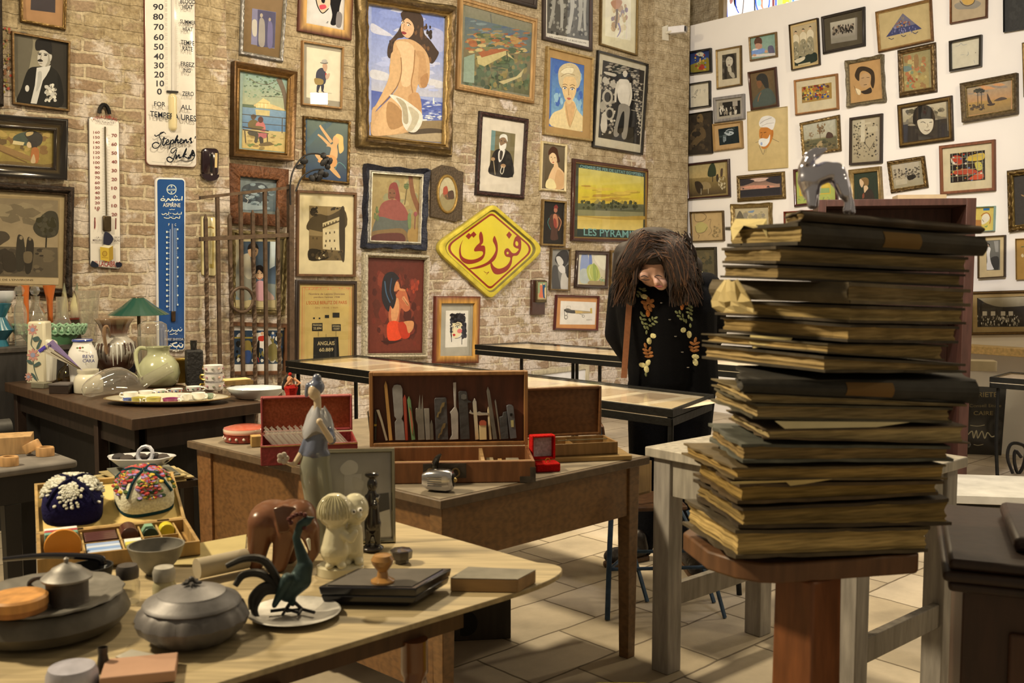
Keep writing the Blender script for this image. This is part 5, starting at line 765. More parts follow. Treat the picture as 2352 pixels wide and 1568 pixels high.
mb=MB();paint(mb,BW.shifted(.0345),[s('#8c2c1a',368,395,352,440,350,490,362,530,400,552,450,556,500,540,530,515,528,490,500,486,465,488,460,470,480,440,505,415,500,375,502,345,515,326,528,350,534,390,530,420,515,440,545,445,550,500,530,550,480,580,420,592,375,580,345,545,336,490,345,440),s('#8c2c1a',612,400,625,362,640,390,652,440,650,500,625,560,560,605,480,630,400,632,480,612,560,580,610,530,635,480,630,440),s('#8c2c1a',785,400,800,368,825,366,843,400,842,470,815,520,775,530,765,590,730,645,670,675,625,670,600,630,592,590,600,575,620,610,660,630,710,615,745,580,755,540,720,530,705,500,715,470,740,465,770,500,800,500,825,470,800,460,780,440),e('#d2bc2c',808,425,12,20,-10),e('#d2bc2c',733,502,9,10),p('#8c2c1a',745,325,768,352,746,386,722,354),p('#8c2c1a',415,338,440,360,415,390,390,364),p('#8c2c1a',455,325,478,350,454,376,430,350),l('#8c2c1a',3,538,650,560,665,580,655,560,680)],'F',.0008);mb.build('lettering','enamel',sg,smooth=False)
# pictures on the white partition
BLK2=('#191713','#221f1a');GLD=('#5a4522','#8a6c38','#a2834a');BRN=('#4a2c1c','#5e3a24');WD=('#8a5a2a','#a8733a')
def wp_(q,label,art=(),view='G',**kw):return pic(WW,q,label,art,view,depth=kw.pop('depth',.03),**kw)
wp_((98,618,372,573,378,866,107,900),'small dark-framed picture of bright figures under a deep blue sky',[g('#2c3550','#3a4a74',120,640,355,598,358,760,122,790),s('#8a7a2c',125,790,240,740,340,690,358,760,355,845,130,868),s('#c2b890',200,650,260,625,300,650,260,680),s('#a5402c',230,830,270,770,310,800,300,835),s('#c9a25c',240,740,255,690,262,740),b(['#b8b08c','#8f3a2a','#c29a3c','#33301f','#6a7a9a'],30,150,640,340,850,5,16,seed=51)],fw=22,prof='flat',fc=BLK2,fm='lacquer',bg='#33405f')
wp_((102,1005,362,965,366,1278,107,1312),'small black-framed ink scribble on cream paper at the left of the white wall',[l('#3a3a34',5,150,1170,175,1160,190,1178,200,1160),l('#3a3a34',4,180,1140,205,1090,225,1080,200,1130,215,1150),l('#8a8672',3,240,1090,255,1070,250,1120),l('#8a8672',3,290,1090,315,1075,300,1110)],fw=18,prof='flat',fc=BLK2,fm='lacquer',bg='#d2c49c')
wp_((428,597,733,540,740,1022,440,1072),'framed photograph of a dark-haired woman looking up, wide cream mat',[p('#4a4334',497,658,670,630,678,930,500,955),b(['#6a6250','#39342a'],14,505,660,560,930,10,24,seed=52),e('#c9bc9a',602,740,44,68,8),s('#29251f',555,700,570,660,620,645,668,680,672,860,650,800,640,700,590,680,560,720,570,810,575,940,540,930),s('#c2b592',585,800,620,800,630,870,590,860),l('#2a2620',4,578,722,596,720),l('#2a2620',4,612,718,632,714),e('#5a2e26',600,782,12,6),s('#b5a988',600,880,650,870,670,925,640,935)],fw=22,prof='round',fc=GLD,mount=(497,658,670,630,676,932,500,955),mcol='#d0bf94',bg='#4a4334',pane=True)
wp_((822,443,1155,378,1166,680,840,735),'small painting of a child writing at a table on a pale green ground',[g('#7f9a7c','#8aa084',845,465,1135,405,1140,600,850,630),s('#5a3a28',900,500,930,450,985,460,995,520,960,530,915,540),s('#b98a68',915,530,960,520,998,540,985,580,945,595,920,580),s('#d9d3c0',890,590,935,585,960,610,930,650,880,630),s('#7a94b4',855,620,930,600,1010,580,1040,620,960,650,860,660),s('#5f5a66',1065,570,1095,545,1130,560,1145,640,1080,640),p('#d9ccb0',900,655,1150,635,1160,665,860,690),e('#c9976c',1045,618,20,18),e('#c9976c',905,662,24,14)],fw=20,prof='round',fc=('#7a5f38','#97794a'),bg='#8aa084',pm='paint')
wp_((1310,297,1655,212,1680,775,1342,845),'narrow-framed print of three women in long patterned skirts',[g('#b5a072','#a8925f',1340,320,1635,250,1645,730,1370,790),s('#2f3628',1370,700,1520,660,1640,630,1645,735,1375,790)]+[q for x,y in ((1400,430),(1490,400),(1575,370)) for q in (s('#d3c294',x-40,y+20,x,y-20,x+40,y+20,x+30,y+100,x-30,y+100),e('#c9a878',x,y-36,15,20),s('#2c2a22',x-18,y-40,x,y-60,x+18,y-40,x,y-46),s('#8f845f',x-30,y+90,x+30,y+85,x+40,y+260,x-45,y+260),b(['#57523e','#b9ac84'],18,x-35,y+90,x+38,y+250,4,12,.3,seed=x))]+[s('#cfc094',1385,730,1440,700,1510,680,1500,720,1420,760),p('#c2ad78',1430,775,1575,742,1578,762,1432,792)],fw=10,prof='flat',fc=('#3a2c1c','#4f3c24'),mount=26,mcol='#c2a466',bg='#a8925f')
wp_((1693,198,2215,75,2220,548,1715,650),'large dark-mounted group photograph of a line of people near the window',[g('#b8ad8c','#8a806a',1795,270,2115,205,2115,470,1805,520),b(['#29251f','#3a342b','#1f1c18','#8a7a60'],90,1830,305,2105,440,9,20,.5,-.16,seed=53),b(['#b59a78'],22,1850,310,2100,360,4,7,1,-.16,seed=54),p('#8f866c',1808,470,2115,420,2115,468,1808,522),p('#c9bd96',1802,548,1850,540,1850,556,1804,564)],fw=34,prof='round',fc=('#211a14','#2e251b'),fm='wood',mount=(1793,268,2122,200,2120,472,1805,524),mcol='#4f4632',bg='#8a806a',pane=True)
wp_((305,140,975,-20,1000,488,342,632),'gilt-framed cream cloth with an embroidered pyramid of patterned triangles',[p('#6f6a70',645,160,875,345,445,445),b(['#8a4a3a','#4a5078','#a89a78','#3f3a48','#b5703c'],60,560,240,740,350,5,14,seed=55),p('#3d4260',520,355,800,290,875,345,445,445),b(['#7a7a94','#2f3350','#8f8aa0'],40,500,310,820,420,5,12,.4,seed=56),l('#3a3c48',8,475,455,510,472,540,458),l('#3a3c48',8,625,420,655,438,685,422),l('#3a3c48',8,765,385,795,402,830,380),b(['#8a7a60'],12,620,190,670,260,4,10,seed=57)],'H',fw=32,prof='step',fc=('#6a4826','#9a7340','#b08a4e'),bg='#c2a96e',pane=True)
wp_((1197,-260,1655,-340,1648,208,1200,290),'brown-framed drawing cut off by the top edge, part of a bonneted head',[s('#8f856c',1265,60,1350,20,1500,0,1585,40,1520,100,1400,110,1300,110),s('#c29a4c',1350,-40,1420,-60,1490,-20,1500,30,1430,60,1370,40),l('#5a4a34',9,1330,10,1370,55,1430,70,1490,40,1512,0)],'H',fw=20,prof='round',fc=('#5f3a20','#7d5230'),bg='#b09a70')
wp_((1845,-240,2380,-330,2380,300,1848,388),'almost black unframed canvas at the top right corner',[b(['#1f201c','#2a2a24'],30,1860,-200,2360,280,30,80,seed=58)],'H',fw=6,prof='flat',fc=('#1f1e1a',),fm='wood',bg='#22221e',pm='paint')
wp_((810,862,1150,797,1182,1275,850,1330),'dark brown portrait of a person in profile with a headscarf',[g('#6a5230','#5a4c30',845,890,1130,835,1145,1240,870,1290),s('#2a2a24',925,940,960,890,1020,885,1060,930,1075,1060,1030,1050,1000,1000,950,980),s('#7a5230',935,975,980,970,995,1020,960,1060,935,1020),s('#4a5244',880,1250,920,1160,1000,1080,1080,1060,1140,1130,1145,1240,900,1285),l('#8a6038',10,985,1110,960,1160,945,1220)],fw=26,prof='round',fc=('#3a2016','#4d2c1c'),fm='lacquer',bg='#5a4c30',pm='paint')
wp_((1366,960,1887,878,1903,1310,1385,1385),'orange-brown framed abstract of tangled red and yellow figures, cream mat',[p('#a3803c',1455,1045,1810,988,1815,1175,1460,1235),b(['#8a2f22','#c9a83c','#b5652c','#4a5a3a','#5f3a24','#d0b35a','#3c4a78'],130,1460,1000,1810,1225,7,22,1,-.14,seed=59)],fw=24,prof='round',fc=WD,fm='wood',mount=(1453,1043,1813,985,1817,1178,1458,1237),mcol='#d2c090',bg='#a3803c',pane=True)
wp_((1985,735,2435,650,2468,1215,2010,1285),'carved grey-gold frame around a brown wash drawing of a long-haired man',[e('#b08d5c',2230,965,65,88,12),s('#3c3020',2110,890,2150,810,2240,800,2330,850,2350,960,2330,1060,2300,1010,2300,900,2220,850,2170,880,2160,970,2120,940),l('#3a2c1e',5,2190,940,2220,932),l('#3a2c1e',5,2250,930,2285,928),l('#3a2c1e',6,2215,1020,2255,1015),s('#3a2f22',2180,1100,2240,1080,2300,1050,2310,1110,2230,1130),s('#dac28c',2120,1060,2180,1090,2170,1140,2130,1120),l('#4a3a26',4,2100,1030,2140,1130)],fw=40,prof='scoop',fc=('#6a5d40','#85744c','#74633f'),fm='carved',orn=.3,freq=60,edge=.005,bg='#b28a52')
wp_((568,600,1025,502,1042,1100,590,1170),'gilt-framed faded painting of a figure in a yellowish landscape',[g('#8f8250','#9a8448',645,650,950,590,962,1060,655,1090),b(['#a08a4a','#7a8458','#8f6a3a','#b09a5a','#a5683c'],60,645,640,955,1080,16,44,seed=60),s('#6a7a68',650,800,720,795,760,830,700,860,652,850),s('#8a6a3c',780,680,820,650,840,720,830,800,790,810),b(['#94502c'],10,680,900,840,1000,10,24,seed=61)],'H',fw=64,prof='ogee',fc=('#4a3820','#7a5f34','#5d4728','#86683a'),orn=.3,freq=80,bg='#8f8250',pm='paint')
wp_((1194,492,1585,412,1580,795,1200,862),'small black-framed sheet with a few pale ink marks, alone at the right',[l('#8a8f8a',4,1280,555,1320,545,1345,520,1370,540,1415,530),l('#8a8f8a',3,1340,660,1385,655),l('#7a8480',4,1428,620,1432,650,1415,668),e('#3a3a3a',1520,632,5),l('#8a8f8a',3,1500,720,1512,760)],'H',fw=26,prof='flat',fc=BLK2,fm='lacquer',bg='#d3c79f',pane=True)
wp_((1325,1000,2005,870,2010,1358,1350,1470),'broad gold-framed painting of palms and a sailing boat at sunset',[g('#9a8a68','#b0824c',1395,1050,1945,950,1945,1180,1400,1250),b(['#8a7a60','#a08a62','#c28a52'],24,1400,1010,1940,1180,20,50,4,-.15,seed=62),g('#a5803f','#8a7040',1400,1240,1945,1170,1945,1310,1410,1390),k('#3a2f22',8,1545,1080,1550,1300),k('#3a2f22',8,1590,1070,1592,1290),b(['#39382a','#2c2c22'],26,1490,1050,1640,1120,10,26,2,seed=63),s('#3a2c22',1660,1120,1700,1200,1720,1240,1670,1230),s('#4a3a2c',1740,1210,1830,1165,1900,1185,1800,1210),b(['#4a3a28','#5a4a30','#3a3024'],26,1440,1240,1640,1330,8,24,1.5,seed=64),s('#3a2c22',1660,1250,1750,1240,1740,1262,1680,1270)],'H',fw=62,prof='scoop',fc=('#57462a','#735d38','#614e2f','#86703f'),fm='carved',orn=.2,freq=90,bg='#b0824c',pm='paint',depth=.045)
wp_((2065,510,2400,440,2400,1100,2085,1165),'gilt frame cut off by the right edge of the picture wall',[],'H',fw=40,prof='round',fc=GLD,bg='#5a4a2c',pm='paint')
wp_((400,1173,772,1123,776,1425,412,1475),'grey-framed photograph of a standing crowd between curtains',[p('#2c2820',470,1215,700,1188,702,1375,475,1405),p('#8f8468',472,1216,520,1210,520,1290,474,1295),p('#a0947a',640,1196,700,1189,702,1270,642,1276),b(['#c9bd9c','#8a7d62','#d0c4a4','#4a4234'],34,475,1260,700,1395,8,22,.4,seed=65)],fw=34,prof='flat',fc=('#7f7768','#958c7a'),fm='wood',mount=36,mcol='#a3977a',bg='#2c2820')
wp_((78,1370,382,1325,388,1838,78,1862),'dark unframed canvas of a shadowy cloaked figure at the left edge of the white wall',[s('#6a5430',215,1400,260,1365,290,1420,270,1500,225,1480),s('#5d4a2c',130,1640,170,1560,240,1520,300,1540,320,1640,250,1700,170,1780,140,1740),b(['#3a2f1f','#2c2419','#4a3c26'],30,90,1380,375,1830,16,50,seed=66)],fw=5,prof='flat',fc=('#2c2419',),fm='wood',bg='#332a1c',pm='paint')
wp_((392,24,742,-18,756,312,408,355),'pale wood framed picture of a white swan on black water',[p('#232a26',452,85,690,48,705,245,466,278),s('#a8ada0',540,130,580,110,640,115,655,140,600,165,560,150),s('#7a8278',530,170,560,165,562,230,530,240),b(['#1b211e','#39423a','#5a6258'],20,460,60,700,250,8,24,2,seed=67),l('#c2c4b4',6,560,110,600,90,650,95)],'I',fw=16,prof='flat',fc=('#8a6a3a','#a5824a'),fm='wood',mount=(450,85,692,46,708,247,466,280),mcol='#b3905a',bg='#232a26')
rt=wp_((812,-124,1295,-189,1302,548,825,585),'unframed paper portrait of a white-bearded old man in a white turban',[s('#bf7a34',965,90,1020,60,1090,80,1130,110,1120,200,1060,310,1000,320,985,280,1000,200,965,190),s('#dfd6bb',965,50,960,0,1000,-60,1080,-75,1150,-40,1150,20,1120,95,1060,65,1000,65),l('#8a8074',5,970,20,1030,-20,1110,-50),l('#9a907c',4,990,50,1060,20,1140,10),s('#e2dcc6',960,215,1000,195,1060,200,1090,150,1085,230,1040,290,985,290,955,260),l('#3a2c1e',6,975,130,1000,128),l('#3a2c1e',6,1015,130,1045,122),l('#7a4a22',5,1000,140,985,185,1000,192),s('#b5702f',1110,100,1132,110,1125,170,1108,160),l('#5a5040',4,960,280,985,340,1010,390,1030,330),l('#a8925a',6,1050,310,1040,370),l('#6a5f4a',4,1120,200,1200,240),l('#6a5f4a',4,915,250,955,235),e('#9aa4b0',990,262,12,20)],'I',name='paper_portrait',fw=4,prof='flat',fc=('#b8a066',),fm='paper',depth=.012,bg='#c9b074',bg2='#c0a566')
wp_((1437,10,1910,-90,1930,345,1470,410),'gilt-framed country landscape with bare trees and a lane',[g('#b3ad8c','#a8a07c',1480,40,1875,-40,1880,160,1495,220),b(['#7a6040','#8a7048','#6a5636'],40,1640,10,1760,150,6,18,.7,seed=68),k('#5a4630',6,1690,60,1695,210),k('#5a4630',4,1580,130,1585,220),b(['#8a7450'],14,1555,120,1620,190,5,14,seed=69),g('#5f5c3c','#6a5a38',1490,235,1890,170,1895,320,1505,385),s('#a08858',1600,370,1680,240,1720,240,1700,350),b(['#4a4a30','#75643c','#3f3c28'],40,1500,200,1885,340,10,24,2,seed=70),s('#4a3426',1765,160,1790,120,1840,140,1845,185,1770,195)],'I',fw=34,prof='round',fc=GLD,orn=.4,freq=140,bg='#8a8058',pm='paint')
wp_((2040,-50,2430,-105,2425,490,2035,520),'narrow dark-framed etching of figures by tall posts and a house',[g('#b8a880','#a89870',2070,-20,2395,-65,2390,455,2065,480),b(['#4a4230','#6a604a','#8a7e60','#3a3426'],90,2075,0,2390,440,5,16,seed=71),p('#cdbf96',2185,-20,2230,-26,2230,240,2180,240),p('#c9ba90',2150,20,2300,0,2300,20,2150,40),p('#c2b389',2260,60,2380,40,2385,110,2265,130),l('#2c261c',5,2100,160,2140,140,2160,220,2150,330),l('#2c261c',5,2260,170,2230,240,2290,320,2340,240)],'I',fw=26,prof='flat',fc=('#2c2119','#3a2d20'),fm='wood',bg='#a89870',pane=True)
wp_((570,1258,1225,1143,1242,1682,596,1770),'framed photograph of a smiling woman in a dark cap before mountains',[g('#c0b18a','#a8996f',630,1310,1165,1215,1170,1400,635,1470),b(['#7a6f54','#5d553f','#8f8364'],40,635,1300,1160,1500,20,50,1.5,-.1,seed=72),p('#3a3429',640,1500,1175,1420,1188,1640,650,1710),s('#29251e',770,1470,780,1340,840,1270,930,1262,1000,1310,1035,1420,1020,1500,960,1440,860,1440,820,1480),s('#cdbf98',820,1460,860,1430,960,1425,1012,1440,1005,1540,960,1600,905,1612,850,1560),l('#2c261c',7,860,1470,890,1462,920,1478),l('#2c261c',7,965,1470,1000,1464),l('#6a5c40',5,940,1480,950,1520,930,1524),l('#5a3a2a',7,905,1560,940,1570,970,1556),s('#39332a',640,1600,760,1500,850,1600,900,1650,1000,1600,1080,1500,1180,1560,1185,1640,650,1710),s('#a09270',705,1500,760,1485,800,1505,740,1510)],'H',fw=54,prof='step',fc=('#2f2114','#5a4320','#8a6c34','#4a361c'),bg='#7a6f54',pane=True)
wp_((72,500,588,440,602,900,90,938),'dark red-framed landscape with cattle and a lone dark tree',[g('#a3905a','#b59a5c',105,530,555,485,560,660,110,680),g('#8a7440','#4a3a22',110,680,560,650,565,855,120,900),s('#2c3620',345,590,370,520,410,490,440,560,440,640,390,660,345,650),k('#2c2418',8,402,640,402,720),s('#8f7a4c',240,760,290,720,360,730,380,790,280,810),s('#332819',190,720,250,720,290,790,240,860,200,800),b(['#c9ba8c','#b5a274'],24,460,640,560,820,6,16,.5,seed=73),s('#3a2f20',445,640,470,630,470,710,450,710),s('#4a3a28',500,570,525,560,520,650,495,650),k('#c2b388',5,265,800,265,870),k('#c2b388',5,350,800,350,860)],'I',fw=28,prof='round',fc=('#2c1614','#3f1f1a'),fm='lacquer',bg='#8a7440',pm='paint')
wp_((675,645,1248,590,1262,918,685,958),'wide gilt-framed dark sunset seascape',[g('#3a3230','#b58a68',720,690,1205,645,1210,780,725,820),s('#c9a688',850,690,950,670,1080,672,1000,710,900,712),s('#2c2728',720,690,850,690,900,715,740,770),s('#2c2728',1080,670,1205,650,1205,740,1050,710),s('#c98a68',760,790,900,760,1150,770,1000,800),p('#262426',725,825,1210,782,1212,865,730,895),s('#332c2a',760,805,770,790,780,806),s('#332c2a',1050,785,1070,765,1090,785)],'I',fw=44,prof='ogee',fc=('#6a5228','#8f7440','#5a4524','#9a7f48'),orn=.2,freq=90,bg='#3a3230',pm='paint')
wp_((1357,567,1885,515,1893,960,1372,1022),'dark red-framed yellow and green railway poster behind the silver dog',[p('#a5ab52',1395,600,1850,560,1855,915,1402,980),b(['#8f9a4c','#b5b45c'],40,1400,600,1850,700,8,18,seed=74),p('#c9a83c',1440,720,1815,690,1818,860,1445,890),p('#8fa05c',1465,810,1805,790,1808,850,1468,870),s('#d0b04a',1680,780,1740,740,1800,775),b(['#7f8f4c','#a8a250'],50,1405,880,1850,960,6,14,seed=75)],'I',fw=32,prof='round',fc=('#3a1a16','#4f2520'),fm='lacquer',bg='#a5ab52')
wp_((-10,575,365,530,392,1010,0,1040),'small gold-framed profile portrait of a lady on a dark green ground',[g('#23301f','#1f261a',90,635,300,605,308,980,95,985),s('#caa878',130,690,165,680,180,730,160,785,140,770,128,730),s('#7a5c30',145,680,200,665,235,690,232,760,190,770,175,720),s('#c9a878',180,770,215,765,230,800,190,850,180,820),s('#2c231a',150,960,180,870,240,800,290,850,305,980),s('#7a3f28',160,880,180,850,185,900,165,920)],'J',fw=52,prof='scoop',fc=('#8a7040','#b3955a','#9c7f48'),fm='gilt',bg='#23301f',pm='paint',depth=.04)
wp_((440,473,890,403,937,785,490,855),'crooked ornate gilt frame with a grey engraving of a harbour',[g('#b5a786','#a3956f',520,520,835,470,860,720,545,770),b(['#5a5240','#7a705a','#443d30'],70,525,560,855,720,6,18,1.2,-.1,seed=76),p('#b8aa84',560,700,700,670,700,740,565,765),s('#2c2820',700,650,790,630,795,670,720,700)],'J',fw=46,prof='ogee',fc=('#4f3a1a','#8a6a34','#5d4622','#a5854a'),orn=.5,freq=120,bg='#a3956f',pane=True)
wp_((1076,287,1743,207,1748,822,1090,873),'wooden frame with a bright red, yellow and black abstract in a wide cream mat',[p('#2a221e',1200,383,1615,338,1618,690,1204,728),s('#b5452c',1230,430,1290,400,1360,430,1350,510,1260,510),s('#c9a83c',1420,420,1610,370,1612,450,1440,470),s('#c2b24a',1510,490,1580,480,1605,560,1540,580),s('#b04a30',1260,590,1400,560,1530,580,1510,620,1280,630),s('#c8502f',1500,640,1590,590,1610,680,1430,690),s('#d8cba8',1225,440,1240,500,1300,510,1260,480),b(['#5a6a8a','#c9a83c','#b5452c','#d8cba8','#2f5a5a'],50,1205,345,1612,715,5,16,seed=77)]+[k('#8f8a6a',7,x,385-(x-1200)*.11,x+8,720-(x-1200)*.08) for x in range(1240,1610,60)]+[k('#a89a6a',5,1205,y,1615,y-40) for y in (440,520,590,660)],'J',fw=34,prof='flat',fc=('#6a3a1e','#8a5230'),fm='wood',mount=(1197,381,1616,335,1620,692,1203,730),mcol='#cfbd8c',bg='#2a221e',pane=True)
wp_((1874,583,2380,520,2380,1260,1895,1325),'broad ornate gilt frame around a nearly black painting at the right edge',[s('#8a6a3c',2066,870,2100,880,2120,900,2080,890)],'J',fw=74,prof='ogee',fc=('#5a4522','#86682f','#6a5028','#9a7d40'),orn=.4,freq=90,bg='#2c2720',pm='paint',depth=.05)
wp_((120,1078,518,1062,530,1425,140,1440),'thin-framed pen sketch of a seated fat man with onlookers on tan paper',[l('#5a4a34',5,180,1100,190,1180,230,1200,300,1180,325,1130,270,1090,200,1095),s('#b5a660',190,1250,250,1200,330,1230,340,1290,270,1330,210,1320),l('#5a4a34',5,190,1250,215,1330,300,1320,340,1260),l('#6a5a40',4,350,1180,380,1170,370,1250,390,1310,350,1360),b(['#8a7448','#9a8454'],24,390,1220,515,1400,6,18,seed=78),l('#5a4a34',5,220,1350,240,1360,230,1400)],'I',fw=12,prof='flat',fc=('#5a4528','#735a34'),bg='#b89a62')
wp_((610,990,1095,968,1105,1420,625,1430),'gilt frame with a faint pastel of rocks partly hidden behind the top books',[b(['#8f8468','#a09268'],20,670,1060,1040,1200,14,40,seed=79),s('#6a6048',680,1200,720,1070,760,1110,780,1200),s('#7a8a90',820,1080,900,1060,880,1090)],'I',fw=50,prof='scoop',fc=('#7a6232','#9c8248','#8a7040'),orn=.2,freq=50,edge=.004,bg='#b8a678')
wp_((1250,1075,1700,1050,1700,1400,1255,1420),'thin red-edged picture mostly hidden behind the top of the book stack',[],'I',fw=14,prof='flat',fc=('#6a2c1e',),fm='lacquer',bg='#b5a06a')
wp_((165,1505,430,1498,440,1900,165,1900),'dark-framed dim landscape just right of the woman\'s hair',[b(['#5a5034','#6a5c3a','#4a4630'],30,200,1540,405,1880,12,34,seed=80)],'I',fw=28,prof='round',fc=('#3a3222','#4f452e'),bg='#5f5538')
wp_((1400,1020,1745,1005,1735,1308,1400,1328),'small pale green frame with a yellow drawing of a reddish head',[s('#d9cba4',1590,1180,1610,1120,1660,1100,1690,1150,1660,1200,1600,1230),l('#a04a2c',8,1585,1130,1620,1098,1670,1095,1698,1150,1690,1220),p('#3a6a8a',1612,1036,1688,1032,1688,1060,1612,1064),p('#a8743a',1500,1175,1590,1175,1590,1260,1510,1260),l('#3a7a4a',8,1630,1250,1650,1260,1660,1240),l('#3a3020',5,1600,1170,1620,1200)],'J',fw=12,prof='round',fc=('#7a9a80','#93ab8c'),fm='lacquer',bg='#c9b054')
wp_((1540,1375,1868,1355,1865,1860,1540,1880),'brown-edged wedding photograph of a bride in a long white gown',[p('#6a6656',1632,1425,1800,1415,1798,1775,1636,1780),s('#d3cbb4',1650,1530,1672,1500,1700,1520,1690,1600,1710,1700,1740,1765,1660,1775,1630,1760,1660,1680),e('#b59a7a',1672,1478,14,18),s('#2a251f',1655,1470,1672,1456,1690,1470,1684,1490,1672,1466),p('#8f8a78',1740,1430,1795,1425,1795,1560,1760,1560),s('#3f3c33',1700,1640,1795,1620,1796,1770,1745,1770)],'J',fw=12,prof='flat',fc=('#3a2a1a','#5a4426'),mount=(1632,1424,1800,1413,1798,1776,1636,1782),mcol='#c2aa74',bg='#6a6656')
wp_((1993,1400,2380,1385,2380,1880,2000,1895),'tan wooden panel with a small painted bird at the right edge',[s('#d3bc84',2066,1600,2085,1580,2100,1610,2080,1625),l('#2f5a3a',8,2066,1500,2100,1496)],'J',fw=6,prof='flat',fc=('#8a6a34',),fm='wood',bg='#a8803c',depth=.02)
wp_((490,665,1100,648,1100,1050,488,1058),'long brown-framed photograph of an assembly hall full of people',[g('#b5a680','#6a6048',555,725,1100,705,1100,860,555,860),s('#3a342a',555,725,650,770,760,800,900,800,1100,790,1100,850,555,860),p('#3f382c',555,860,1100,850,1100,975,556,982)]+[p('#cfc2a0',x,842,x+40,842,x+40,880,x,882) for x in (615,690,780,850)]+[b(['#d3c8a8','#8f8468','#29241c','#b3a684'],110,560,870,1090,980,5,13,.5,seed=81)],'K',fw=26,prof='step',fc=('#4f3a20','#7a5c30','#5f4626'),mount=(553,722,1110,700,1110,982,556,985),mcol='#b3955c',bg='#6a6048',pane=True)
# crockery table, sideboard and gate
def pxr(px,Y):return px*Y/FPX
def turned(name,cx,Y,zb,prof,col,m,label,cat,group=None,n=32,ripple=None,sx=1.,sy=1.,colf=None,part='body',root=None,hollow=True,loc=None,gain=1.0):
 """turned vessel: prof = (half width, y) pixel pairs read up the silhouette, base at height zb, depth Y"""
 c=loc or Vector((PY(cx,600,Y).x,Y,0));pr=[(pxr(hw,Y),PY(cx,y,Y).z) for hw,y in prof]
 pr[0]=(pr[0][0],zb)
 if hollow:r0,z0=pr[-1];pr+=[(r0*.93,z0),(max(.002,r0*.93),z0-.01)]+[(max(.002,r_-.004),z_) for r_,z_ in pr[-2:0:-1] if z_<z0-.012]
 r=root or thing(name,(c.x,c.y,zb),label,cat,group)
 mb=MB();mb.color(col,gain);mb.lathe((c.x,c.y,0),pr,n,ripple,sx,sy,colf=colf);mb.build(part,m,r,angle=50);return r,c
TT=.83
def yon(px,py,z,hw=0):Y=PZ(px,py,z).y;return Y*(1+hw/FPX)
C0=CBz
turned('ceramic_vase',-8,5.62,C0,[(20,796),(14,780),(32,757),(14,728),(28,697)],'#2f6a72','ceramic','teal and black patterned ceramic vase cut off by the left edge','vase',ripple=lambda a,z:.03*math.sin(6*a+z*60))
turned('glass_compote',8,5.78,C0,[(18,792),(5,788),(4,700),(14,694),(22,680),(22,668)],'#d8d2c0','ceramic','pale ribbed white glass compote at the far left of the sideboard','bowl',ripple=lambda a,z:.03*math.sin(24*a))
gl=GLASS()
def decanter(cx,Y,prof,st,lab):
 r,c=turned('glass_decanter',cx,Y,C0,prof,'#ddd',gl,lab,'decanter',ripple=lambda a,z:.035*math.sin(14*a+z*40),n=42)
 z=PY(cx,st,Y).z;mb=MB();mb.ball((c.x,c.y,z),pxr(12,Y),8);mb.cone((c.x,c.y,z-pxr(12,Y)),pxr(5,Y),(c.x,c.y,z-pxr(22,Y)),pxr(4,Y),8);mb.build('stopper',gl,r,smooth=False)
decanter(42,5.63,[(14,795),(13,760),(14,720),(12,705),(8,696),(7,682),(9,680)],667,'slim cut glass decanter with a round stopper, the left one of two')
decanter(78,5.92,[(22,793),(24,770),(26,742),(20,720),(10,703),(8,683),(10,680)],667,'wide cut glass decanter with a round stopper, behind the flowered vase')
for cx,pr,lab in ((56,[(6,790),(4,780),(6,715),(6,690),(9,655)],'orange glass trumpet vase between the two decanters'),(111,[(6,792),(4,782),(6,723),(7,690),(14,655)],'orange glass trumpet vase right of the two decanters')):
 turned('trumpet_vase',cx,6.02 if cx>100 else 5.84,C0,pr,'#c8672a','ceramic',lab,'vase',n=20)
turned('glass_carafe',138,5.93,C0,[(26,790),(30,770),(24,752),(14,728),(12,700),(12,681)],'#ddd',gl,'clear glass flask with a straight neck and flared foot on the sideboard','carafe')
for cx,d,lab in ((137,2,'tall pointed cream and green glass flame ornament, left one'),(161,8,'tall pointed cream and green glass flame ornament beside the ribbed glass vase')):
 r=thing('flame_ornament',(PY(cx,600,6.08).x,6.08,C0+.132),lab,'ornament');c=ORG[r.name];mb=MB();f_=lambda y:max(C0+.132,PY(cx,y,6.08).z)
 mb.rings([[Vector((c.x+pxr(dx+hw*math.cos(q*.5236),6.12),6.12+pxr(hw*math.sin(q*.5236),5.98),f_(y))) for q in range(12)] for hw,y,dx in ((8,740,0),(9,726,0),(9,702,0),(7,685,d*.3),(4,668,d*.7),(1,650,d))],cols=[lin(x) for x in ('#a8987c','#b5a580','#d8c98c','#cfc086','#8a8560','#6a6a50')]);mb.build('body','ceramic',r)
r=thing('wooden_case',(PY(152,600,6.08).x,6.08,C0),'small dark wooden case with a red top behind the carafe','box');c=ORG[r.name]
mb=MB();mb.color('#3a2c18');mb.box(c+Vector((0,0,.06)),(.13,.055,.12),R(41));mb.build('body','wood',r);mb=MB();mb.color('#7a2f22');mb.box(c+Vector((0,0,.126)),(.135,.06,.01),R(41));mb.build('lid','lacquer',r)
turned('glass_vase',199,5.97,C0,[(17,790),(18,750),(22,710),(25,680),(29,667)],'#ddd',gl,'tall ribbed clear glass vase standing against the brick','vase',ripple=lambda a,z:.02*math.sin(20*a),n=60)
Yb=5.76;c=Vector((PY(108,600,Yb).x,Yb,C0));r=thing('lattice_basket',c,'pale green glazed ceramic basket with a looped lattice rim','basket')
mb=MB();mb.color('#5f8a5a');mb.lathe((c.x,c.y,0),[(pxr(50,Yb),C0),(pxr(56,Yb),C0+.02),(pxr(74,Yb),C0+.075),(pxr(72,Yb),C0+.07),(pxr(50,Yb),C0+.012)],40,sy=.38);mb.build('bowl','ceramic',r)
mb=MB();mb.color('#93b384')
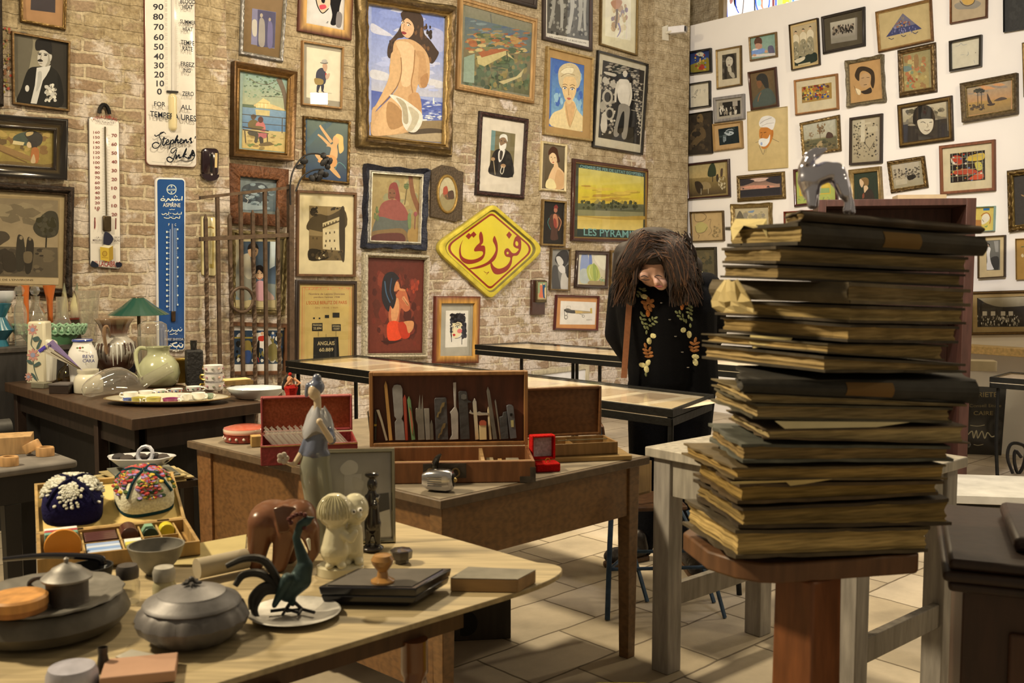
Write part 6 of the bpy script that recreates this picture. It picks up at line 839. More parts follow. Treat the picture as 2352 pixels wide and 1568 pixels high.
for i in range(30):
 a=2*math.pi*i/30;q=Vector((c.x+pxr(80,Yb)*math.cos(a),c.y+pxr(80,Yb)*.38*math.sin(a),C0+.085));tdir=Vector((-math.sin(a),math.cos(a)*.38,0)).normalized()
 mb.tube([q+tdir*(.021*math.cos(f))+Vector((0,0,.026*math.sin(f)))+Vector((math.cos(a),math.sin(a),0))*(.010*math.sin(f)) for f in [j*math.pi/4 for j in range(9)]],.0075,6)
mb.build('looped_rim','ceramic',r)
Yv=yon(85,880,TT);c=PZ(85,880,TT)+Vector((0,.05,0));r=thing('flower_vase',c,'cream rectangular pottery vase painted with pink daisies','vase')
VP=Plane((0,c.y-.05,0),(1,0,0))
def pxbox(mb,pl,q,h0,h1,view=''):return wall_box(mb,pl,q,h0,h1,view)
mb=MB();mb.color('#dccda0');pxbox(mb,VP,(62,738,102,738,106,882,59,882),-.09,0);mb.build('body','ceramic',r,bevel=.012)
mb=MB();mb.color('#d9cfae');pxbox(mb,VP,(100,778,122,785,118,880,102,880),-.07,-.005);mb.build('side_pocket','ceramic',r,bevel=.014)
mb=MB();fl=[]
for x,y,rr_ in ((75,757,12),(76,815,14),(66,865,9)):
 fl+=[e('#c98f78',x+rr_*.6*math.cos(i*.785),y+rr_*.7*math.sin(i*.785),rr_*.42,rr_*.22,i*45) for i in range(8)]+[e('#9a98a0',x,y,rr_*.4)]
fl+=[l('#5a6a5a',1.6,75,770,72,790,80,802),s('#4f6256',76,776,88,772,92,780,80,784),s('#4f6256',84,800,90,784,96,780,90,798),l('#5a6a5a',1.6,76,828,80,850,88,872),s('#4f6256',62,826,72,828,76,836,66,834),s('#4f6256',78,838,90,830,94,836,82,842),s('#4f6256',72,856,80,860,86,874,78,868)]
paint(mb,VP,fl,'',.0008);mb.build('painted_flowers','ceramic',r,smooth=False)
r=thing('stone_slab',PZ(90,893,TT),'small grey-green stone block on the left corner of the dark table','stone');mb=MB();mb.color('#7d7558');mb.box(PZ(90,892,TT)+Vector((0,.03,.014)),(.085,.06,.028),R(-20));mb.build('body','stone',r,bevel=.003)
r=thing('lidded_box',PZ(136,905,TT),'flat dark brown lidded box beside the cream jar','box');mb=MB();mb.color('#33261c');c=PZ(136,905,TT)+Vector((0,.06,.02));mb.box(c,(.105,.1,.04),R(-8));mb.build('body','lacquer',r,bevel=.003);mb=MB();mb.color('#5f554a');mb.box(c+Vector((0,0,.024)),(.11,.105,.009),R(-8));mb.build('lid','dust',r,bevel=.002)
amber=glass_mat('amber_glass',(.62,.50,.16),2.0)
turned('squat_bottle',149,yon(143,882,TT,24)+.1,TT,[(24,880),(26,862),(22,848),(9,838),(8,828)],'#ddd',amber,'squat olive amber glass bottle under the folded fan','bottle')
cream=turned('cream_jar',194,5.0,TT+.001,[(30,907),(32,899),(32,873),(28,863),(22,858),(24,852),(24,848)],'#d9cba4','ceramic','plain cream stoneware jar holding the folded fan','jar')
r=thing('folding_fan',PZ(190,850,TT),'half-open paper folding fan with purple tips leaning in the cream jar','fan');FP=Plane((0,cream[1].y-.005,0),(1,0,0))
mb=MB()
for i in range(7):
 a0,a1=i/7,(i+1)/7;P_=lambda a:(88+34*a,804-24*a);q0,q1=P_(a0),P_(a1);mb.color('#c5b795' if i<4 else '#8a7690')
 v=[FP.at(*FP.uv(*z),h) for h in (0,.003+.002*(i%2)) for z in ((189,850),q0,q1)];mb.add(v,[(0,2,1),(3,4,5),(0,1,4,3),(1,2,5,4),(2,0,3,5)])
mb.build('leaf','paper',r,smooth=False)
mb=MB();paint(mb,FP,[p('#5a4aa0',88,804,104,792,107,800,93,810),t('#2c2a50','RITH FR',94,812,25,6,-.7),k('#5a4a30',2,118,808,184,847),k('#5a4a30',2,126,804,186,846)],'',.0065);mb.build('printed_band','paper',r,smooth=False)
wj=turned('majolica_jug',183,5.12,TT,[(28,856),(30,845),(33,826),(30,806),(22,792),(20,786),(22,780)],'#e6dcd2','ceramic','white earthenware jug with a blue rim and blue Italian lettering','jug')
mb=MB('#3c4a8a');z=PY(183,780,5.12).z;mb.lathe((wj[1].x,wj[1].y,0),[(pxr(22,5.12),z-.008),(pxr(23,5.12),z-.002),(pxr(21.5,5.12),z+.003)],32,cap=(False,False));mb.build('rim_band','ceramic',wj[0])
JP=Plane((0,5.12-pxr(33,5.12),0),(1,0,0));mb=MB();paint(mb,JP,[t('#3c3f6a','BEVI',190,822,24,7.5),t('#3c3f6a','CARA',190,832,28,7.5),e('#b5503c',184,799,3),e('#7a8a4c',178,799,3,2),e('#7a8a4c',190,798,3,2)],'',.0005);mb.build('lettering','ceramic',wj[0],smooth=False)
Yd=5.32;TR_=PY(258,862,Yd-.05).z
r=thing('wooden_riser',Vector((PY(262,600,Yd).x,Yd,TT)),'dark wooden riser box under the drip-glazed vase','box');mb=MB();mb.color('#4a382a');c=ORG[r.name];mb.box((c.x,Yd+.01,(TT+TR_)/2),(.15,.16,TR_-TT),R(0));mb.build('body','wood',r,bevel=.003)
def drip(r_,z):
 f=(z-TR_)/.3;return lin('#2a1c14') if f<.1 else lin('#5a3a2a') if f<.35 else lin('#a3987f') if f<.68 else lin('#6a4a36') if f<.75 else lin('#4a3022') if f<.95 else lin('#a8875c')
dv_=turned('drip_glaze_vase',258,Yd,TR_,[(22,862),(24,855),(36,842),(46,824),(49,808),(46,792),(36,780),(27,772),(28,762),(34,745),(43,732)],'#6a4a36','ceramic','brown and cream drip-glazed vase with a flared neck and twisted handle','vase',ripple=lambda a,z:.02*math.sin(9*a)*(1 if z>TR_+.02 else 0),n=64,colf=drip)
mb=MB();cpos=dv_[1];rn=random.Random(5)
for i in range(34):
 a=2*math.pi*i/34;top,bot=PY(258,785,Yd).z,PY(258,rn.uniform(815,840),Yd).z;mb.color(rn.choice(['#3c281c','#c9c2a8','#5a4434','#b5ad94']))
 pts=[]
 for j in range(7):
  z=top+(bot-top)*j/6;y_=785+(835-785)*j/6;rr_=pxr(40+9.5*math.sin(math.pi*(y_-772)/80),Yd)+.0006;w_=.006*(1-j/9);pts.append((rr_,z,w_))
 vs_=[Vector((cpos.x+q[0]*math.cos(a+s_*q[2]/q[0]),cpos.y+q[0]*math.sin(a+s_*q[2]/q[0]),q[1])) for s_ in (-1,1) for q in pts]
 mb.add(vs_,[(j,j+1,8+j,7+j) for j in range(6)])
mb.build('glaze_runs','ceramic',dv_[0])
mb=MB();mb.color('#8a6a48');yh=Yd-pxr(44,Yd);mb.tube([PY(252,772,Yd-pxr(28,Yd)),PY(247,752,yh-.02),PY(241,752,yh-.03),PY(239,770,yh-.03),PY(243,795,yh-.012),PY(246,812,yh)],[.006,.009,.01,.01,.009,.012],8,4);mb.build('handle','ceramic',dv_[0])
Yp=yon(358,891,TT,34);pt=turned('pitcher',358,Yp,TT,[(32,890),(42,878),(48,856),(44,836),(34,822),(25,814),(24,804),(28,796)],'#aaa676','ceramic','pale green glazed round pitcher with a pouring lip','jug')
mb=MB();mb.color('#aaa676');c=pt[1];mb.tube([PY(340,801,Yp),PY(322,799,Yp),PY(312,812,Yp-.02),PY(316,842,Yp-.05),PY(329,868,Yp-.085)],[.009,.011,.011,.01,.012],10,4);mb.build('handle','ceramic',pt[0])
mb=MB();mb.color('#aaa676');a0=PY(378,797,Yp-.02);mb.add([PY(376,796,Yp-.05),PY(387,795,Yp-.01),PY(376,797,Yp+.04),PY(374,812,Yp)],[(0,1,3),(1,2,3),(0,2,1)]);mb.build('lip','ceramic',pt[0])
Yl=4.9;r=thing('lamp_chimney',Vector((PY(270,600,Yl).x,Yl,TT)),'clear glass retort lying on its side in front of the pitcher','glassware')
mb=MB();lp=[(190,900,4.74,8),(202,896,4.76,18),(222,886,4.82,25),(250,878,4.9,31),(275,878,4.95,31),(300,883,4.99,23),(318,884,5.01,16),(340,872,5.03,13),(365,858,5.06,13),(392,843,5.09,13)];lq=[PY(*q[:3]) for q in lp];lr=[pxr(q[3],q[2]) for q in lp]
for v,q in zip(lq,lr):v.z=max(v.z,TT+q+.001)
mb.tube(lq,lr,28,3,cap=False);mb.build('body',gl,r)
Yk=yon(440,887,TT,22);c=Vector((PY(440,600,Yk).x,Yk,TT));r=thing('square_bottle',c,'matt black square bottle with embossed sides and a short neck','bottle');hz=PY(440,803,Yk).z
mb=MB();mb.color('#23211f');mb.box((c.x,c.y,(TT+hz)/2),(.085,.085,hz-TT),R(25));mb.build('body','carved',r,bevel=.008)
mb=MB();mb.color('#1b1a18');mb.lathe((c.x,c.y,0),[(.017,hz-.004),(.016,hz+.02),(.018,hz+.03),(.018,hz+.05)],16);mb.build('neck','lacquer',r)
Ys=yon(485,900,TT,22);rn=random.Random(2)
def cup(cx,yb,hw,h,Y,zb,col,lab,grp,ang,trim=None,gold=False):
 r_=pxr(hw,Y);H=pxr(h,Y);c=Vector((PY(cx,600,Y).x,Y,zb));o_=thing('tea_cup' if gold else 'coffee_cup',c,lab,'cup',grp)
 mb=MB();mb.color(col);mb.lathe((c.x,c.y,0),[(r_*.6,zb),(r_*.9,zb+H*.25),(r_,zb+H),(r_*.93,zb+H),(r_*.82,zb+H*.3),(.002,zb+H*.12)],24);mb.build('body','ceramic',o_)
 d=Vector((math.cos(ang),math.sin(ang),0));mb=MB();mb.color('#b8963c' if gold else '#e8dfc8');mb.tube([c+d*r_*q+Vector((0,0,H*z)) for q,z in ((.93,.8),(1.35,.82),(1.45,.5),(1.2,.3),(.9,.28))],max(.0025,r_*.1),6,3);mb.build('handle','brass' if gold else 'ceramic',o_)
 if trim:
  mb=MB();
  for i in range(9):
   a=2*math.pi*i/9;mb.color(trim[i%len(trim)]);mb.ball(c+Vector((r_*.985*math.cos(a),r_*.985*math.sin(a),H*.62)),(r_*.14,r_*.14,H*.14),6)
  mb.build('flower_pattern','ceramic',o_)
 return o_
hh=pxr(20,Ys)
for i,lab in enumerate(('bottom white flowered cup of the stack of three','middle white flowered cup of the stack of three','top white flowered cup with gold handle on the stack of three')):
 cup(486-i*.8,900,22.5,20,Ys,TT+i*hh,'#e9dcc8',lab,'stacked flowered cups',R(200-i*25),['#b5807a','#8a8a6a','#c9a080'],True)
Yo=4.64;c=Vector((PY(376,600,Yo).x,Yo,TT));r=thing('oval_platter',c,'large oval cream platter carrying a dozen little coffee cups','platter')
mb=MB();mb.color('#cbbb92');ax_=pxr(145,Yo);mb.lathe((c.x,c.y,0),[(.62,TT),(.7,TT+.006),(.98,TT+.022),(1,TT+.025),(.97,TT+.027),(.72,TT+.012),(.01,TT+.010)],56,sx=ax_,sy=ax_*.56,rz=0);mb.build('plate','ceramic',r)
mb=MB('#8a6f3c');mb.lathe((c.x,c.y,0),[(1.0,TT+.0255),(.985,TT+.0275),(.965,TT+.0272)],56,sx=ax_,sy=ax_*.56,cap=(False,False));mb.build('gilt_rim','gilt',r)
CUPS=[(291,915,17,16,'#e6ddc8','plain white coffee cup at the back left of the oval platter',180,None),(327,908,17,12,'#e6ddc8','plain white coffee cup in the back row next to the flowered ones',-10,None),(359,906,15,13,'#e6ddc8','white coffee cup with red and blue flowers, left in the back row',-20,['#b5402c','#34508a','#4a7a4a']),(398,903,14,12,'#e6ddc8','white coffee cup with red and blue flowers, middle of the back row',190,['#b5402c','#34508a']),(438,899,18,13,'#e6ddc8','white coffee cup with dark red flowers, right in the back row',0,['#7a2f3a','#4a6a4a']),(283,925,10,12,'#5a6a9a','blue banded small coffee cup at the front left of the platter',160,None),(309,926,16,15,'#bfae52','left of the two yellow coffee cups in the front row',-60,None),(344,926,17,15,'#c5b45a','right of the two yellow coffee cups in the front row',200,None),(383,924,18,11,'#8a2f5a','magenta coffee cup with a white rim in the front row',-10,None),(415,920,15,17,'#e9e0cc','plain white coffee cup right of the magenta one',-90,None),(448,917,16,17,'#e9e0cc','plain white coffee cup at the front right of the platter',-15,None),(475,914,8,12,'#9aa88a','tiny pale green coffee cup at the right end of the platter',0,None)]
for cx,yb,hw,h,col,lab,ang,trim in CUPS:
 cup(cx,yb,hw,h,PZ(cx,yb,TT+.014).y,TT+.0125,col,lab,'coffee cups on the oval platter',R(ang),trim)
Yw=yon(572,916,TT);turned('shallow_bowl',583,Yw+.02,TT,[(36,916),(46,912),(64,896),(68,890)],'#d9d6d0','ceramic','shallow blue and white bowl on the right corner of the dark table','bowl',sy=.8)
o_=thing('straw_tray',PZ(545,884,TT),'shallow wooden tray of pale straws behind the bowl','tray');mb=MB();mb.color('#8a6a3a');c=PZ(542,888,TT)+Vector((-.03,.1,.012));mb.box(c,(.16,.1,.02),R(35));mb.build('tray','wood',o_);mb=MB();mb.color('#d9bf78')
for i in range(9):mb.tube([c+Matrix.Rotation(R(35),3,'Z')@Vector((x,-.036+i*.009,.015)) for x in (-.07,.07)],.004,6)
mb.build('straws','paper',o_)
Yg=5.9;c=Vector((PY(315,600,Yg).x,Yg,TT));r=thing('table_lamp',c,'lamp with a wide dark green enamel cone shade','lamp');zt,zb_=PY(315,684,Yg).z,PY(315,722,Yg).z;ra=pxr(68,Yg)
mb=MB();mb.color('#234a38');mb.lathe((c.x,c.y,0),[(ra,zb_),(ra*.55,zb_+(zt-zb_)*.5),(ra*.2,zt),(ra*.16,zt),(ra*.5,zb_+(zt-zb_)*.5-.004),(ra*.98,zb_-.001)],48,cap=(False,False));mb.build('shade','enamel',r)
mb=MB();mb.color('#5a4a30');mb.lathe((c.x,c.y,0),[(.06,TT),(.055,TT+.015),(.012,TT+.03),(.009,zt-.01),(ra*.2,zt-.005),(ra*.18,zt+.003),(.01,zt+.006)],20);mb.build('stand','brass',r)
turned('glass_cloche',346,5.68,TT,[(33,800),(33,760),(31,745),(20,738),(3,737)],'#ddd',gl,'clear glass bell jar standing under the green lampshade','cloche',hollow=False)
turned('glass_mug',332,5.5,TT,[(20,845),(21,800),(21,773)],'#ddd',gl,'clear glass mug with a gilt rim behind the pitcher','mug')
r=thing('brass_box',Vector((PY(408,600,5.45).x,5.45,TT)),'yellow brass box with a gilt lid behind the green pitcher','box');c=ORG[r.name];mb=MB();mb.color('#8a6a2a');mb.box(c+Vector((.01,0,.06)),(.12,.1,.12),R(30));mb.build('body','brass',r);mb=MB();mb.color('#c29a42');mb.box(c+Vector((.01,0,.126)),(.125,.105,.012),R(30));mb.build('lid','brass',r,bevel=.003)
r=thing('tea_caddy',Vector((PY(286,600,5.66).x,5.66,TT)),'small black tin with a gold crest behind the drip-glazed vase','tin');c=ORG[r.name];mb=MB();mb.color('#1c1a1c');mb.box(c+Vector((0,0,.075)),(.09,.07,.15),R(15));mb.build('body','lacquer',r,bevel=.003)
# iron garden gate
GP=BW.shifted(.24);gt_=thing('iron_gate',GP.at(GP.uv(570,600)[0],0),'rusty wrought iron garden gate leaning in front of the pictures','gate')
def G3(x,y,h=0):return GP.at(*GP.uv(x,y),h)
def bar(name,x,y0,x1,tw=False,spear=False,r_=.0115):
 mb=MB();mb.color('#5f4a34');a=GP.uv(x,y0);z1=a[1];u0=a[0];u1=GP.uv(x1,800)[0];rr2=[];n=60 if tw else 2
 for i in range(n+1):
  f=i/n;z=z1*(1-f)+.002*f;u=u0+(u1-u0)*f
  tw_=9*f*math.pi if tw and z<z1-.35 else 0;rd=r_*(.25 if spear and i==0 else 1)
  rr2 .append([GP.at(u+rd*1.35*math.cos(tw_+j*math.pi/2+.785),z,rd*1.35*math.sin(tw_+j*math.pi/2+.785)) for j in range(4)])
 mb.rings(rr2);mb.build(name,'iron',gt_,smooth=False)
for x,y0,x1,tw,sp in ((472,492,474,1,1),(499,452,502,0,0),(527,490,532,1,1),(552,442,556,0,0),(580,482,584,1,1),(608,434,608,0,0),(637,475,640,1,1)):bar('bar',x,y0,x1,tw,sp)
bar('post',667,424,664,r_=.02)
for y0,y1,w_ in ((454,430,.010),(549,539,.014)):
 mb=MB();mb.color('#634e36');a,c=G3(459,y0),G3(670,y1);up_=Vector((0,0,w_));mb.hexa([a-up_+GP.n*.014,c-up_+GP.n*.014,c-up_-GP.n*.014,a-up_-GP.n*.014],[a+up_+GP.n*.014,c+up_+GP.n*.014,c+up_-GP.n*.014,a+up_-GP.n*.014]);mb.build('rail','iron',gt_)
mb=MB();mb.color('#5f4a34');cu_,cv_=GP.uv(553,688);mb.tube([GP.at(cu_+.082*math.cos(i*math.pi/12),cv_+.082*math.sin(i*math.pi/12),.016) for i in range(25)],.011,8);mb.build('ring','iron',gt_)
mb=MB();mb.color('#33302a');mb.tube([G3(664,470,.02),G3(662,420,.03),G3(672,385,.03),G3(695,358,.03),G3(722,354,.04),G3(738,362,.05)],.006,8,4);mb.tube([G3(676,440,.02),G3(688,408,.03),G3(712,392,.04),G3(736,390,.05)],.006,8,4);rn=random.Random(9)
for x,y in ((740,366),(748,372),(735,374),(728,398),(738,402),(716,404),(708,410),(690,372),(744,384),(680,384),(734,358),(724,410)):
 mb.ball(G3(x,y,.05),(.028*rn.uniform(.7,1.2),.006,.022),8,Matrix.Rotation(rn.uniform(-1,1),4,'Y')@Matrix.Rotation(rn.uniform(-.6,.6),4,'X'))
mb.build('rose_branch','iron',gt_)
# things on the desk
def V_(view,x,y):o_=VIEW[view];return o_[0]+x/o_[2],o_[1]+y/o_[2]
VIEW.update({'Q':(800,820,3.36),'P':(560,780,3.7333),'R':(0,960,4.3563),'S':(0,1180,3.92),'T':(540,1100,3.9192),'M':(1560,420,3.1784),'N':(1560,840,3.1365)})
D_=DZ+.0018
class Frame:
 """local box space: origin front-left bottom, x along the front, y to the back, z up"""
 def __init__(s,fl,fr,depth):
  s.o=Vector(fl);s.x=Z3(Vector(fr)-s.o);s.w=s.x.length;s.x.normalize();s.y=Vector((-s.x.y,s.x.x,0));s.d=depth
 def at(s,a,b_,z):return s.o+s.x*a+s.y*b_+Vector((0,0,z))
 def box(s,mb,a0,a1,b0,b1,z0,z1):return mb.hexa([s.at(a0,b0,z0),s.at(a1,b0,z0),s.at(a1,b1,z0),s.at(a0,b1,z0)],[s.at(a0,b0,z1),s.at(a1,b0,z1),s.at(a1,b1,z1),s.at(a0,b1,z1)])
def tray(f,mb,w0,d0,d1,h,th,z0=0.0,floor=.006):
 f.box(mb,0,w0,d0,d1,z0,z0+floor);f.box(mb,0,w0,d0,d0+th,z0,z0+h);f.box(mb,0,w0,d1-th,d1,z0,z0+h);f.box(mb,0,th,d0+th,d1-th,z0,z0+h);f.box(mb,w0-th,w0,d0+th,d1-th,z0,z0+h)
def lid(f,mb,w0,d1,z0,H,th,deep,back=.01):
 """open lid standing up at the back; the hollow side faces the front"""
 f.box(mb,0,w0,d1+deep-back,d1+deep,z0,z0+H);f.box(mb,0,th,d1,d1+deep-back,z0,z0+H);f.box(mb,w0-th,w0,d1,d1+deep-back,z0,z0+H);f.box(mb,th,w0-th,d1,d1+deep-back,z0,z0+th);f.box(mb,th,w0-th,d1,d1+deep-back,z0+H-th,z0+H)
 # red case of glass vials
f=Frame(PZ(599,1071,D_),PZ(822,1061,D_),.24)
rc=thing('vial_case',f.at(f.w/2,.12,0),'open red leather case filled with a heap of clear glass tubes','case')
mb=MB();mb.color('#7a2420');tray(f,mb,f.w,0,.24,.074,.007);mb.build('base','leather',rc,bevel=.003)
mb=MB();mb.color('#8f3a34');lid(f,mb,f.w,.235,.078,.135,.008,.04);mb.build('lid','leather',rc,bevel=.003)
mb=MB();mb.color('#b5623c');f.box(mb,.008,f.w-.008,.262,.264,.087,.205);mb.build('lid_lining','fabric',rc,label='orange moire lid lining')
mb=MB();mb.color('#c9a25a');f.box(mb,0,f.w,-.0012,0,.068,.071);mb.build('gold_line','gilt',rc)
mb=MB();mb.lathe((0,0,0),[(.001,-.055),(.005,-.053),(.0064,-.045),(.0064,.045),(.005,.05),(.005,.056),(.0068,.058)],12)
v0_=mb.build('glass_vial',glass_mat('vial_glass',(.96,.95,.92),4.0,.06,.16));tag(v0_,'clear glass vial lying in the heap in the open red case','vial','glass vials in the red case');v0_.location=(0,0,0);me0=v0_.data
me0 .transform(Matrix.Translation(ORG[v0_.name]));rn=random.Random(3)
VR=Matrix(((f.x.x,f.y.x,0),(f.x.y,f.y.y,0),(0,0,1)))
for i in range(36):
 row,lev=i%12,i//12;o_=v0_ if i==0 else v0_.copy()
 if i:COL.objects.link(o_)
 o_.location=f.at(.052+row*(f.w-.104)/11,.065+.045*lev+rn.uniform(-.008,.008),.058+lev*.006)
 o_.rotation_euler=(VR@Matrix.Rotation(R(-42),3,'Y')@Matrix.Rotation(R(-12),3,'X')).to_euler()
 # round tin, matchbox, dancer doll
tn=thing('round_tin',PZ(552,1020,D_)+Vector((0,.08,0)),'round salmon red tin with white flowers on its rim','tin');c=ORG[tn.name]
mb=MB();mb.color('#7d2a1c');mb.lathe((c.x,c.y,0),[(.078,D_),(.084,D_+.004),(.084,D_+.038)],40);mb.build('body','enamel',tn)
mb=MB();mb.lathe((c.x,c.y,0),[(.086,D_+.034),(.087,D_+.05),(.084,D_+.055),(.06,D_+.061),(.001,D_+.064)],40,colf=lambda r_,z:lin('#e0c9a0') if r_>.0865 else lin('#b8563a'));mb.build('lid','enamel',tn)
mb=MB('#e6d3b0');
for i in range(10):
 a=-math.pi*i/9;mb.ball((c.x+.0845*math.cos(a),c.y+.0845*math.sin(a),D_+.018),(.006,.006,.006),8)
mb.build('flowers','enamel',tn)
bxm=thing('matchbox',PZ(592,1033,D_),'tiny wooden matchbox tucked beside the red vial case','box');mb=MB();mb.color('#b08a48');mb.box(PZ(588,1030,D_)+Vector((-.012,.05,.022)),(.04,.05,.042),R(20));mb.build('body','wood',bxm,bevel=.002)
dd_=PY(668,890,4.38);c=Vector((dd_.x,4.38,D_));dl=thing('dancer_doll',c,'small flamenco dancer doll in red with raised arms behind the red case','doll');z=lambda y:PY(668,y,4.38).z;X_=lambda x:PY(x,880,4.38).x
mb=MB();mb.color('#a8241c');mb.lathe((c.x,c.y,0),[(.06,D_),(.05,D_+.05),(.022,z(905)),(.03,z(890)),(.018,z(883))],20,lambda a,zz:.08*math.sin(7*a));mb.build('dress','fabric',dl)
mb=MB();mb.color('#c58a5c');mb.cone((c.x,c.y,z(888)),.014,(c.x,c.y,z(878)),.008);mb.ball((c.x-.004,c.y,z(870)),(.013,.013,.017));mb.tube([(X_(655),c.y,z(888)),(X_(662),c.y-.02,z(879)),(X_(673),c.y-.02,z(866))],.006,8);mb.tube([(X_(678),c.y,z(886)),(X_(690),c.y-.01,z(879)),(X_(676),c.y-.01,z(868))],.006,8);mb.build('body','skin',dl)
mb=MB();mb.color('#17120f');mb.ball((c.x-.005,c.y+.006,z(868)),(.018,.015,.02));mb.cone((X_(657),c.y+.01,z(872)),.012,(X_(652),c.y+.015,z(890)),.014);mb.build('hair','hair',dl);mb=MB('#b5241c');mb.ball((c.x-.002,c.y-.002,z(859)),.008);mb.build('hair_flower','fabric',dl)
# toolbox
f=Frame(PZ(836,1113,D_),PZ(1229,1107,D_),.28);TBX=f
tb=thing('toolbox',f.at(f.w/2,.14,0),'large open wooden toolbox with drawing instruments standing in its lid','toolbox')
mb=MB();mb.color('#7a4a24');tray(f,mb,f.w,0,.28,.07,.011);mb.build('base','wood',tb,bevel=.002)
mb=MB();mb.color('#a07a48');f.box(mb,.011,f.w-.011,.011,.022,.05,.0705);f.box(mb,.38,.392,.022,.26,.006,.066);f.box(mb,.07,.08,.022,.26,.006,.066);mb.build('divider','woodx',tb)
L0=.275;LH=.262
mb=MB();mb.color('#8f6030');lid(f,mb,f.w,L0,.072,LH,.013,.042);mb.build('lid','wood',tb,bevel=.002)
mb=MB();mb.color('#5f301c');f.box(mb,.013,f.w-.013,L0+.028,L0+.031,.085,.072+LH-.013);mb.build('lid_panel','wood',tb,label='dark red stained inner panel of the lid')
mb=MB();mb.color('#4a3f30');f.box(mb,.19,.33,-.003,0,.018,.066);mb.build('lock_plate','iron',tb);mb=MB();mb.color('#4f4434');f.box(mb,f.w-.05,f.w+.002,-.003,.001,0,.02);f.box(mb,f.w-.016,f.w+.002,-.003,.001,.02,.05);mb.build('corner_bracket','iron',tb)
for a_ in (.215,.295):
 mb=MB();mb.color('#8a6f44');mb.tube([f.at(a_+.012*math.cos(q*.5236),-.006,.036+.014*math.sin(q*.5236)) for q in range(13)],.0035,6);mb.build('latch_ring','brass',tb)
LP_=Plane(f.at(0,L0+.017,0),f.x)
def tool(name,lab,pts,col,m='pewter',th=.006,extra=(),view='Q'):
 """flat instrument standing in the lid, traced as an outline"""
 q=[LP_.uv(*V_(view,pts[i],pts[i+1])) for i in range(0,len(pts),2)];n=len(q);lo_=min(a[1] for a in q);base=LP_.uv(*V_(view,700,642))[1]
 sh=max(0,D_+.0855-(LP_.o.z+lo_));mb=MB();mb.color(col,1.35)
 mb.add([LP_.at(a[0],a[1]+sh,h) for h in (-th/2,th/2) for a in q],[list(range(n))[::-1],list(range(n,2*n))]+[(i,(i+1)%n,n+(i+1)%n,n+i) for i in range(n)])
 o_=mb.build(name,m,bevel=.0012);tag(o_,lab,'tool');
 for nm,col2,m2,ps in extra:
  mb=MB();mb.color(col2);q2=[LP_.uv(*V_(view,ps[i],ps[i+1])) for i in range(0,len(ps),2)];k2=len(q2)
  mb.add([LP_.at(a[0],a[1]+sh,h) for h in (th/2,th/2+.002) for a in q2],[list(range(k2))[::-1],list(range(k2,2*k2))]+[(i,(i+1)%k2,k2+(i+1)%k2,k2+i) for i in range(k2)]);mb.build(nm,m2,o_)
tool('steel_scriber','thin dark steel scriber at the far left of the toolbox lid',(146,420,156,412,182,640,170,642),'#4a4436')
tool('drawing_pen','slim dark drawing pen with a brass band, leaning in the toolbox lid',(203,420,212,400,222,450,216,642,200,642),'#3f3b30','iron',.007,[('brass_band','#b0903c','brass',(200,515,220,515,219,530,200,530))])
tool('bone_stylus','white-handled stylus left of the wooden dowel',(216,406,238,404,262,480,305,640,288,644,250,500),'#c2b694','ceramic',.007)
tool('wooden_dowel','tall pale pointed wooden dowel in the toolbox lid',(277,218,288,182,300,215,342,640,316,642),'#b98a48','wood',.009)
tool('steel_shim','wide rounded grey steel blade with notched sides',(340,240,352,215,378,210,405,216,418,245,425,440,412,475,428,500,440,640,364,640,360,500,374,478,356,455),'#8d877a')
tool('red_pencil','dark red pencil standing beside the notched steel blade',(424,320,436,288,448,318,462,640,442,642),'#8a3020','lacquer',.007)
tool('patterned_pen','green marbled pen next to the red pencil',(456,330,468,300,482,330,518,635,490,640),'#5f7a4c','enamel',.008,[('marbling','#b56a4a','enamel',(470,380,486,420,500,520,494,600,484,520))])
tool('dividers','pair of steel dividers with two points',(540,400,552,288,560,400,564,400,572,285,580,400,584,500,592,636,540,638,536,520,522,480,520,400,530,390),'#7a7260','pewter',.007)
tool('steel_rule','short grey steel rule behind the dividers',(584,396,624,394,634,636,598,638),'#8a8270')
tool('scribing_blade','small pointed steel blade between the rule and the dark block',(632,520,642,482,654,515,660,636,636,638),'#6a6250')
tool('drilled_block','wide dark block with two wavy brass strips',(664,325,672,314,752,312,758,322,772,634,676,638),'#4f4c46','iron',.01,[('wavy_strip','#a08a5c','brass',(725,350,745,345,740,375,722,390,715,425,700,435,695,462,680,462,690,425,705,415,710,385)),('wavy_strip','#a08a5c','brass',(732,510,752,505,745,540,730,555,722,590,706,600,702,622,690,622,698,590,712,580,718,545))])
tool('steel_chisel','tall bright steel blade with a narrow neck and broad shaft',(808,195,832,192,832,380,848,430,850,632,778,636,800,600,792,440,784,425,818,385),'#a89f8c','pewter',.007)
tool('bevel_gauge','dark flat bar with a screw and a small side tab',(850,270,860,260,908,262,916,272,922,330,950,342,950,350,922,352,938,630,866,634),'#45423c','iron',.008,[('screw','#8f8878','silver',(870,290,890,280,912,290,912,318,890,326,870,318))])
tool('metal_pen','shiny silver pen standing in the middle of the lid',(958,345,972,314,988,340,1008,632,980,636),'#d0c6b4','silver',.012)
tool('thumb_wrench','small chrome T-shaped wrench behind the silver pen',(930,430,942,404,952,425,985,428,1010,415,1030,425,1080,428,1080,446,1010,450,950,440),'#b8ad98','silver',.009)
tool('cork_tube','short glass tube with an orange stopper',(1010,520,1064,520,1068,634,1014,636),'#c2a872','ceramic',.014,[('stopper','#b5583a','plastic',(1012,495,1026,484,1050,484,1064,496,1064,522,1010,522))])
tool('ivory_stick','thin ivory coloured stick right of the stoppered tube',(1074,410,1080,380,1088,410,1108,634,1088,636),'#cdb888','wood',.006)
tool('dark_rod','tall dark hexagonal metal rod with a point',(1068,262,1076,226,1092,260,1150,630,1118,634),'#6a6252','pewter',.01)
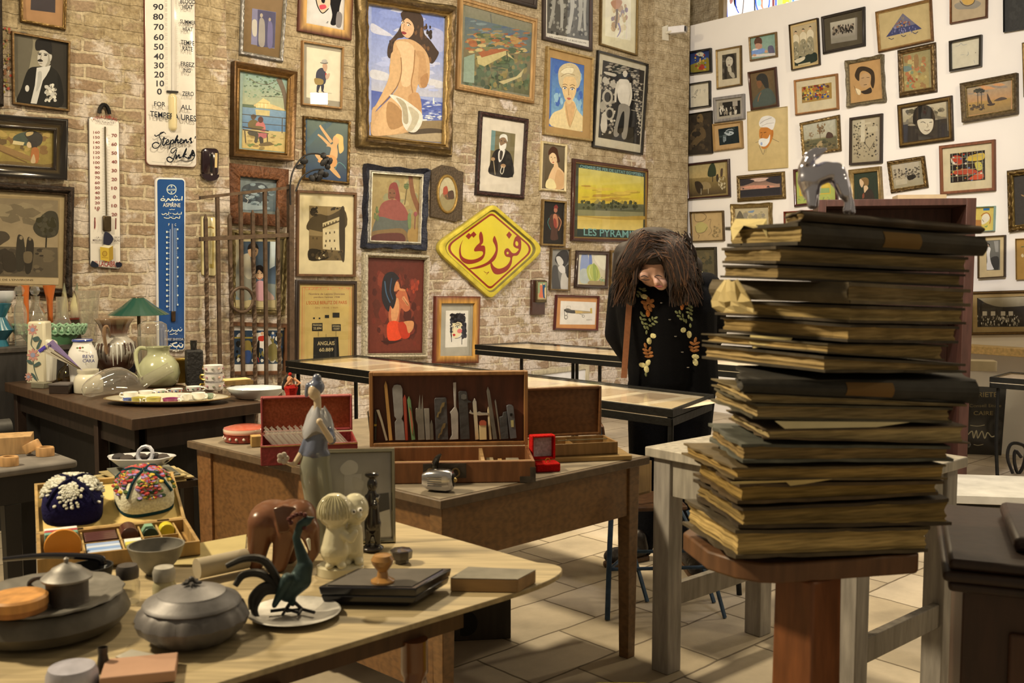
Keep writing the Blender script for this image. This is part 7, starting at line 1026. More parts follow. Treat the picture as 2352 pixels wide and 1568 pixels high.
tool('dental_pick','thin silver hooked probe near the right of the lid',(1128,340,1134,320,1142,345,1180,632,1166,634),'#8f8674','silver',.005)
tool('saw_plate','dark stepped metal plate beside the spirit level',(1166,460,1190,455,1194,425,1222,418,1238,630,1176,632),'#4c4a44','iron',.005)
tool('spirit_level','dark steel spirit level with a bubble window at the right end of the lid',(1220,375,1236,366,1262,368,1274,380,1300,622,1250,628),'#5f5d58','pewter',.014,[('bubble_window','#b5a86a','ceramic',(1252,485,1274,483,1276,535,1256,537)),('hole','#1c1a16','iron',(1246,432,1264,430,1266,450,1248,452))])
o_=thing('steel_caliper',TBX.at(.15,.1,.006),'flat steel caliper lying in the toolbox tray','tool');mb=MB();mb.color('#8a7f68');f.box(mb,.18,.36,.08,.1,.0065,.012);f.box(mb,.12,.18,.07,.12,.0065,.014);mb.build('body','pewter',o_,bevel=.001);mb=MB();mb.color('#4a4030');mb.lathe(f.at(.3,.09,0),[(.008,.012),(.004,.022),(.01,.026),(.01,.03)],12);mb.build('thumb_screw','brass',o_)
for i,(a_,b0,b1,c_,lab) in enumerate(((.415,.05,.2,'#a08a60','flat wooden wedge lying left in the toolbox end compartment'),(.45,.04,.2,'#b98f52','narrow wooden strip in the toolbox end compartment'),(.495,.06,.23,'#9a8a6a','broad slanted wooden block at the right of the toolbox tray'))):
 mb=MB();mb.color(c_);f.box(mb,a_-(.012,.007,.022)[i],a_+(.012,.007,.022)[i],b0,b1,.0065,.045-i*.004);tag(mb.build('wood_offcut','wood',bevel=.001),lab,'wood')
 # small walnut box
f=Frame(PZ(1276,1049,D_+.017),PZ(1419,1042,D_+.017),.14);f.o-=f.x*.075;f.w+=.075
wb=thing('walnut_box',f.at(f.w/2,.07,0),'small open walnut box with a divided tray, at the right end of the desk','box')
mb=MB();mb.color('#8f6a38');tray(f,mb,f.w,0,.15,.045,.007);f.box(mb,f.w*.5,f.w*.5+.005,.007,.143,.006,.036);mb.build('base','wood',wb,bevel=.001)
mb=MB();mb.color('#6a4422');lid(f,mb,f.w-.012,.148,.047,.185,.009,.03);mb.build('lid','oak',wb,bevel=.002)
mb=MB();mb.color('#9a8a62');f.box(mb,.1,.29,.05,.056,.047,.05);tag(mb.build('paper_knife','pewter'),'thin pale paper knife lying across the walnut box tray','knife')
f2=Frame(PZ(1230,1064,D_),PZ(1452,1056,D_),.2);mb=MB();mb.color('#a37f45');f2 .box(mb,0,f2 .w,.0,.2,0,.0165);tag(mb.build('wooden_board','woodx',bevel=.002),'thin pale wooden board lying under the walnut box','board')
# ring box
f=Frame(PZ(1232,1086,D_),PZ(1288,1083,D_),.06);rb=thing('ring_box',f.at(f.w/2,.03,0),'small open bright red ring box with a ring inside','box')
f.o-=f.y*0;mb=MB();mb.color('#b3150f');f.box(mb,0,f.w,0,.07,0,.03);mb.build('base','velvet',rb,bevel=.005)
mb=MB();mb.color('#b3150f');lid(f,mb,f.w,.06,.032,.085,.008,.04);mb.build('lid','velvet',rb,bevel=.004)
mb=MB();mb.color('#cdbfb0');f.box(mb,.008,f.w-.008,.085,.088,.04,.109);mb.build('satin_lining','fabric',rb,label='white satin lining');
mb=MB();mb.color('#d9a83c');c=f.at(f.w*.55,.025,.036);mb.tube([c+f.x*(.008*math.cos(q*.5236))+Vector((0,0,.008*math.sin(q*.5236))) for q in range(13)],.0016,6);rg=mb.build('finger_ring','brass');tag(rg,'tiny gold ring standing in the red ring box','ring')
# silver shaver and black lever
c=PZ(1006,1133,D_)+Vector((0,.03,.036));sv=thing('electric_shaver',Z3(c,D_),'rounded silver electric shaver on the front edge of the desk','shaver')
rotm=Matrix.Rotation(R(-14),4,'Z');mb=MB();mb.color('#c4bba8');rr2=[]
for x,hy,hz in ((-.052,.006,.008),(-.049,.02,.022),(-.03,.026,.031),(0,.027,.034),(.03,.027,.034),(.044,.024,.030),(.05,.016,.02)):
 rr2 .append([c+rotm@Vector((x,hy*math.copysign(abs(math.cos(a))**.6,math.cos(a)),hz*math.copysign(abs(math.sin(a))**.6,math.sin(a)))) for a in [2*math.pi*q/24 for q in range(24)]])
mb.rings(rr2);mb.build('body','silver',sv)
mb=MB();mb.color('#2a241c');q=c+rotm@Vector((.0505,-.002,.004));mb.ball(q,(.004,.016,.022),14,rotm);mb.build('cutter_slot','iron',sv)
mb=MB();mb.color('#8f8672')
for i in range(5):a0=c+rotm@Vector((-.028,-.0275,.014-i*.007));a1=c+rotm@Vector((.018,-.0275,.014-i*.007));mb.tube([a0,a1],.0016,6)
mb.build('grooves','silver',sv)
mb=MB();mb.color('#c9a860');mb.ball(q+Vector((.003,-.004,0)),.008,10);mb.build('shaving_head','brass',sv)
lv=thing('black_lever',PZ(1000,1108,D_),'curved black handle standing behind the silver shaver','handle');mb=MB();mb.color('#17140f');Yq=3.22;mb.tube([PY(1003,1111,Yq),PY(1001,1085,Yq),PY(999,1066,Yq),PY(1005,1052,Yq),PY(1013,1043,Yq)],[.018,.017,.024,.019,.007],10,4,flat=.5);mb.build('body','lacquer',lv)
# grey stone block and things on the small tables at the left
LBY=BZ
r=thing('wooden_block',PZ(20,1048,LBY),'pale wooden block on the black table at the left edge','block');mb=MB();mb.color('#b88f58');mb.box(PZ(18,1048,LBY)+Vector((-.03,.09,.036)),(.16,.13,.072),R(20));mb.build('body','wood',r,bevel=.002)
for x,y,til,lab in ((66,1048,28,'tilted wooden ring leaning on another on the black table'),(96,1050,0,'wooden ring lying flat at the corner of the black table'),(12,1073,0,'wooden ring at the front edge of the black table')):
 c=PZ(x,y,LBY)+Vector((0,.03,.019+(.016 if til else 0)));mb=MB();mb.color('#b98a50');rr2=[];tm=Matrix.Rotation(R(-til),4,'Y')
 for i in range(25):a=2*math.pi*i/24;rr2 .append([c+(tm@Vector((rr_*math.cos(a),rr_*.8*math.sin(a),hz_))) for rr_,hz_ in ((.036,-.018),(.036,.014),(.033,.018),(.021,.018),(.02,-.018))])
 mb.rings(rr2,True,(False,False));tag(mb.build('napkin_ring','wood'),lab,'napkin ring','wooden rings on the black table')
c=PZ(45,985,LBY+.0);c=Vector((PY(42,975,4.6).x,4.42,LBY));r=thing('film_canister',c,'dusty dark metal cylinder lying at the back of the black table','cylinder');mb=MB();mb.color('#4a463c');mb.tube([c+Vector((-.04,-.06,.045)),c+Vector((.04,.02,.045))],.044,20);mb.build('body','pewter',r)
rn=random.Random(6);lc=l0+Vector((.0,.03,0))
for i in range(7):
 mb=MB();mb.color(rn.choice(['#a5905c','#8f8048','#75705a','#b09a64']));mb.box(lc+Vector((rn.uniform(-.03,.03),rn.uniform(-.02,.02),.0035+.006*i)),(.32-i*.02,.22,.0055),R(38+rn.uniform(-9,9)));tag(mb.build('paper_folder','paper'),'old paper folder in the flat stack under the white leaf dish','paper','stack of papers under the leaf dish')
dz=LZ+.0445;r=thing('leaf_dish',lc+Vector((0,0,.0445)),'white leaf-shaped porcelain dish holding stones and a bracelet','dish');mb=MB();mb.color('#cfc7b2');mb.lathe((lc.x,lc.y,0),[(.05,dz),(.09,dz+.014),(.135,dz+.05),(.132,dz+.053),(.085,dz+.02),(.01,dz+.008)],40,lambda a,z_:.06*math.sin(5*a),sx=1.,sy=.62);mb.build('body','ceramic',r)
for i in range(5):
 q=lc+Vector((-.09+i*.045,rn.uniform(-.03,.03),.088));mb=MB();mb.color(rn.choice(['#3a2f26','#2c2622','#4a2c24']));mb.ball(q,(.03,.026,.02),10);tag(mb.build('stone','stone'),'rough dark stone lying in the white leaf dish','stone','stones in the leaf dish')
mb=MB();mb.color('#b0aba0');q=lc+Vector((.03,-.03,.11));mb.tube([q+Vector((.03*math.cos(a*.5236),.012*math.sin(a*.5236),.03*math.sin(a*.5236))) for a in range(13)],.008,8);tag(mb.build('bracelet','pewter'),'silver cuff bracelet propped up in the white leaf dish','bracelet')
# things on the front table
T_=TZ+.0008
def tY(px,py):return PZ(px,py,T_).y
Yf=2.70;bl,br=PZ(738,1250,T_),PZ(909,1244,T_);fx=Z3(br-bl).normalized();fn_=Vector((-fx.y,fx.x,0));FPh=Plane(Z3(bl),fx);hT=.245
r=thing('standing_photo',(bl+br)/2,'silver-framed black and white photograph of a child at a wall, leaning behind the figurines','picture')
def lean(mb):
 mb.v=[v+fn_*((v.z-T_)*.16) for v in mb.v];return mb
W2=(br-bl).length;qd=[(0,T_+hT),(W2,T_+hT),(W2,T_),(0,T_)];pp=Plane(Vector((bl.x,bl.y,0)),fx)
lean(frame_mesh(pp,qd,.011,.012,'round',('#8a7d5a','#b5a67c','#9a8c66'))).build('frame','silver',r)
mb=MB();c0_,c1_=lin('#9a917c'),lin('#c2b698');mb.add([pp.at(a,c,.004) for a,c in inset(qd,.008)],[(0,1,2,3)],[c0_,c0_,c1_,c1_])
paint(mb,pp.shifted(.0045),[p('#bab098',790,1095,830,1093,830,1140,790,1142),s('#c9bea2',780,1080,800,1062,820,1070,818,1090,790,1095),s('#b5aa90',810,1100,835,1110,830,1130,812,1128),p('#ddd0ac',845,1190,895,1170,900,1232,850,1235),p('#5a5444',850,1140,893,1135,895,1172,850,1184)],'',0);lean(mb).build('print','glazed',r,smooth=False)
Yl_=2.56;L_=lambda x,y,d=0:PY(x,y,Yl_+d);b0_=Vector((PY(735,1230,Yl_).x,Yl_,T_));r=thing('porcelain_lady',b0_,'tall slender porcelain figurine of a lady in grey-blue holding a flower','figurine')
mb=MB();mb.color('#837e62');rr2=[]
for x,y,hw in ((752,1262,44),(747,1225,39),(739,1180,34),(731,1130,35),(725,1090,36),(723,1065,35),(727,1045,32)):q=L_(x,y);q.z=max(q.z,T_);rr2 .append([q+Vector((pxr(hw,Yl_)*math.cos(a),pxr(hw,Yl_)*.7*math.sin(a),0)) for a in [k_*math.pi/12 for k_ in range(24)]])
mb.rings(rr2);mb.build('skirt','ceramic',r)
blob('blouse',[('s',L_(727,1043),(pxr(33,Yl_),.026,.02)),('c',L_(726,1035),pxr(27,Yl_),L_(733,985),pxr(22,Yl_)),('c',L_(712,998),pxr(12,Yl_),L_(694,1040),pxr(10,Yl_)),('c',L_(756,990,-.01),pxr(12,Yl_),L_(762,1010,-.03),pxr(11,Yl_))],'ceramic',r,.0035,'#62646a')
blob('body',[('c',L_(730,950),pxr(9,Yl_),L_(729,915),pxr(9,Yl_)),('s',L_(722,899),(pxr(15,Yl_),pxr(16,Yl_),pxr(20,Yl_))),('s',L_(711,903,-.01),.004),('c',L_(694,1040),.010,L_(674,1068,-.01),.006),('c',L_(674,1068,-.01),.006,L_(655,1062,-.01),.004),('c',L_(760,1010,-.035),.009,L_(738,975,-.045),.007),('s',L_(734,968,-.045),.009)],'ceramic',r,.0022,'#c9ad80',3)
mb=MB();mb.color('#a39d90');mb.rings([[L_(x,y)+Vector((pxr(hw,Yl_)*math.cos(a),pxr(hw*.75,Yl_)*math.sin(a),.012*math.sin(a*3))) for a in [k_*math.pi/10 for k_ in range(20)]] for x,y,hw in ((732,996,36),(731,985,37),(731,962,29),(731,942,16))]);mb.build('shawl','ceramic',r)
blob('hair',[('s',L_(727,888,.008),(.021,.022,.022)),('s',L_(728,868,.006),.012),('c',L_(708,885,0),.008,L_(704,908,.004),.006)],'ceramic',r,.003,'#64676e')
mb=MB();mb.color('#b5a384')
for a_ in range(5):mb.ball(L_(650+8*math.cos(a_*1.257),1052+8*math.sin(a_*1.257),-.012),(.008,.005,.008),8)
mb.build('flower','ceramic',r)
Ye=2.42;E_=lambda x,y,d=0:PY(x,y,Ye+d);zf=lambda x,d=0:Vector((PY(x,1300,Ye+d).x,Ye+d,T_+.016))
el=blob('wooden_elephant',[('s',E_(628,1195),(.062,.055,.052)),('s',E_(672,1190,-.01),(.05,.05,.048)),('c',E_(605,1200,.025),.036,zf(590,.03),.02),('c',E_(602,1200,-.03),.036,zf(588,-.03),.02),('c',E_(660,1205,-.035),.032,zf(642,-.045),.019),('c',E_(668,1200,.02),.03,zf(668,.03),.019),('s',E_(692,1190,-.04),(.038,.045,.046)),('c',E_(710,1215,-.055),.026,E_(722,1265,-.05),.014),('c',E_(722,1265,-.05),.014,E_(710,1288,-.05),.011)],'plastic',None,.0045,'#6f4529',8)
el.name='wooden_elephant';tag(el,'carved polished brown wooden elephant with its trunk down','figurine')
mb=MB();mb.color('#5f3a22');mb.rings([[E_(x,y,d) for x,y in ((626,1168),(650,1160),(678,1164),(682,1190),(662,1222),(640,1224))] for d in (-.062,-.072)]);mb.build('ear','lacquer',el,bevel=.003);mb=MB();mb.color('#d9cda8');mb.cone(E_(708,1240,-.085),.005,E_(712,1262,-.09),.002);mb.build('tusk','ceramic',el)
Yk2=2.36;K_=lambda x,y,d=0:PY(x,y,Yk2+d);r=thing('children_figurine',Vector((K_(785,1300).x,Yk2,T_)),'cream figurine of two little children standing cheek to cheek','figurine')
mb=MB();mb.color('#c9b98a');c=K_(782,1325);mb.lathe((c.x,Yk2,0),[(.056,T_),(.056,T_+.02),(.05,T_+.024)],24,sy=.8);mb.build('base','ceramic',r)
zz=T_+.028;pl2=[]
for x,d in ((772,-.015),(812,.012)):
 pl2+=[('c',Vector((K_(x-14,1300,d).x,Yk2+d,zz)),.012,K_(x-12,1262,d),.013),('c',Vector((K_(x+12,1300,d).x,Yk2+d,zz)),.012,K_(x+10,1262,d),.013)]
 for q in (-14,14):pl2 .append(('s',Vector((K_(x+q,1300,d-.008).x,Yk2+d-.012,zz)),(.012,.018,.009)))
pl2+=[('c',K_(770,1262,-.015),.036,K_(772,1215,-.015),.024),('c',K_(812,1262,.012),.024,K_(814,1215,.012),.020),('c',K_(788,1225,-.03),.011,K_(806,1240,-.04),.009),('c',K_(806,1240,-.04),.009,K_(816,1222,-.04),.008),('s',K_(769,1172,-.018),(.042,.04,.042)),('s',K_(815,1168,.01),(.034,.034,.038)),('s',K_(825,1186,-.022),.008)]
blob('body',pl2,'ceramic',r,.003,'#d3c494',3)
for x,y in ((812,1175),(827,1171)):
 mb=MB();mb.color('#ece2c4');mb.ball(K_(x,y,-.026),.0065,10);mb.build('eye','ceramic',r);mb=MB();mb.color('#2a241a');mb.ball(K_(x+1,y,-.0322),.003,8);mb.build('pupil','lacquer',r)
mb=MB();mb.color('#b5a674')
for i in range(11):a=math.pi*(.15+i*.07);mb.tube([K_(769,1172,-.018)+Vector((.043*math.cos(a)*q,-.041*math.sqrt(max(0,1-(.9*math.cos(a)*q)**2-z_*z_)),.043*z_)) for q,z_ in ((.3,.9),(.75,.6),(.95,.15),(.95,-.3))],.0016,5,3)
mb.build('hair_strands','ceramic',r)
Ya=2.55;Q_=lambda x,y,d=0:PY(x,y,Ya+d);az=T_+.016
af=blob('carved_statue',[('s',Vector((Q_(856,1270).x,Ya,T_+.008)),(.03,.03,.008)),('c',Vector((Q_(845,1270).x,Ya,az)),.007,Q_(848,1200),.013),('c',Vector((Q_(868,1270).x,Ya,az)),.007,Q_(864,1200),.013),('c',Q_(856,1205),.02,Q_(856,1160),.016),('c',Q_(856,1160),.017,Q_(854,1132),.012),('c',Q_(843,1140),.007,Q_(842,1175,-.01),.006),('c',Q_(868,1140),.007,Q_(862,1160,-.02),.006),('s',Q_(855,1112),(.014,.014,.018)),('c',Q_(855,1132),.006,Q_(855,1100),.007),('s',Q_(854,1090),(.019,.017,.008))],'lacquer',None,.0025,'#231d17',4)
tag(af,'slim black carved statue of a person carrying a bowl on the head','figurine')
mb=MB();mb.color('#8a7c5c');mb.cone(Q_(866,1145,-.022),.003,Q_(868,1152,-.022),.002);mb.build('bead','ceramic',af)
pts=[PZ(x,y,.787) for x,y in ((730,1347),(956,1351),(1038,1304),(821,1304))];cen=sum(pts,Vector((0,0,0)))/4;r=thing('lacquer_tray',Z3(cen,T_),'square black lacquered tray with a moulded rim','tray')
mb=MB();mb.color('#1c1a1c')
for f0,f1,z0,z1 in ((.72,.78,T_,.752),(.93,.97,.752,.768),(.97,1.0,.768,.787)):mb.hexa([Z3(lerp(cen,q,f0),z0) for q in pts],[Z3(lerp(cen,q,f1),z1) for q in pts])
mb.build('body','lacquer',r,bevel=.003);mb=MB();mb.color('#5a5040');mb.hexa([Z3(lerp(cen,q,.86),.7872) for q in pts],[Z3(lerp(cen,q,.86),.7885) for q in pts]);mb.build('dusty_field','dust',r)
kc=PZ(879,1336,.7885);kn_=MB();kn_.color('#a5753a');kn_.lathe((kc.x,kc.y,0),[(.026,.7888),(.026,.793),(.013,.80),(.011,.813),(.022,.828),(.025,.838),(.019,.848),(.001,.851)],24);o_=kn_.build('wooden_stamp','lacquer');tag(o_,'turned yellow wooden stamp standing on the black square tray','stamp')
yo_=tY(923,1300)+.03;ix=PY(922,1290,yo_).x;mb=MB();mb.color('#3c332a');mb.lathe((ix,yo_,0),[(.018,T_),(.018,T_+.008),(.026,T_+.012),(.028,T_+.03),(.026,T_+.033),(.001,T_+.035)],8);tag(mb.build('inkwell','lacquer'),'small dark octagonal inkwell behind the wooden stamp','inkwell')
sl_=[PZ(1034,1358,T_),PZ(1189,1361,T_),PZ(1231,1338,T_),PZ(1076,1331,T_)];mb=MB();mb.color('#9a7442');mb.hexa(sl_,[v+Vector((0,0,.03)) for v in sl_]);o_=mb.build('wooden_slab','woodx',bevel=.002);tag(o_,'thick flat wooden slab with a grey top at the rounded table corner','block');mb=MB();mb.color('#857a60');mb.hexa([v+Vector((0,0,.0302)) for v in sl_],[v+Vector((0,0,.0312)) for v in sl_]);mb.build('grey_top','dust',o_)
Yc=2.065;pc=Vector((PY(676,1437,Yc).x,Yc,T_));mb=MB();mb.color('#c2b69a');mb.lathe((pc.x,pc.y,0),[(.06,T_),(.066,T_+.004),(.095,T_+.012),(.097,T_+.0135),(.094,T_+.015),(.068,T_+.008),(.001,T_+.006)],48,sy=.95);tag(mb.build('silver_plate','pewter'),'round tarnished silver plate under the metal peacock','plate')
B_=lambda x,y,d=0:PY(x,y,Yc+d);zp=T_+.0125;pk=thing('metal_peacock',Vector((pc.x,Yc,zp)),'patinated green metal peacock standing on the silver plate, neck raised','figurine')
blob('body',[('c',B_(690,1330),.024,B_(660,1360),.02),('c',B_(700,1300),.018,B_(690,1330),.023),('c',B_(698,1290),.014,B_(680,1235),.008),('c',B_(680,1235),.008,B_(690,1205),.009),('c',B_(690,1205),.009,B_(706,1195),.010),('c',B_(706,1193),.007,B_(722,1187),.0025),('c',B_(660,1330,-.02),.014,B_(630,1390,-.02),.006),('c',B_(668,1350),.012,B_(672,1385),.007)],'iron',pk,.0028,'#34443c',3)
for x,x2 in ((668,658),(676,694)):
 mb=MB();mb.color('#33302a');q=B_(x2,1430);q.z=zp+.004;mb.tube([B_(x,1382),q],.004,8);[mb.tube([q,q+Vector((dx,dy,0))],.0035,6) for dx,dy in ((-.03,-.012),(.03,-.02),(.0,-.032))];mb.build('leg','iron',pk)
mb=MB();mb.color('#5a2c22');[mb.ball(B_(x,y,-.004),.0055,8) for x,y in ((664,1192),(672,1186),(680,1182),(690,1180),(700,1182),(668,1200),(699,1212))];mb.build('comb','iron',pk)
mb=MB();mb.color('#3a352b')
for q in ((645,1345,610,1290,565,1282,520,1300),(640,1350,600,1318,560,1320,540,1345),(640,1352,608,1345,580,1370,578,1400),(640,1356,606,1360,584,1395,592,1424)):mb.tube([B_(q[i],q[i+1],-.004*i) for i in range(0,8,2)],[.008,.009,.008,.006],8,5)
mb.build('tail_plumes','iron',pk)
Yg2=1.94;gx_=PY(443,1450,Yg2).x;c=Vector((gx_,Yg2,T_));r=thing('pewter_sugar_bowl',c,'melon-ribbed pewter sugar bowl with a domed lid','bowl');rib=lambda a,z_:.045*abs(math.sin(8*a))-.02
mb=MB();mb.color('#6f675a');mb.lathe(c-Vector((0,0,T_)),[(.05,T_),(.075,T_+.006),(.1,T_+.028),(.107,T_+.045),(.1,T_+.062),(.088,T_+.072)],64,rib);mb.build('body','pewter',r)
mb=MB();mb.color('#80786a');mb.lathe(c-Vector((0,0,T_)),[(.09,T_+.07),(.094,T_+.074),(.09,T_+.08),(.066,T_+.092),(.064,T_+.095),(.03,T_+.106),(.001,T_+.11)],64,lambda a,z_:.012*math.sin(32*a) if z_>T_+.085 else 0);mb.build('lid','pewter',r)
mb=MB();mb.color('#4f483e');[mb.ball(c+Vector((.012*math.cos(a),.012*math.sin(a),.114)),(.009,.005,.004),8,Matrix.Rotation(a,4,'Z')) for a in (0,1.26,2.5,3.8,5)];mb.ball(c+Vector((0,0,.12)),.006);mb.build('finial','pewter',r)
def shaker(cx,yb,Y,col,m,lab,capc):
 h_=lambda y:PY(cx,y,Y).z;a_,c_=turned('salt_shaker',cx,Y,T_,[(25,yb),(27,yb-10),(27,yb-70),(22,yb-82)],col,m,lab,'shaker','salt and pepper shakers',20,hollow=False)
 mb=MB();mb.color(capc);q=h_(yb-82);mb.lathe((c_.x,Y,0),[(pxr(25,Y),q),(pxr(26,Y),q+.018),(pxr(22,Y),q+.028),(.001,q+.033)],20);mb.build('cap','pewter',a_)
shaker(357,1413,2.12,'#b5a572','ceramic','cream glass salt shaker with a domed silver cap','#b5a98c');shaker(271,1408,2.16,'#ddd',gl,'clear glass shaker with a dark dented cap','#554c40')
def pot(name,cx,Y,prof,col,m,lab,cat,z0=T_,**kw):return turned(name,cx,Y,z0,prof,col,m,lab,cat,**kw)
pot('pewter_bowl',340,2.36,[(24,1330),(16,1322),(30,1308),(54,1280),(65,1250)],'#857c66','pewter','plain footed pewter bowl in front of the box of coloured chips','bowl')
Yb2=1.99;bz=.812;bo=thing('brass_bowl',Vector((PY(108,1400,Yb2).x,Yb2,T_)),'broad dented brass bowl covered by a scalloped tray, lower left','bowl');c=ORG[bo.name]
mb=MB();mb.color('#5f5644');mb.lathe((c.x,c.y,0),[(.1,T_),(.14,T_+.012),(.158,T_+.035),(.15,T_+.055),(.138,bz-.004)],48);mb.build('body','pewter',bo)
mb=MB();mb.color('#7d7460');mb.lathe((c.x,c.y,0),[(.135,bz-.003),(.147,bz+.003),(.145,bz+.006),(.118,bz+.003),(.11,bz-.002),(.001,bz-.002)],72,lambda a,z_:.015*math.sin(18*a));mb.build('tray','pewter',bo)
mp=turned('mustard_pot',128,1.955,bz+.006,[(46,1392),(50,1385),(47,1378),(47,1335),(52,1328)],'#5c5142','pewter','pierced pewter mustard pot with a hinged lid and handle','pot',hollow=False,ripple=lambda a,z_:.02*math.sin(20*a)*math.sin(z_*300));c2=mp[1]
zc=PY(128,1328,1.955).z;mb=MB();mb.color('#8a816e');mb.lathe((c2 .x,c2 .y,0),[(.047,zc),(.048,zc+.004),(.03,zc+.018),(.028,zc+.021),(.01,zc+.03),(.004,zc+.032),(.005,zc+.04),(.001,zc+.043)],32);mb.build('lid','pewter',mp[0]);mb=MB();mb.color('#4a4238');mb.tube([c2+Vector((dx,0,z_)) for dx,z_ in ((-.04,zc+.002),(-.062,zc),(-.075,zc-.012),(-.06,zc-.024),(-.041,zc-.027))],.0045,8,4);mb.build('handle','pewter',mp[0])
orb=thing('round_wooden_box',Vector((PY(38,1430,1.88).x,1.885,bz+.004)),'round orange wooden box on the brass tray at the left edge','box');c=ORG[orb.name];mb=MB();mb.color('#a5682c');mb.lathe((c.x,c.y,0),[(.05,c.z),(.053,c.z+.002),(.053,c.z+.014)],36);mb.build('base','wood',orb);mb=MB();mb.color('#c98a42');mb.lathe((c.x,c.y,0),[(.055,c.z+.012),(.055,c.z+.028),(.05,c.z+.032),(.001,c.z+.033)],36);mb.build('lid','wood',orb)
pot('white_cone',222,2.25,[(14,1345),(4,1297)],'#c9c4ae','ceramic','small white porcelain cone between the pots','cone',hollow=False)
pn=pot('iron_pan',185,2.21,[(30,1342),(44,1330),(50,1298)],'#2c2924','iron','dark iron pan with a long curved black handle behind the mustard pot','pan');mb=MB();mb.color('#17161a');mb.tube([PY(x,y,2.21) for x,y in ((235,1296),(232,1284),(200,1278),(100,1276),(8,1284))],[.009,.009,.008,.007,.005],8,4);mb.build('handle','lacquer',pn[0])
pot('scent_bottle',207,1.78,[(14,1560),(15,1530),(12,1512),(10,1500),(12,1486)],'#4a4030','pewter','tiny dark metal bottle in front of the brass bowl','bottle')
pot('compact',132,1.72,[(58,1590),(60,1570),(58,1545),(52,1530),(4,1522)],'#b5aca4','pewter','round shiny metal compact at the bottom left edge','compact',hollow=False)
mb=MB();mb.color('#b58a66');c=PZ(308,1568,T_)+Vector((0,.03,.011));mb.box(c,(.125,.09,.02),R(15));o_=mb.build('patterned_box','paper',bevel=.002);tag(o_,'flat orange-red patterned paper box at the bottom edge of the table','box')
mb=MB();mb.color('#b8ab8c');mb.box(PZ(315,1508,T_)+Vector((0,0,.0012)),(.07,.04,.0012),R(-25));tag(mb.build('paper_slip','paper'),'printed paper slip lying beside the pewter sugar bowl','paper')
q4=[PZ(x,y,T_) for x,y in ((395,1300),(560,1300),(566,1230),(408,1259))];mb=MB();mb.color('#b09a60');mb.hexa(q4,[v+Vector((0,0,.004)) for v in q4]);tag(mb.build('drawing_board','paper'),'stained tan board lying behind the rolled paper','board')
mb=MB();mb.color('#a89672');mb.tube([PZ(452,1306,T_+.03),PZ(566,1282,T_+.03)],.024,18);tag(mb.build('paper_roll','paper'),'rolled sheet of grey-brown paper beside the wooden elephant','roll')
hl,hr=PZ(83,1226,.782),PZ(427,1190,.782);bxx=Z3(hr-hl).normalized();byy=Vector((-bxx.y,bxx.x,0));wB=(hr-hl).length
cf=Frame(Z3(hl)-byy*.25+Vector((0,0,T_+.0055)),Z3(hr)-byy*.25+Vector((0,0,T_+.0055)),.25);r=thing('chip_box',cf.at(wB/2,.12,0),'open light wooden box of coloured game pieces, its lid folded back flat','box')
mb=MB();mb.color('#a37d42');tray(cf,mb,wB,0,.25,.036,.009,0,.004);mb.build('base','wood',r,bevel=.001)
mb=MB();mb.color('#b08c4e');[cf.box(mb,wB*a_,wB*a_+.004,.009,.241,.004,.03) for a_ in (.28,.52,.66,.78,.9)];[cf.box(mb,a0*wB,a1*wB,.12,.124,.004,.03) for a0,a1 in ((.28,.52),(.52,.66),(.66,.78),(.78,.9))];mb.build('divider','wood',r)
def up(mb):mb.v=[v+Vector((0,0,.33*max(0,(v-cf.o).dot(cf.y)-.253))) for v in mb.v];return mb
mb=MB();mb.color('#b58f4e');tray(cf,mb,wB,.253,.5,.036,.008,0,.02);up(mb).build('lid','wood',r,bevel=.001);mb=MB();mb.color('#d6b567');cf.box(mb,.008,wB-.008,.262,.491,.02,.0215);up(mb).build('lid_lining','paper',r)
mb=MB();mb.color('#5a4a30');cf.box(mb,wB*.22,wB*.22+.03,.246,.258,.036,.038);mb.build('hinge','brass',r);mb=MB();mb.color('#5a4a30');cf.box(mb,wB*.8,wB*.8+.03,.246,.258,.036,.038);mb.build('hinge','brass',r)
def slabs(cols,a0,a1,b0,db,h,nm,lab):
 for i,c_ in enumerate(cols):mb=MB();mb.color(c_);cf.box(mb,a0*wB,a1*wB,b0-(i+1)*db+.001,b0-i*db,.0045,h);tag(mb.build(nm,'plastic',bevel=.002),lab%('cream','red','green','pale','blue','white')[i] if '%' in lab else lab,'game piece','game pieces in the chip box')
slabs(['#e8dcc0','#a8433c','#6f9a7c'],.05,.26,.23,.022,.052,'game_plaque','%s plastic plaque standing in the left compartment of the chip box')
slabs(['#4f2c26']*5,.3,.51,.235,.018,.03,'brown_stick','dark brown stick in the chip box')
slabs(['#8fa0b4','#c2c6c4','#7a96b4','#b0bcc4'],.3,.51,.11,.022,.032,'pale_plaque','pale blue or white plaque lying in the front row of the chip box')
slabs(['#dcd6bc','#c9bc4c'],.54,.65,.11,.03,.034,'short_plaque','short pale or yellow plaque in the front middle compartment of the chip box')
for a_,b_,rr_,ln,c_,lab,n in ((.155,.055,.042,.012,'#d98a2c','large orange disc standing in the front left of the chip box',28),(.59,.195,.022,.07,'#4a241c','thick dark brown cylinder standing up in the chip box',24),(.726,.205,.019,.03,'#7fa078','pale green six-sided block in the chip box',6),(.726,.16,.019,.012,'#14372c','dark green disc leaning on the green block',24),(.845,.195,.019,.036,'#cdb92c','bright yellow cylinder at the right of the chip box',24)):
 c=cf.at(a_*wB,b_,.0048+rr_);mb=MB();mb.color(c_);mb.tube([c+byy*ln/2,c-byy*ln/2],rr_,n);tag(mb.build('game_disc' if ln<.02 else 'game_cylinder','plastic',bevel=.0015),lab,'game piece','game pieces in the chip box')
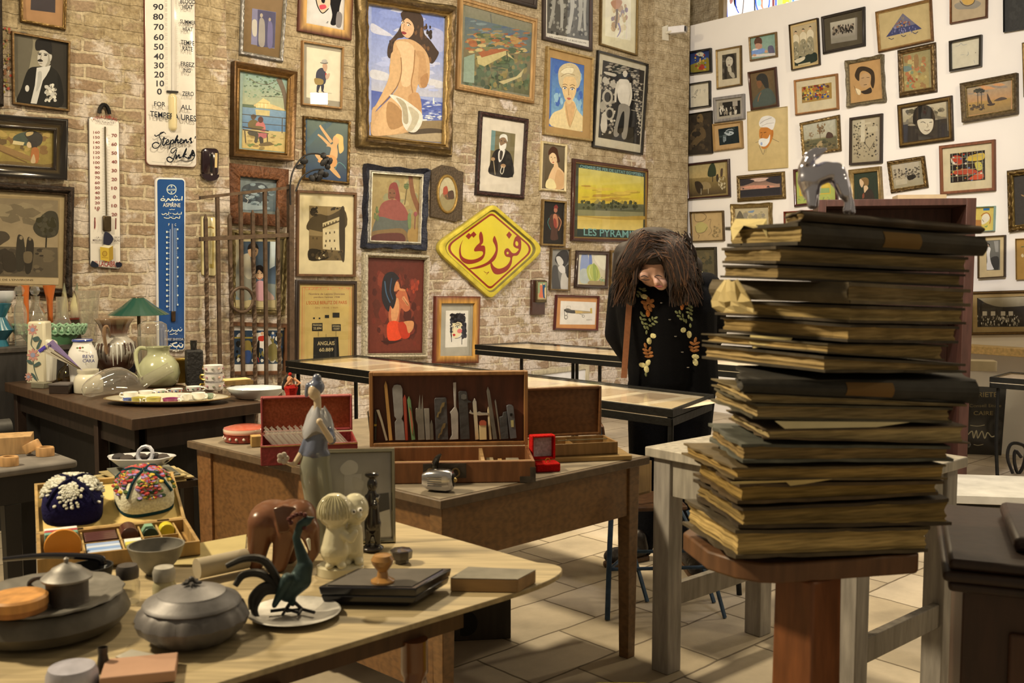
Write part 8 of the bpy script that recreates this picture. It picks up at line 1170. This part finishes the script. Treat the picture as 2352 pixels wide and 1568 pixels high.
def hat(a_,b_,sx,sy,h,base,pts,lab,cols,rz,band):
 c=cf.at(a_*wB,b_,.0222);o_=thing('embroidered_hat',c+Vector((0,0,.33*(b_-.253))),lab,'hat','embroidered caps');tm=Matrix.Translation(c)@Matrix.Rotation(rz,4,'Z');hz=lambda u:h*(.55+.45*(1-u**3))
 def q_(u,a,e_=0.0):m_=(abs(math.cos(a))**3.2+abs(math.sin(a))**3.2)**(-1/3.2);return tm@Vector(((sx*u+e_)*m_*math.cos(a),(sy*u+e_)*m_*math.sin(a),hz(u)+e_))
 A_n=[2*math.pi*i/40 for i in range(40)];mb=MB();mb.color(base);mb.rings([[Vector((*q_(1,a)[:2],c.z+.002)) for a in A_n],[Vector((*q_(1.04,a)[:2],c.z+h*.25)) for a in A_n]]+[[q_(u,a) for a in A_n] for u in (1,.9,.7,.45,.2,.02)]);up(mb).build('crown','velvet',o_)
 mb=MB();mb.color(band);mb.rings([[Vector((*q_(1.015,a)[:2],c.z+z_)) for a in A_n] for z_ in (.001,h*.2)],True,(False,False));up(mb).build('band','velvet',o_)
 rn=random.Random(len(lab));mb=MB()
 for k_ in range(4):
  for i in range(pts):
   t_=rn.random();a=rz*0+k_*math.pi/2+rn.gauss(0,.26);u=min(1.0,max(.25,rn.gauss(.68,.2)));mb.color(cols[i%len(cols)]);mb.ball(q_(u,a,.0012),(.0075,.0045,.003) if len(cols)<3 else (.009,.008,.003),6,Matrix.Rotation(a+rz,4,'Z'))
 for k_ in range(4):
  a=k_*math.pi/2+math.pi/4;mb.color(band);mb.tube([q_(u,a,.002) for u in (.02,.4,.7,1)],.004,6)
 up(mb).build('embroidery','fabric',o_)
hat(.25,.365,.074,.07,.088,'#1c1838',130,'dark navy velvet cap with white embroidered flowers, left on the box lid',['#d8cfae','#c2b894'],R(20),'#15122a')
hat(.745,.375,.073,.07,.09,'#d9cda0',110,'cream cap covered in red and purple flower embroidery, right on the box lid',['#b8483c','#5a6a3a','#9a7fa0','#c9a83c','#a83c34','#33452c','#c26a58'],R(35),'#1c3a3c')
# book stack on its pedestal
def noisy(a,c,n,rn,amp):
 return [lerp(a,c,i/n)+Vector((rn.uniform(-amp,amp),rn.uniform(-amp,amp),0)) for i in range(n)]
def book(k_,Y0,drl,cor,rt,lf,label,cov,pg,spine,ragged=.004,view='M',title=None):
 """cor, rt, lf: (x, y top, y bottom) of the near corner and of the right and left ends of the book in the crop"""
 rn=random.Random(k_);q=lambda a,i,Y:PY(*V_(view,a[0],a[i]),Y)
 Yr,Yl=Y0+drl[0],Y0+drl[1];C0_,C1_=q(cor,2,Y0),q(cor,1,Y0);R0_,R1_=q(rt,2,Yr),q(rt,1,Yr);zl=(C0_.z+R0_.z)/2
 Lx=PY(*V_(view,lf[0],lf[1]),Yl);L0_,L1_=Vector((Lx.x,Yl,C0_.z)),Vector((Lx.x,Yl,C1_.z));B0_,B1_=L0_+R0_-C0_,L1_+R1_-C1_
 cen=(C0_+R0_+L0_+B0_)/4;th=(C1_-C0_).length;bd=min(.007,th*.16);U=Vector((0,0,1));root=thing('old_book',Vector((cen.x,cen.y,min(C0_.z,R0_.z))),label,'book','old ledgers in the tall stack')
 G0=.0006
 def board(z_of,t_):
  o_=[]
  for a,c in ((C0_,R0_),(R0_,B0_),(B0_,L0_),(L0_,C0_)):o_+=noisy(a,c,9,rn,ragged)
  up_=lambda v:v+U*z_of(v)
  return [up_(v) for v in o_],[up_(v)+U*t_ for v in o_]
 ex,ey=R0_-C0_,L0_-C0_
 def hi(v):
  d=v-C0_;a=Z3(d).dot(Z3(ex))/Z3(ex).length_squared;return (C1_.z-C0_.z)*(1-a)+(R1_.z-R0_.z)*a
 mb=MB();mb.color(cov)
 for lo_,up_ in (board(lambda v:G0,bd),board(lambda v:hi(v)-bd-G0,bd)):
  n=len(lo_);mb.add(lo_+up_,[list(range(n))[::-1],list(range(n,2*n))]+[(i,(i+1)%n,n+(i+1)%n,n+i) for i in range(n)])
 if spine:
  a,c=(C0_,R0_) if spine=='r' else (L0_,C0_);nrm=Vector(((c-a).y,-(c-a).x,0)).normalized()
  if nrm.dot(cen-a)>0:nrm=-nrm
  rr2=[]
  for f_ in (0,.12,.3,.5,.7,.88,1):rr2 .append([lerp(a,c,j/8)+nrm*(.012*math.sin(math.pi*f_)-.002)+U*(G0+(hi(lerp(a,c,j/8))-2*G0)*f_) for j in range(9)])
  mb.rings(rr2,False)
  if title:
   t2=MB();t2 .color(title);i0,i1=.42,.62
   t2 .rings([[v+nrm*.0012 for v in (lerp(x[0],x[-1],i0),lerp(x[0],x[-1],(i0+i1)/2),lerp(x[0],x[-1],i1))] for x in rr2[1:-1]],False);t2 .build('title_label','paper',root)
 mb.build('cover','cover',root,smooth=False)
 ins=lambda v:lerp(v,cen,.035);P4=[ins(v) for v in (C0_,R0_,B0_,L0_)];ring=[]
 for i in range(4):ring+=noisy(P4[i],P4[(i+1)%4],8,rn,.003)
 lay=max(3,int(th/.006));rings_=[]
 for j in range(lay+1):
  f_=j/lay;w_=.0028*math.sin(f_*math.pi)+rn.uniform(-.003,.003)
  rings_.append([lerp(v,cen,w_*4)*1+U*(0) for v in ring]);rings_[-1]=[Vector((v.x,v.y,o_.z+bd+(hi(o_)-2*bd)*f_)) for v,o_ in zip(rings_[-1],ring)]
 mb=MB();cc=[tuple(a*q for a,q in zip(lin(pg,rn.uniform(.8,1.3)),(1,.93,.86))) for _ in rings_];mb.rings(rings_,True,(True,True),cc);mb.build('page_block','pages',root,smooth=False)
 return root,C1_,R1_,L1_
D1,D2,D3,D4=(.20,.26),(.20,.29),(.13,.26),(.12,.27)
BK=[('M',D1,1.94,(885,195,275),(2205,312,372),(760,225),'thin dark brown ledger on top of the stack, under the silver dog','#4a3a26','#8a7448','r',None),('M',D1,1.94,(872,285,455),(2225,392,535),(345,290),'second book from the top, dark cloth spine with a tan title label','#3d3424','#a58e58','r','#7a5c30'),('M',D1,1.93,(712,458,590),(2105,540,655),(300,490),'third book from the top, worn covers and brown page edges','#4a3d28','#8f7a4c','',None),('M',D1,1.93,(705,600,708),(2085,665,765),(305,615),'fourth book from the top, dark lower cover torn at the corner','#33291b','#8a7548','',None),('M',D2,1.92,(1245,722,884),(2115,775,905),(240,715),'grey-brown book with a pale rounded spine above the crumpled paper','#6a5a3c','#8f7b50','l',None),('M',D2,1.92,(1248,895,1022),(2090,912,1035),(275,930),'book with cream page edges and loose slips below the pale-spined one','#4a3c26','#a89058','',None),('M',D2,1.92,(1248,1030,1165),(2050,1045,1175),(300,985),'sagging book with frayed corners in the upper middle of the stack','#3f3320','#a08650','',None),('M',D2,1.94,(1080,1172,1246),(1945,1182,1300),(172,1070),'thick book with a yellowed paper label stuck on its page edges','#5a4c30','#a58c56','',None),('M',D2,1.94,(1060,1264,1386),(2090,1318,1388),(152,1215),'wide ledger with a curled cover at its left end, mid stack','#4a3e28','#a88f5a','',None),('N',(.16,.22),1.94,(440,92,190),(2140,108,275),(420,60),'dark cloth-covered volume with a torn tan label marked O, mid stack','#3a352a','#7a6848','r','#7a5a30'),('N',D3,1.95,(485,196,262),(2090,278,296),(245,145),'slim pale book just under the dark cloth volume','#7d6a42','#b89f66','',None),('N',D3,1.95,(540,272,385),(1985,300,415),(236,205),'pale page-edged book resting on loose white sheets','#5a5138','#9f8958','',None),('N',D3,1.96,(620,460,530),(2085,432,562),(350,370),'flat folder with bright loose white sheets sticking out','#6a5535','#b8a26a','',None),('N',D3,1.96,(432,560,698),(1960,575,690),(206,395),'blue-grey covered book with a tattered left end','#5f5c48','#8a7346','',None),('N',D4,1.97,(402,730,822),(1925,712,822),(32,640),'crumbling book with an open yellow endpaper at the left','#6f5a34','#a3864a','',None),('N',D4,1.97,(420,850,1000),(1890,826,935),(112,800),'third book from the bottom, with a torn bright paper edge','#5a4526','#94793f','',None),('N',D4,1.98,(440,1020,1172),(1955,955,1150),(112,880),'second book from the bottom, broken spine and darkened pages','#44351f','#86703f','',None),('N',D4,1.98,(402,1182,1395),(1805,1158,1342),(42,930),'thick bottom ledger of the stack standing on the pedestal','#55462c','#b59a5c','',None)]
BT=[]
for i,(vw,dr_,Y0,cor,rt,lf,lab,cov,pg,sp,ti) in enumerate(BK):BT.append(book(i+2,Y0,dr_,cor,rt,lf,lab,cov,pg,sp,(.004 if i<5 else .006),vw,ti))
def sheet(name,lab,col,pts,Y,view,th=.0015,m='paper'):
 mb=MB();mb.color(col);a=[PY(*V_(view,x,y),Y+d) for x,y,d in pts];n=len(a);off=Vector((0,-th,0));mb.add(a+[v+off for v in a],[list(range(n)),list(range(n,2*n))[::-1]]+[(i,(i+1)%n,n+(i+1)%n,n+i) for i in range(n)])
 tag(mb.build(name,m,smooth=False),lab,'paper')
sheet('torn_paper','torn cream paper hanging over the left end of the second book','#d9c07a',((410,262,.16),(640,262,.07),(640,400,.06),(600,320,.07),(540,330,.09),(470,310,.11),(440,350,.13),(390,420,.15),(375,330,.17)),2.0,'M')
sheet('paper_label','yellowed handwritten paper slip stuck to a book edge','#d6bd76',((520,1110,.13),(825,1130,.04),(800,1175,.05),(540,1205,.12),(510,1160,.13)),1.99,'M')
sheet('loose_sheet','bright loose white sheet poking out of the folder in the stack','#dcc78c',((690,398,-.01),(1300,402,.04),(1660,405,.07),(1420,440,.05),(760,452,-.005)),1.95,'N')
sheet('loose_sheet','torn yellow sheet edge near the bottom of the stack','#d6b870',((370,835,0),(1100,815,.05),(900,850,.04),(800,862,.03),(770,836,.03),(380,852,0)),1.955,'N')
mb=MB();mb.color('#c2a96c');rn=random.Random(4);rr2=[]
for y,x0,x1 in ((712,330,420),(790,270,480),(860,232,520),(905,240,540),(942,280,540)):rr2 .append([PY(*V_('M',x0+(x1-x0)*j/6,y+rn.uniform(-12,12)),2.16-.14*j/6-.03*rn.random()) for j in range(7)])
mb.rings(rr2,False);o_=mb.build('crumpled_wrapper','paper',smooth=False);sm=o_.modifiers.new('thickness','SOLIDIFY');sm.thickness=.002;tag(o_,'crumpled cream paper wrapper bulging from the left of the stack','paper')
pz=BT[-1][0].location.z-.001;pdl=thing('pedestal_stand',Vector((.62,2.17,0)),'wooden pedestal stand with a rounded top carrying the book stack','stand')
e0=PZ(1775,1296,pz);e1=PZ(2121,1272,pz);px_=Z3(e1-e0).normalized();py_=Vector((-px_.y,px_.x,0));wP=(e1-e0).length
out=[e0+px_*a+py_*c for a,c in ((.02,0),(wP-.015,0),(wP,.015),(wP,.3),(wP-.02,.32),(-.04,.32),(-.085,.27),(-.09,.12),(-.06,.05),(-.02,.012))]
mb=MB();mb.color('#6a4526');mb.prism([(v.x,v.y) for v in out],pz-.042,pz);mb.build('top','wood',pdl,bevel=.005)
kc0=PY(1866,1400,2.03);kx=Vector((.80,.60,0));ky=Vector((-.60,.80,0));c=Z3(kc0)+kx*.047+ky*.047
mb=MB();mb.color('#7a4520');leg_box(mb,c,kx,ky,.098,.098,.04,pz-.042,1.12);mb.build('column','wood',pdl,bevel=.006)
mb=MB();mb.color('#5f3820');mb.box(c+Vector((0,0,.025)),(.3,.3,.05),R(37));mb.build('foot','wood',pdl,bevel=.01)
Yh=2.06;H_=lambda x,y,d=0:PY(*V_('I',x,y),Yh+d);tz=0
dg_=blob('silver_greyhound',[('c',H_(1590,1000,-.02),.009,H_(1585,850,-.01),.013),('c',H_(1620,1000,.02),.009,H_(1610,850,.01),.013),('c',H_(1585,850),.018,H_(1560,690),.024),('c',H_(1560,690),.023,H_(1525,560),.017),('c',H_(1525,560),.015,H_(1560,430),.0135),('c',H_(1560,430),.013,H_(1640,370),.011),('c',H_(1640,380),.0115,H_(1760,325),.004),('c',H_(1560,690),.022,H_(1760,600),.022),('c',H_(1760,600),.021,H_(1870,610),.021),('c',H_(1870,610),.022,H_(1950,740),.017),('c',H_(1930,720,-.012),.016,H_(1985,870,-.018),.012),('c',H_(1985,870,-.018),.01,H_(2030,960,-.018),.007),('c',H_(2030,960,-.018),.007,H_(2010,1065,-.018),.008),('c',H_(1950,720,.012),.016,H_(2010,860,.018),.012),('c',H_(2010,860,.018),.009,H_(2060,960,.018),.007),('c',H_(2060,960,.018),.007,H_(2070,1080,.018),.008),('c',H_(1880,570),.006,H_(1885,515,.01),.003),('c',H_(1600,420,-.012),.006,H_(1540,480,-.016),.008)],'silver',None,.0028,'#cdc4ba',5)
tag(dg_,'silver metal greyhound statuette with its head turned back, on top of the books','statuette')
# woman bending over the display case
VIEW['AA']=(1060,760,3.675);VIEW['BB']=(1380,900,2.8);VIEW['Z']=(2150,760,3.1337)
def W(x,y,Y):return PY(x,y,Y)
pe=thing('person',Vector((.70,4.98,0)),'person with long dark wavy hair in an embroidered black jacket, bending over the glass case','person')
hc=W(1499,606,4.78)
blob('body',[('s',hc,(.082,.10,.105)),('c',hc+Vector((.008,-.03,-.045)),.062,W(1519,652,4.70),.030),('s',W(1480,632,4.705),(.034,.03,.03)),('c',W(1503,634,4.69),.011,W(1508,650,4.668),.014),('s',W(1514,657,4.685),(.02,.014,.008)),('c',hc+Vector((0,.06,-.05)),.055,W(1530,668,4.92),.06),('c',W(1530,668,4.92),.10,W(1540,860,5.02),.12),('c',W(1450,826,5.12),.03,W(1466,846,5.16),.028),('c',W(1466,846,5.16),.032,W(1490,858,5.19),.034)]+[('c',W(1486+i*3,852+i*5,5.19),.010,W(1512-i*2,862+i*6,5.21),.008) for i in range(4)]+[('c',W(1478,850,5.17),.011,W(1492,842,5.17),.009)]+[('c',W(1600,840,5.14),.03,W(1560,852,5.18),.032)]+[('c',W(1560-i*2,848+i*5,5.18),.010,W(1532+i*2,856+i*6,5.2),.008) for i in range(4)]+[('c',W(1566,846,5.16),.011,W(1552,838,5.16),.009)],'skin',pe,.006,'#b98a68',4)
for x,y,w_,c_ in ((1480,634,.022,'#2a1a12'),(1512,633,.014,'#2a1a12')):
 mb=MB();mb.color(c_);mb.tube([W(x-9,y+2,4.672),W(x,y-1,4.667),W(x+9,y+3,4.66)],[.003,.005,.002],6,3,flat=.6);mb.build('eyebrow','hair',pe)
mb=MB();mb.color('#3a2218');mb.tube([W(1473,641,4.676),W(1482,643,4.67),W(1492,642,4.668)],[.002,.004,.002],6,3);mb.build('eyelashes','hair',pe)
mb=MB();mb.color('#a0574a');mb.tube([W(1505,657,4.667),W(1513,658,4.668),W(1521,658,4.672)],[.003,.006,.003],6,3);mb.build('lips','skin',pe)
jk=blob('jacket',[('c',W(1440,668,4.92),.085,W(1620,664,4.92),.085),('c',W(1470,700,4.90),.12,W(1480,800,4.96),.11),('c',W(1590,700,4.90),.12,W(1590,800,4.96),.12),('c',W(1530,690,4.88),.12,W(1535,860,4.98),.145),('c',W(1485,800,4.96),.10,W(1490,885,4.99),.10),('c',W(1590,800,4.96),.12,W(1595,885,4.99),.12),('c',W(1432,672,4.94),.075,W(1418,765,5.04),.065),('c',W(1418,765,5.04),.066,W(1446,822,5.13),.048),('c',W(1628,668,4.94),.075,W(1640,760,5.05),.066),('c',W(1640,760,5.05),.066,W(1605,835,5.14),.048)],'knit',pe,.009,'#0c0c0d',5)
blob('trousers',[('c',W(1500,880,5.0),.12,W(1580,880,5.0),.13),('c',W(1495,890,5.0),.12,W(1484,1090,5.0),.085),('c',W(1484,1090,5.0),.085,W(1476,1255,4.98),.055),('c',W(1585,890,5.0),.13,W(1580,1090,4.96),.09),('c',W(1580,1090,4.96),.09,W(1574,1262,4.9),.055)],'fabric',pe,.01,'#0d0d0f',5)
hp=[('s',W(1502,592,4.705),(.082,.05,.036)),('c',W(1480,560,4.745),.075,W(1440,608,4.735),.055),('s',W(1508,574,4.735),(.10,.055,.062)),('c',W(1545,578,4.72),.07,W(1568,645,4.70),.055),('s',W(1500,545,4.80),(.12,.1,.05)),('s',W(1502,582,4.83),(.15,.13,.105)),('s',W(1515,570,4.80),(.12,.10,.085)),('c',W(1440,585,4.80),.065,W(1428,640,4.79),.05),('c',W(1428,640,4.79),.048,W(1450,690,4.77),.025),('c',W(1556,590,4.76),.075,W(1568,640,4.74),.07),('c',W(1568,640,4.74),.06,W(1560,688,4.74),.03),('c',W(1590,610,4.82),.05,W(1595,650,4.82),.035)]
hr_=blob('hair',hp,'hair',pe,.007,'#1c110b',4)
dg=bpy.context.evaluated_depsgraph_get();dg.update();he=hr_.evaluated_get(dg);hm=he.matrix_world.inverted()
def on_hair(px,py,last,lift):
 ok,q,n,i_=he.ray_cast(hm@EYE,(hm.to_3x3()@ray(px,py)).normalized())
 return PY(px,py,(he.matrix_world@q).y-lift if ok else last)
rn=random.Random(12);hb=MB()
for i in range(620):
 f=rn.random();x,y=1478+44*f+rn.uniform(-5,5),530+26*f+rn.uniform(-4,34);side=-1 if rn.random()<.45 else 1;x,y=(rn.uniform(1505,1585),rn.uniform(530,575)) if side>0 and i%2 else (x,y);hb.color(rn.choice(['#24160e','#2c1b11','#352114','#452b1a','#1d120b','#5a3a20']));pts=[];last=4.72;lift=rn.uniform(.0,.008)
 ex,ey=(rn.uniform(1406,1452),rn.uniform(640,706)) if side<0 else (rn.uniform(1538,1612),rn.uniform(622,706));w0_,ph=rn.uniform(2,8),rn.random()*6;bow=rn.uniform(.45,.75)
 for j in range(9):
  q=j/8;xx=x+(ex-x)*q**bow;yy=y+(ey-y)*q**(1.5 if side<0 else 1.3);xx+=w0_*math.sin(q*9+ph)*q
  v=on_hair(xx,yy,last,.003+lift);last=v.y;pts.append(v)
 hb.tube(pts,[.002,.0035,.0042,.0042,.0042,.004,.0035,.0025,.001],5)
hb.build('hair_strands','hair',pe)
mb=MB();mb.color('#8a5430');a0,a1=W(1447,676,4.765),W(1433,868,4.86);sx=Vector((.014,0,0));sy=Vector((0,.004,0));mb.hexa([a1-sx,a1+sx,a1+sx+sy,a1-sx+sy],[a0-sx,a0+sx,a0+sx+sy,a0-sx+sy]);mb.build('bag_strap','leather',pe,label='brown leather bag strap')
def shoe(toe,heel,w_):
 d=(toe-heel).normalized();u=Vector((0,0,1));o_=blob('shoe',[('c',toe-d*.05+u*.05,.040,heel+d*.05+u*.055,.036),('s',toe-d*.055+u*.048,(.05,.05,.034)),('c',heel+d*.05+u*.06,.038,heel+d*.07+u*.12,.042)],'leather',pe,.005,'#1c1512',4)
 sd=Vector((-d.y,d.x,0));mb=MB();mb.color('#5a3f26');pts=[heel+d*.0,heel+sd*.032+d*.02,heel+sd*.03+d*.12,toe-d*.05+sd*.045,toe-d*.01+sd*.025,toe,toe-d*.01-sd*.025,toe-d*.05-sd*.045,heel-sd*.03+d*.12,heel-sd*.032+d*.02];mb.prism([(v.x,v.y) for v in pts],.002,.024);mb.build('sole','leather',o_,bevel=.004)
shoe(PZ(1388,1303,0),PZ(1490,1283,0),1);shoe(PZ(1612,1338,0),PZ(1560,1282,0),1)
dg=bpy.context.evaluated_depsgraph_get();dg.update();je=jk.evaluated_get(dg);jm=je.matrix_world.inverted()
def on_jacket(x,y):
 px,py=V_('L',x,y);ok,q,n,i_=je.ray_cast(jm@EYE,(jm.to_3x3()@ray(px,py)).normalized());return (je.matrix_world@q,n.copy()) if ok else (W(px,py,4.82),Vector((0,-1,0)))
GR,BR_,CR='#6f7048','#8a5a30','#cdb87c'
LV=[(x,y,26,13,r_,BR_) for x,y,r_ in ((470,765,20),(535,750,-20),(480,800,70),(540,790,30),(505,745,90),(520,815,60),(780,745,20),(840,745,-20),(770,765,40),(850,770,10),(805,735,90))]+[(502,860,26,15,80,'#a5622c'),(808,800,24,15,90,'#a5622c')]
LV+=[(x,y,16,8,r_,GR) for x,y,r_ in ((445,860,60),(465,880,10),(440,905,60),(470,915,10),(455,945,60),(485,955,20),(475,985,60),(520,920,60),(545,905,70),(575,900,-30),(575,935,10),(550,955,20),(525,970,20),(500,990,60),(490,1030,90),(435,640,40),(465,640,-20),(420,670,30),(410,700,60),(440,690,20),(470,655,0),(760,850,40),(790,850,70),(780,885,20),(815,880,80),(800,910,20),(825,920,60),(845,930,80),(870,780,80),(890,800,40),(860,815,0),(890,830,30),(860,850,10),(888,860,40),(870,890,80),(895,910,60),(885,970,80),(485,1410,80))]
LV+=[(x,y,26,18,r_,CR) for x,y,r_ in ((550,1062,0),(515,1108,70),(505,1305,110),(455,1325,10),(490,1362,80),(820,1010,10),(873,1050,80),(930,1250,10),(930,1300,70),(470,710,20))]+[(x,y,22,10,r_,BR_) for x,y,r_ in ((480,1150,70),(480,1190,20),(520,1180,110),(485,1220,20),(530,1215,-20),(500,1250,10),(530,1245,-20),(930,1100,100),(900,1130,30),(945,1130,-20),(890,1165,20),(940,1165,-20),(905,1195,20),(935,1195,-10))]+[(x,y,12,7,r_,CR) for x,y,r_ in ((955,450,80),(975,465,0),(960,480,40),(980,490,20),(905,625,60))]
eb=MB();m_=1.4*4.8/FPX/3.9206
for x,y,rx,ry,rot,c_ in LV:
 q,n=on_jacket(x,y);eb.color(c_,1.5);zt_=n.to_track_quat('Z','Y').to_matrix();xa=Vector((1,0,0))-n*n.x;xa.normalize();ya=n.cross(xa);ca,sa=math.cos(R(-rot)),math.sin(R(-rot));a1,a2=xa*ca+ya*sa,ya*ca-xa*sa
 eb.ball(q+n*.001,1.0,8,Matrix(((a1 .x*rx*m_,a2 .x*ry*m_,n.x*.003,0),(a1 .y*rx*m_,a2 .y*ry*m_,n.y*.003,0),(a1 .z*rx*m_,a2 .z*ry*m_,n.z*.003,0),(0,0,0,1))))
eb.build('embroidery','fabric',jk,label='embroidered brown, green and cream leaves')
for x,y in ((625,765),(697,914),(748,1065),(809,1207),(860,1345)):
 q,n=on_jacket(x,y);mb=MB();mb.color('#c9bda0');mb.ball(q+n*.002,(.008,.008,.006),10);mb.build('button','silver',jk)
 # things standing on the floor
r=thing('metal_chair',Vector((PZ(1530,1400,0).x,4.3,0)),'blue-grey metal chair with a brown wooden backrest between the tables','chair');sq=[Vector((.42,4.22,.44)),Vector((.75,4.26,.44)),Vector((.73,4.56,.44)),Vector((.44,4.52,.44))]
mb=MB();mb.color('#5a3c24');mb.hexa([v-Vector((0,0,.02)) for v in sq],sq);mb.build('seat','wood',r,bevel=.006)
for a,c in zip(sq,(PZ(1395,1425,0),PZ(1665,1420,0),PZ(1640,1385,0),PZ(1487,1383,0))):mb=MB();mb.color('#3a4a54');mb.tube([a-Vector((0,0,.02)),lerp(a,c,.5)+Vector((0,0,.04)),c+Vector((0,0,.003))],.011,8,4,flat=.6);mb.build('leg','iron',r)
mb=MB();mb.color('#3a4a54');mb.tube([lerp(a,c,.55) for a,c in zip(sq+sq[:1],(PZ(1395,1425,0),PZ(1665,1420,0),PZ(1640,1385,0),PZ(1487,1383,0),PZ(1395,1425,0)))],.008,8);mb.build('brace','iron',r)
for a in (sq[0],sq[3]):mb=MB();mb.color('#33454f');mb.tube([a-Vector((0,0,.02)),a+Vector((-.03,0,.18)),a+Vector((-.05,0,.35))],.012,8,4,flat=.5);mb.build('back_post','iron',r)
mb=MB();mb.color('#5a3820');mb.box((sq[0]+sq[3])/2+Vector((-.045,0,.29)),(.02,.3,.12),0,0,R(-8));mb.build('backrest','wood',r,bevel=.006)
c=PZ(1085,1475,0);r=thing('wooden_crate',c,'dark wooden crate standing on the floor under the oak desk','crate');mb=MB();mb.color('#332a1c');mb.box(c+Vector((0,.14,.14)),(.27,.24,.28),R(8));mb.build('body','wood',r,bevel=.004);mb=MB();mb.color('#0c0a08');mb.lathe(c+Vector((-.03,.018,.07)),[(.05,-.006),(.05,.006)],20,tilt=Matrix.Rotation(R(90),4,'X'));mb.build('hole','stone',r)
c=PZ(1425,1562,.46);r=thing('painted_stool',Z3(c+Vector((0,.0,0))),'low yellow painted stool with brown scrolls at the bottom edge','stool');mb=MB();mb.color('#c9b01e');out=[(c.x+.16*math.cos(a)*1.0,c.y-.14+.14*math.sin(a)) for a in [2*math.pi*i/8+.39 for i in range(8)]];mb.prism(out,.43,.46);mb.build('seat','enamel',r,bevel=.004)
mb=MB();mb.color('#6a3a1e');[mb.ball((c.x-.05+i*.03,c.y-.07+.015*math.sin(i*2),.4605),(.022,.012,.0012),10) for i in range(4)];mb.build('scroll_pattern','enamel',r)
for dx,dy in ((-.1,-.05),(.1,-.05),(.1,-.22),(-.1,-.22)):mb=MB();mb.color('#5a3a22');mb.tube([(c.x+dx,c.y+dy,0),(c.x+dx*.9,c.y+dy,.43)],.018,10);mb.build('leg','wood',r)
sp=Plane(PY(2260,1043,7.63),(1,-.35,0));sg2=thing('enamel_plaque',sp.o,'black plaque with worn gold French and Arabic lettering leaning at the floor','sign');mb=MB('#1f1c16');wall_box(mb,sp,(2206,886,2312,890,2300,1046,2206,1042),-.02,0);mb.build('board','enamel',sg2,bevel=.002)
mb=MB();paint(mb,sp,[t('#8a7544','PROPRIETE',165,475,275,36),t('#6a5c3a','Conseil Etude',240,548,230,24),t('#7a683c','CAIRE',270,605,140,30),l('#a89a70',5,245,678,300,684,350,675),l('#b5a87c',8,230,745,260,720,270,770,290,715,300,770,330,720,350,772,370,730,400,760,430,750),l('#a89a70',5,270,815,300,822,340,815)],'Z',.001);mb.build('lettering','enamel',sg2,smooth=False)
mb=MB();mb.color('#1d1b18');mb.tube([PY(x,y,7.0) for x,y in ((2326,1086),(2314,1050),(2320,1022),(2338,1018),(2356,1030),(2350,1070),(2338,1086),(2330,1060),(2332,1035),(2346,1050))],.012,8,4);tag(mb.build('rubber_hose','plastic'),'black rubber hose looped on the floor at the right edge','hose')
pic(BW.shifted(.22),(1225,852,1356,836,1352,1010,1225,1015),'pale cream frame with a white sheet leaning under the far glass case',[],'',fw=11,prof='round',fc=('#b0a078','#c2b38a'),fm='wood',bg='#ded6c4',name='leaning_frame')
mb=MB();mb.color('#bda676');mb.box(Vector((PY(2250,830,7.05).x,7.05,.757)),(.2,.14,.07),R(-15));tag(mb.build('cardboard_box','paper',bevel=.002),'shallow cream cardboard box on the display case below the pine shelf','box')
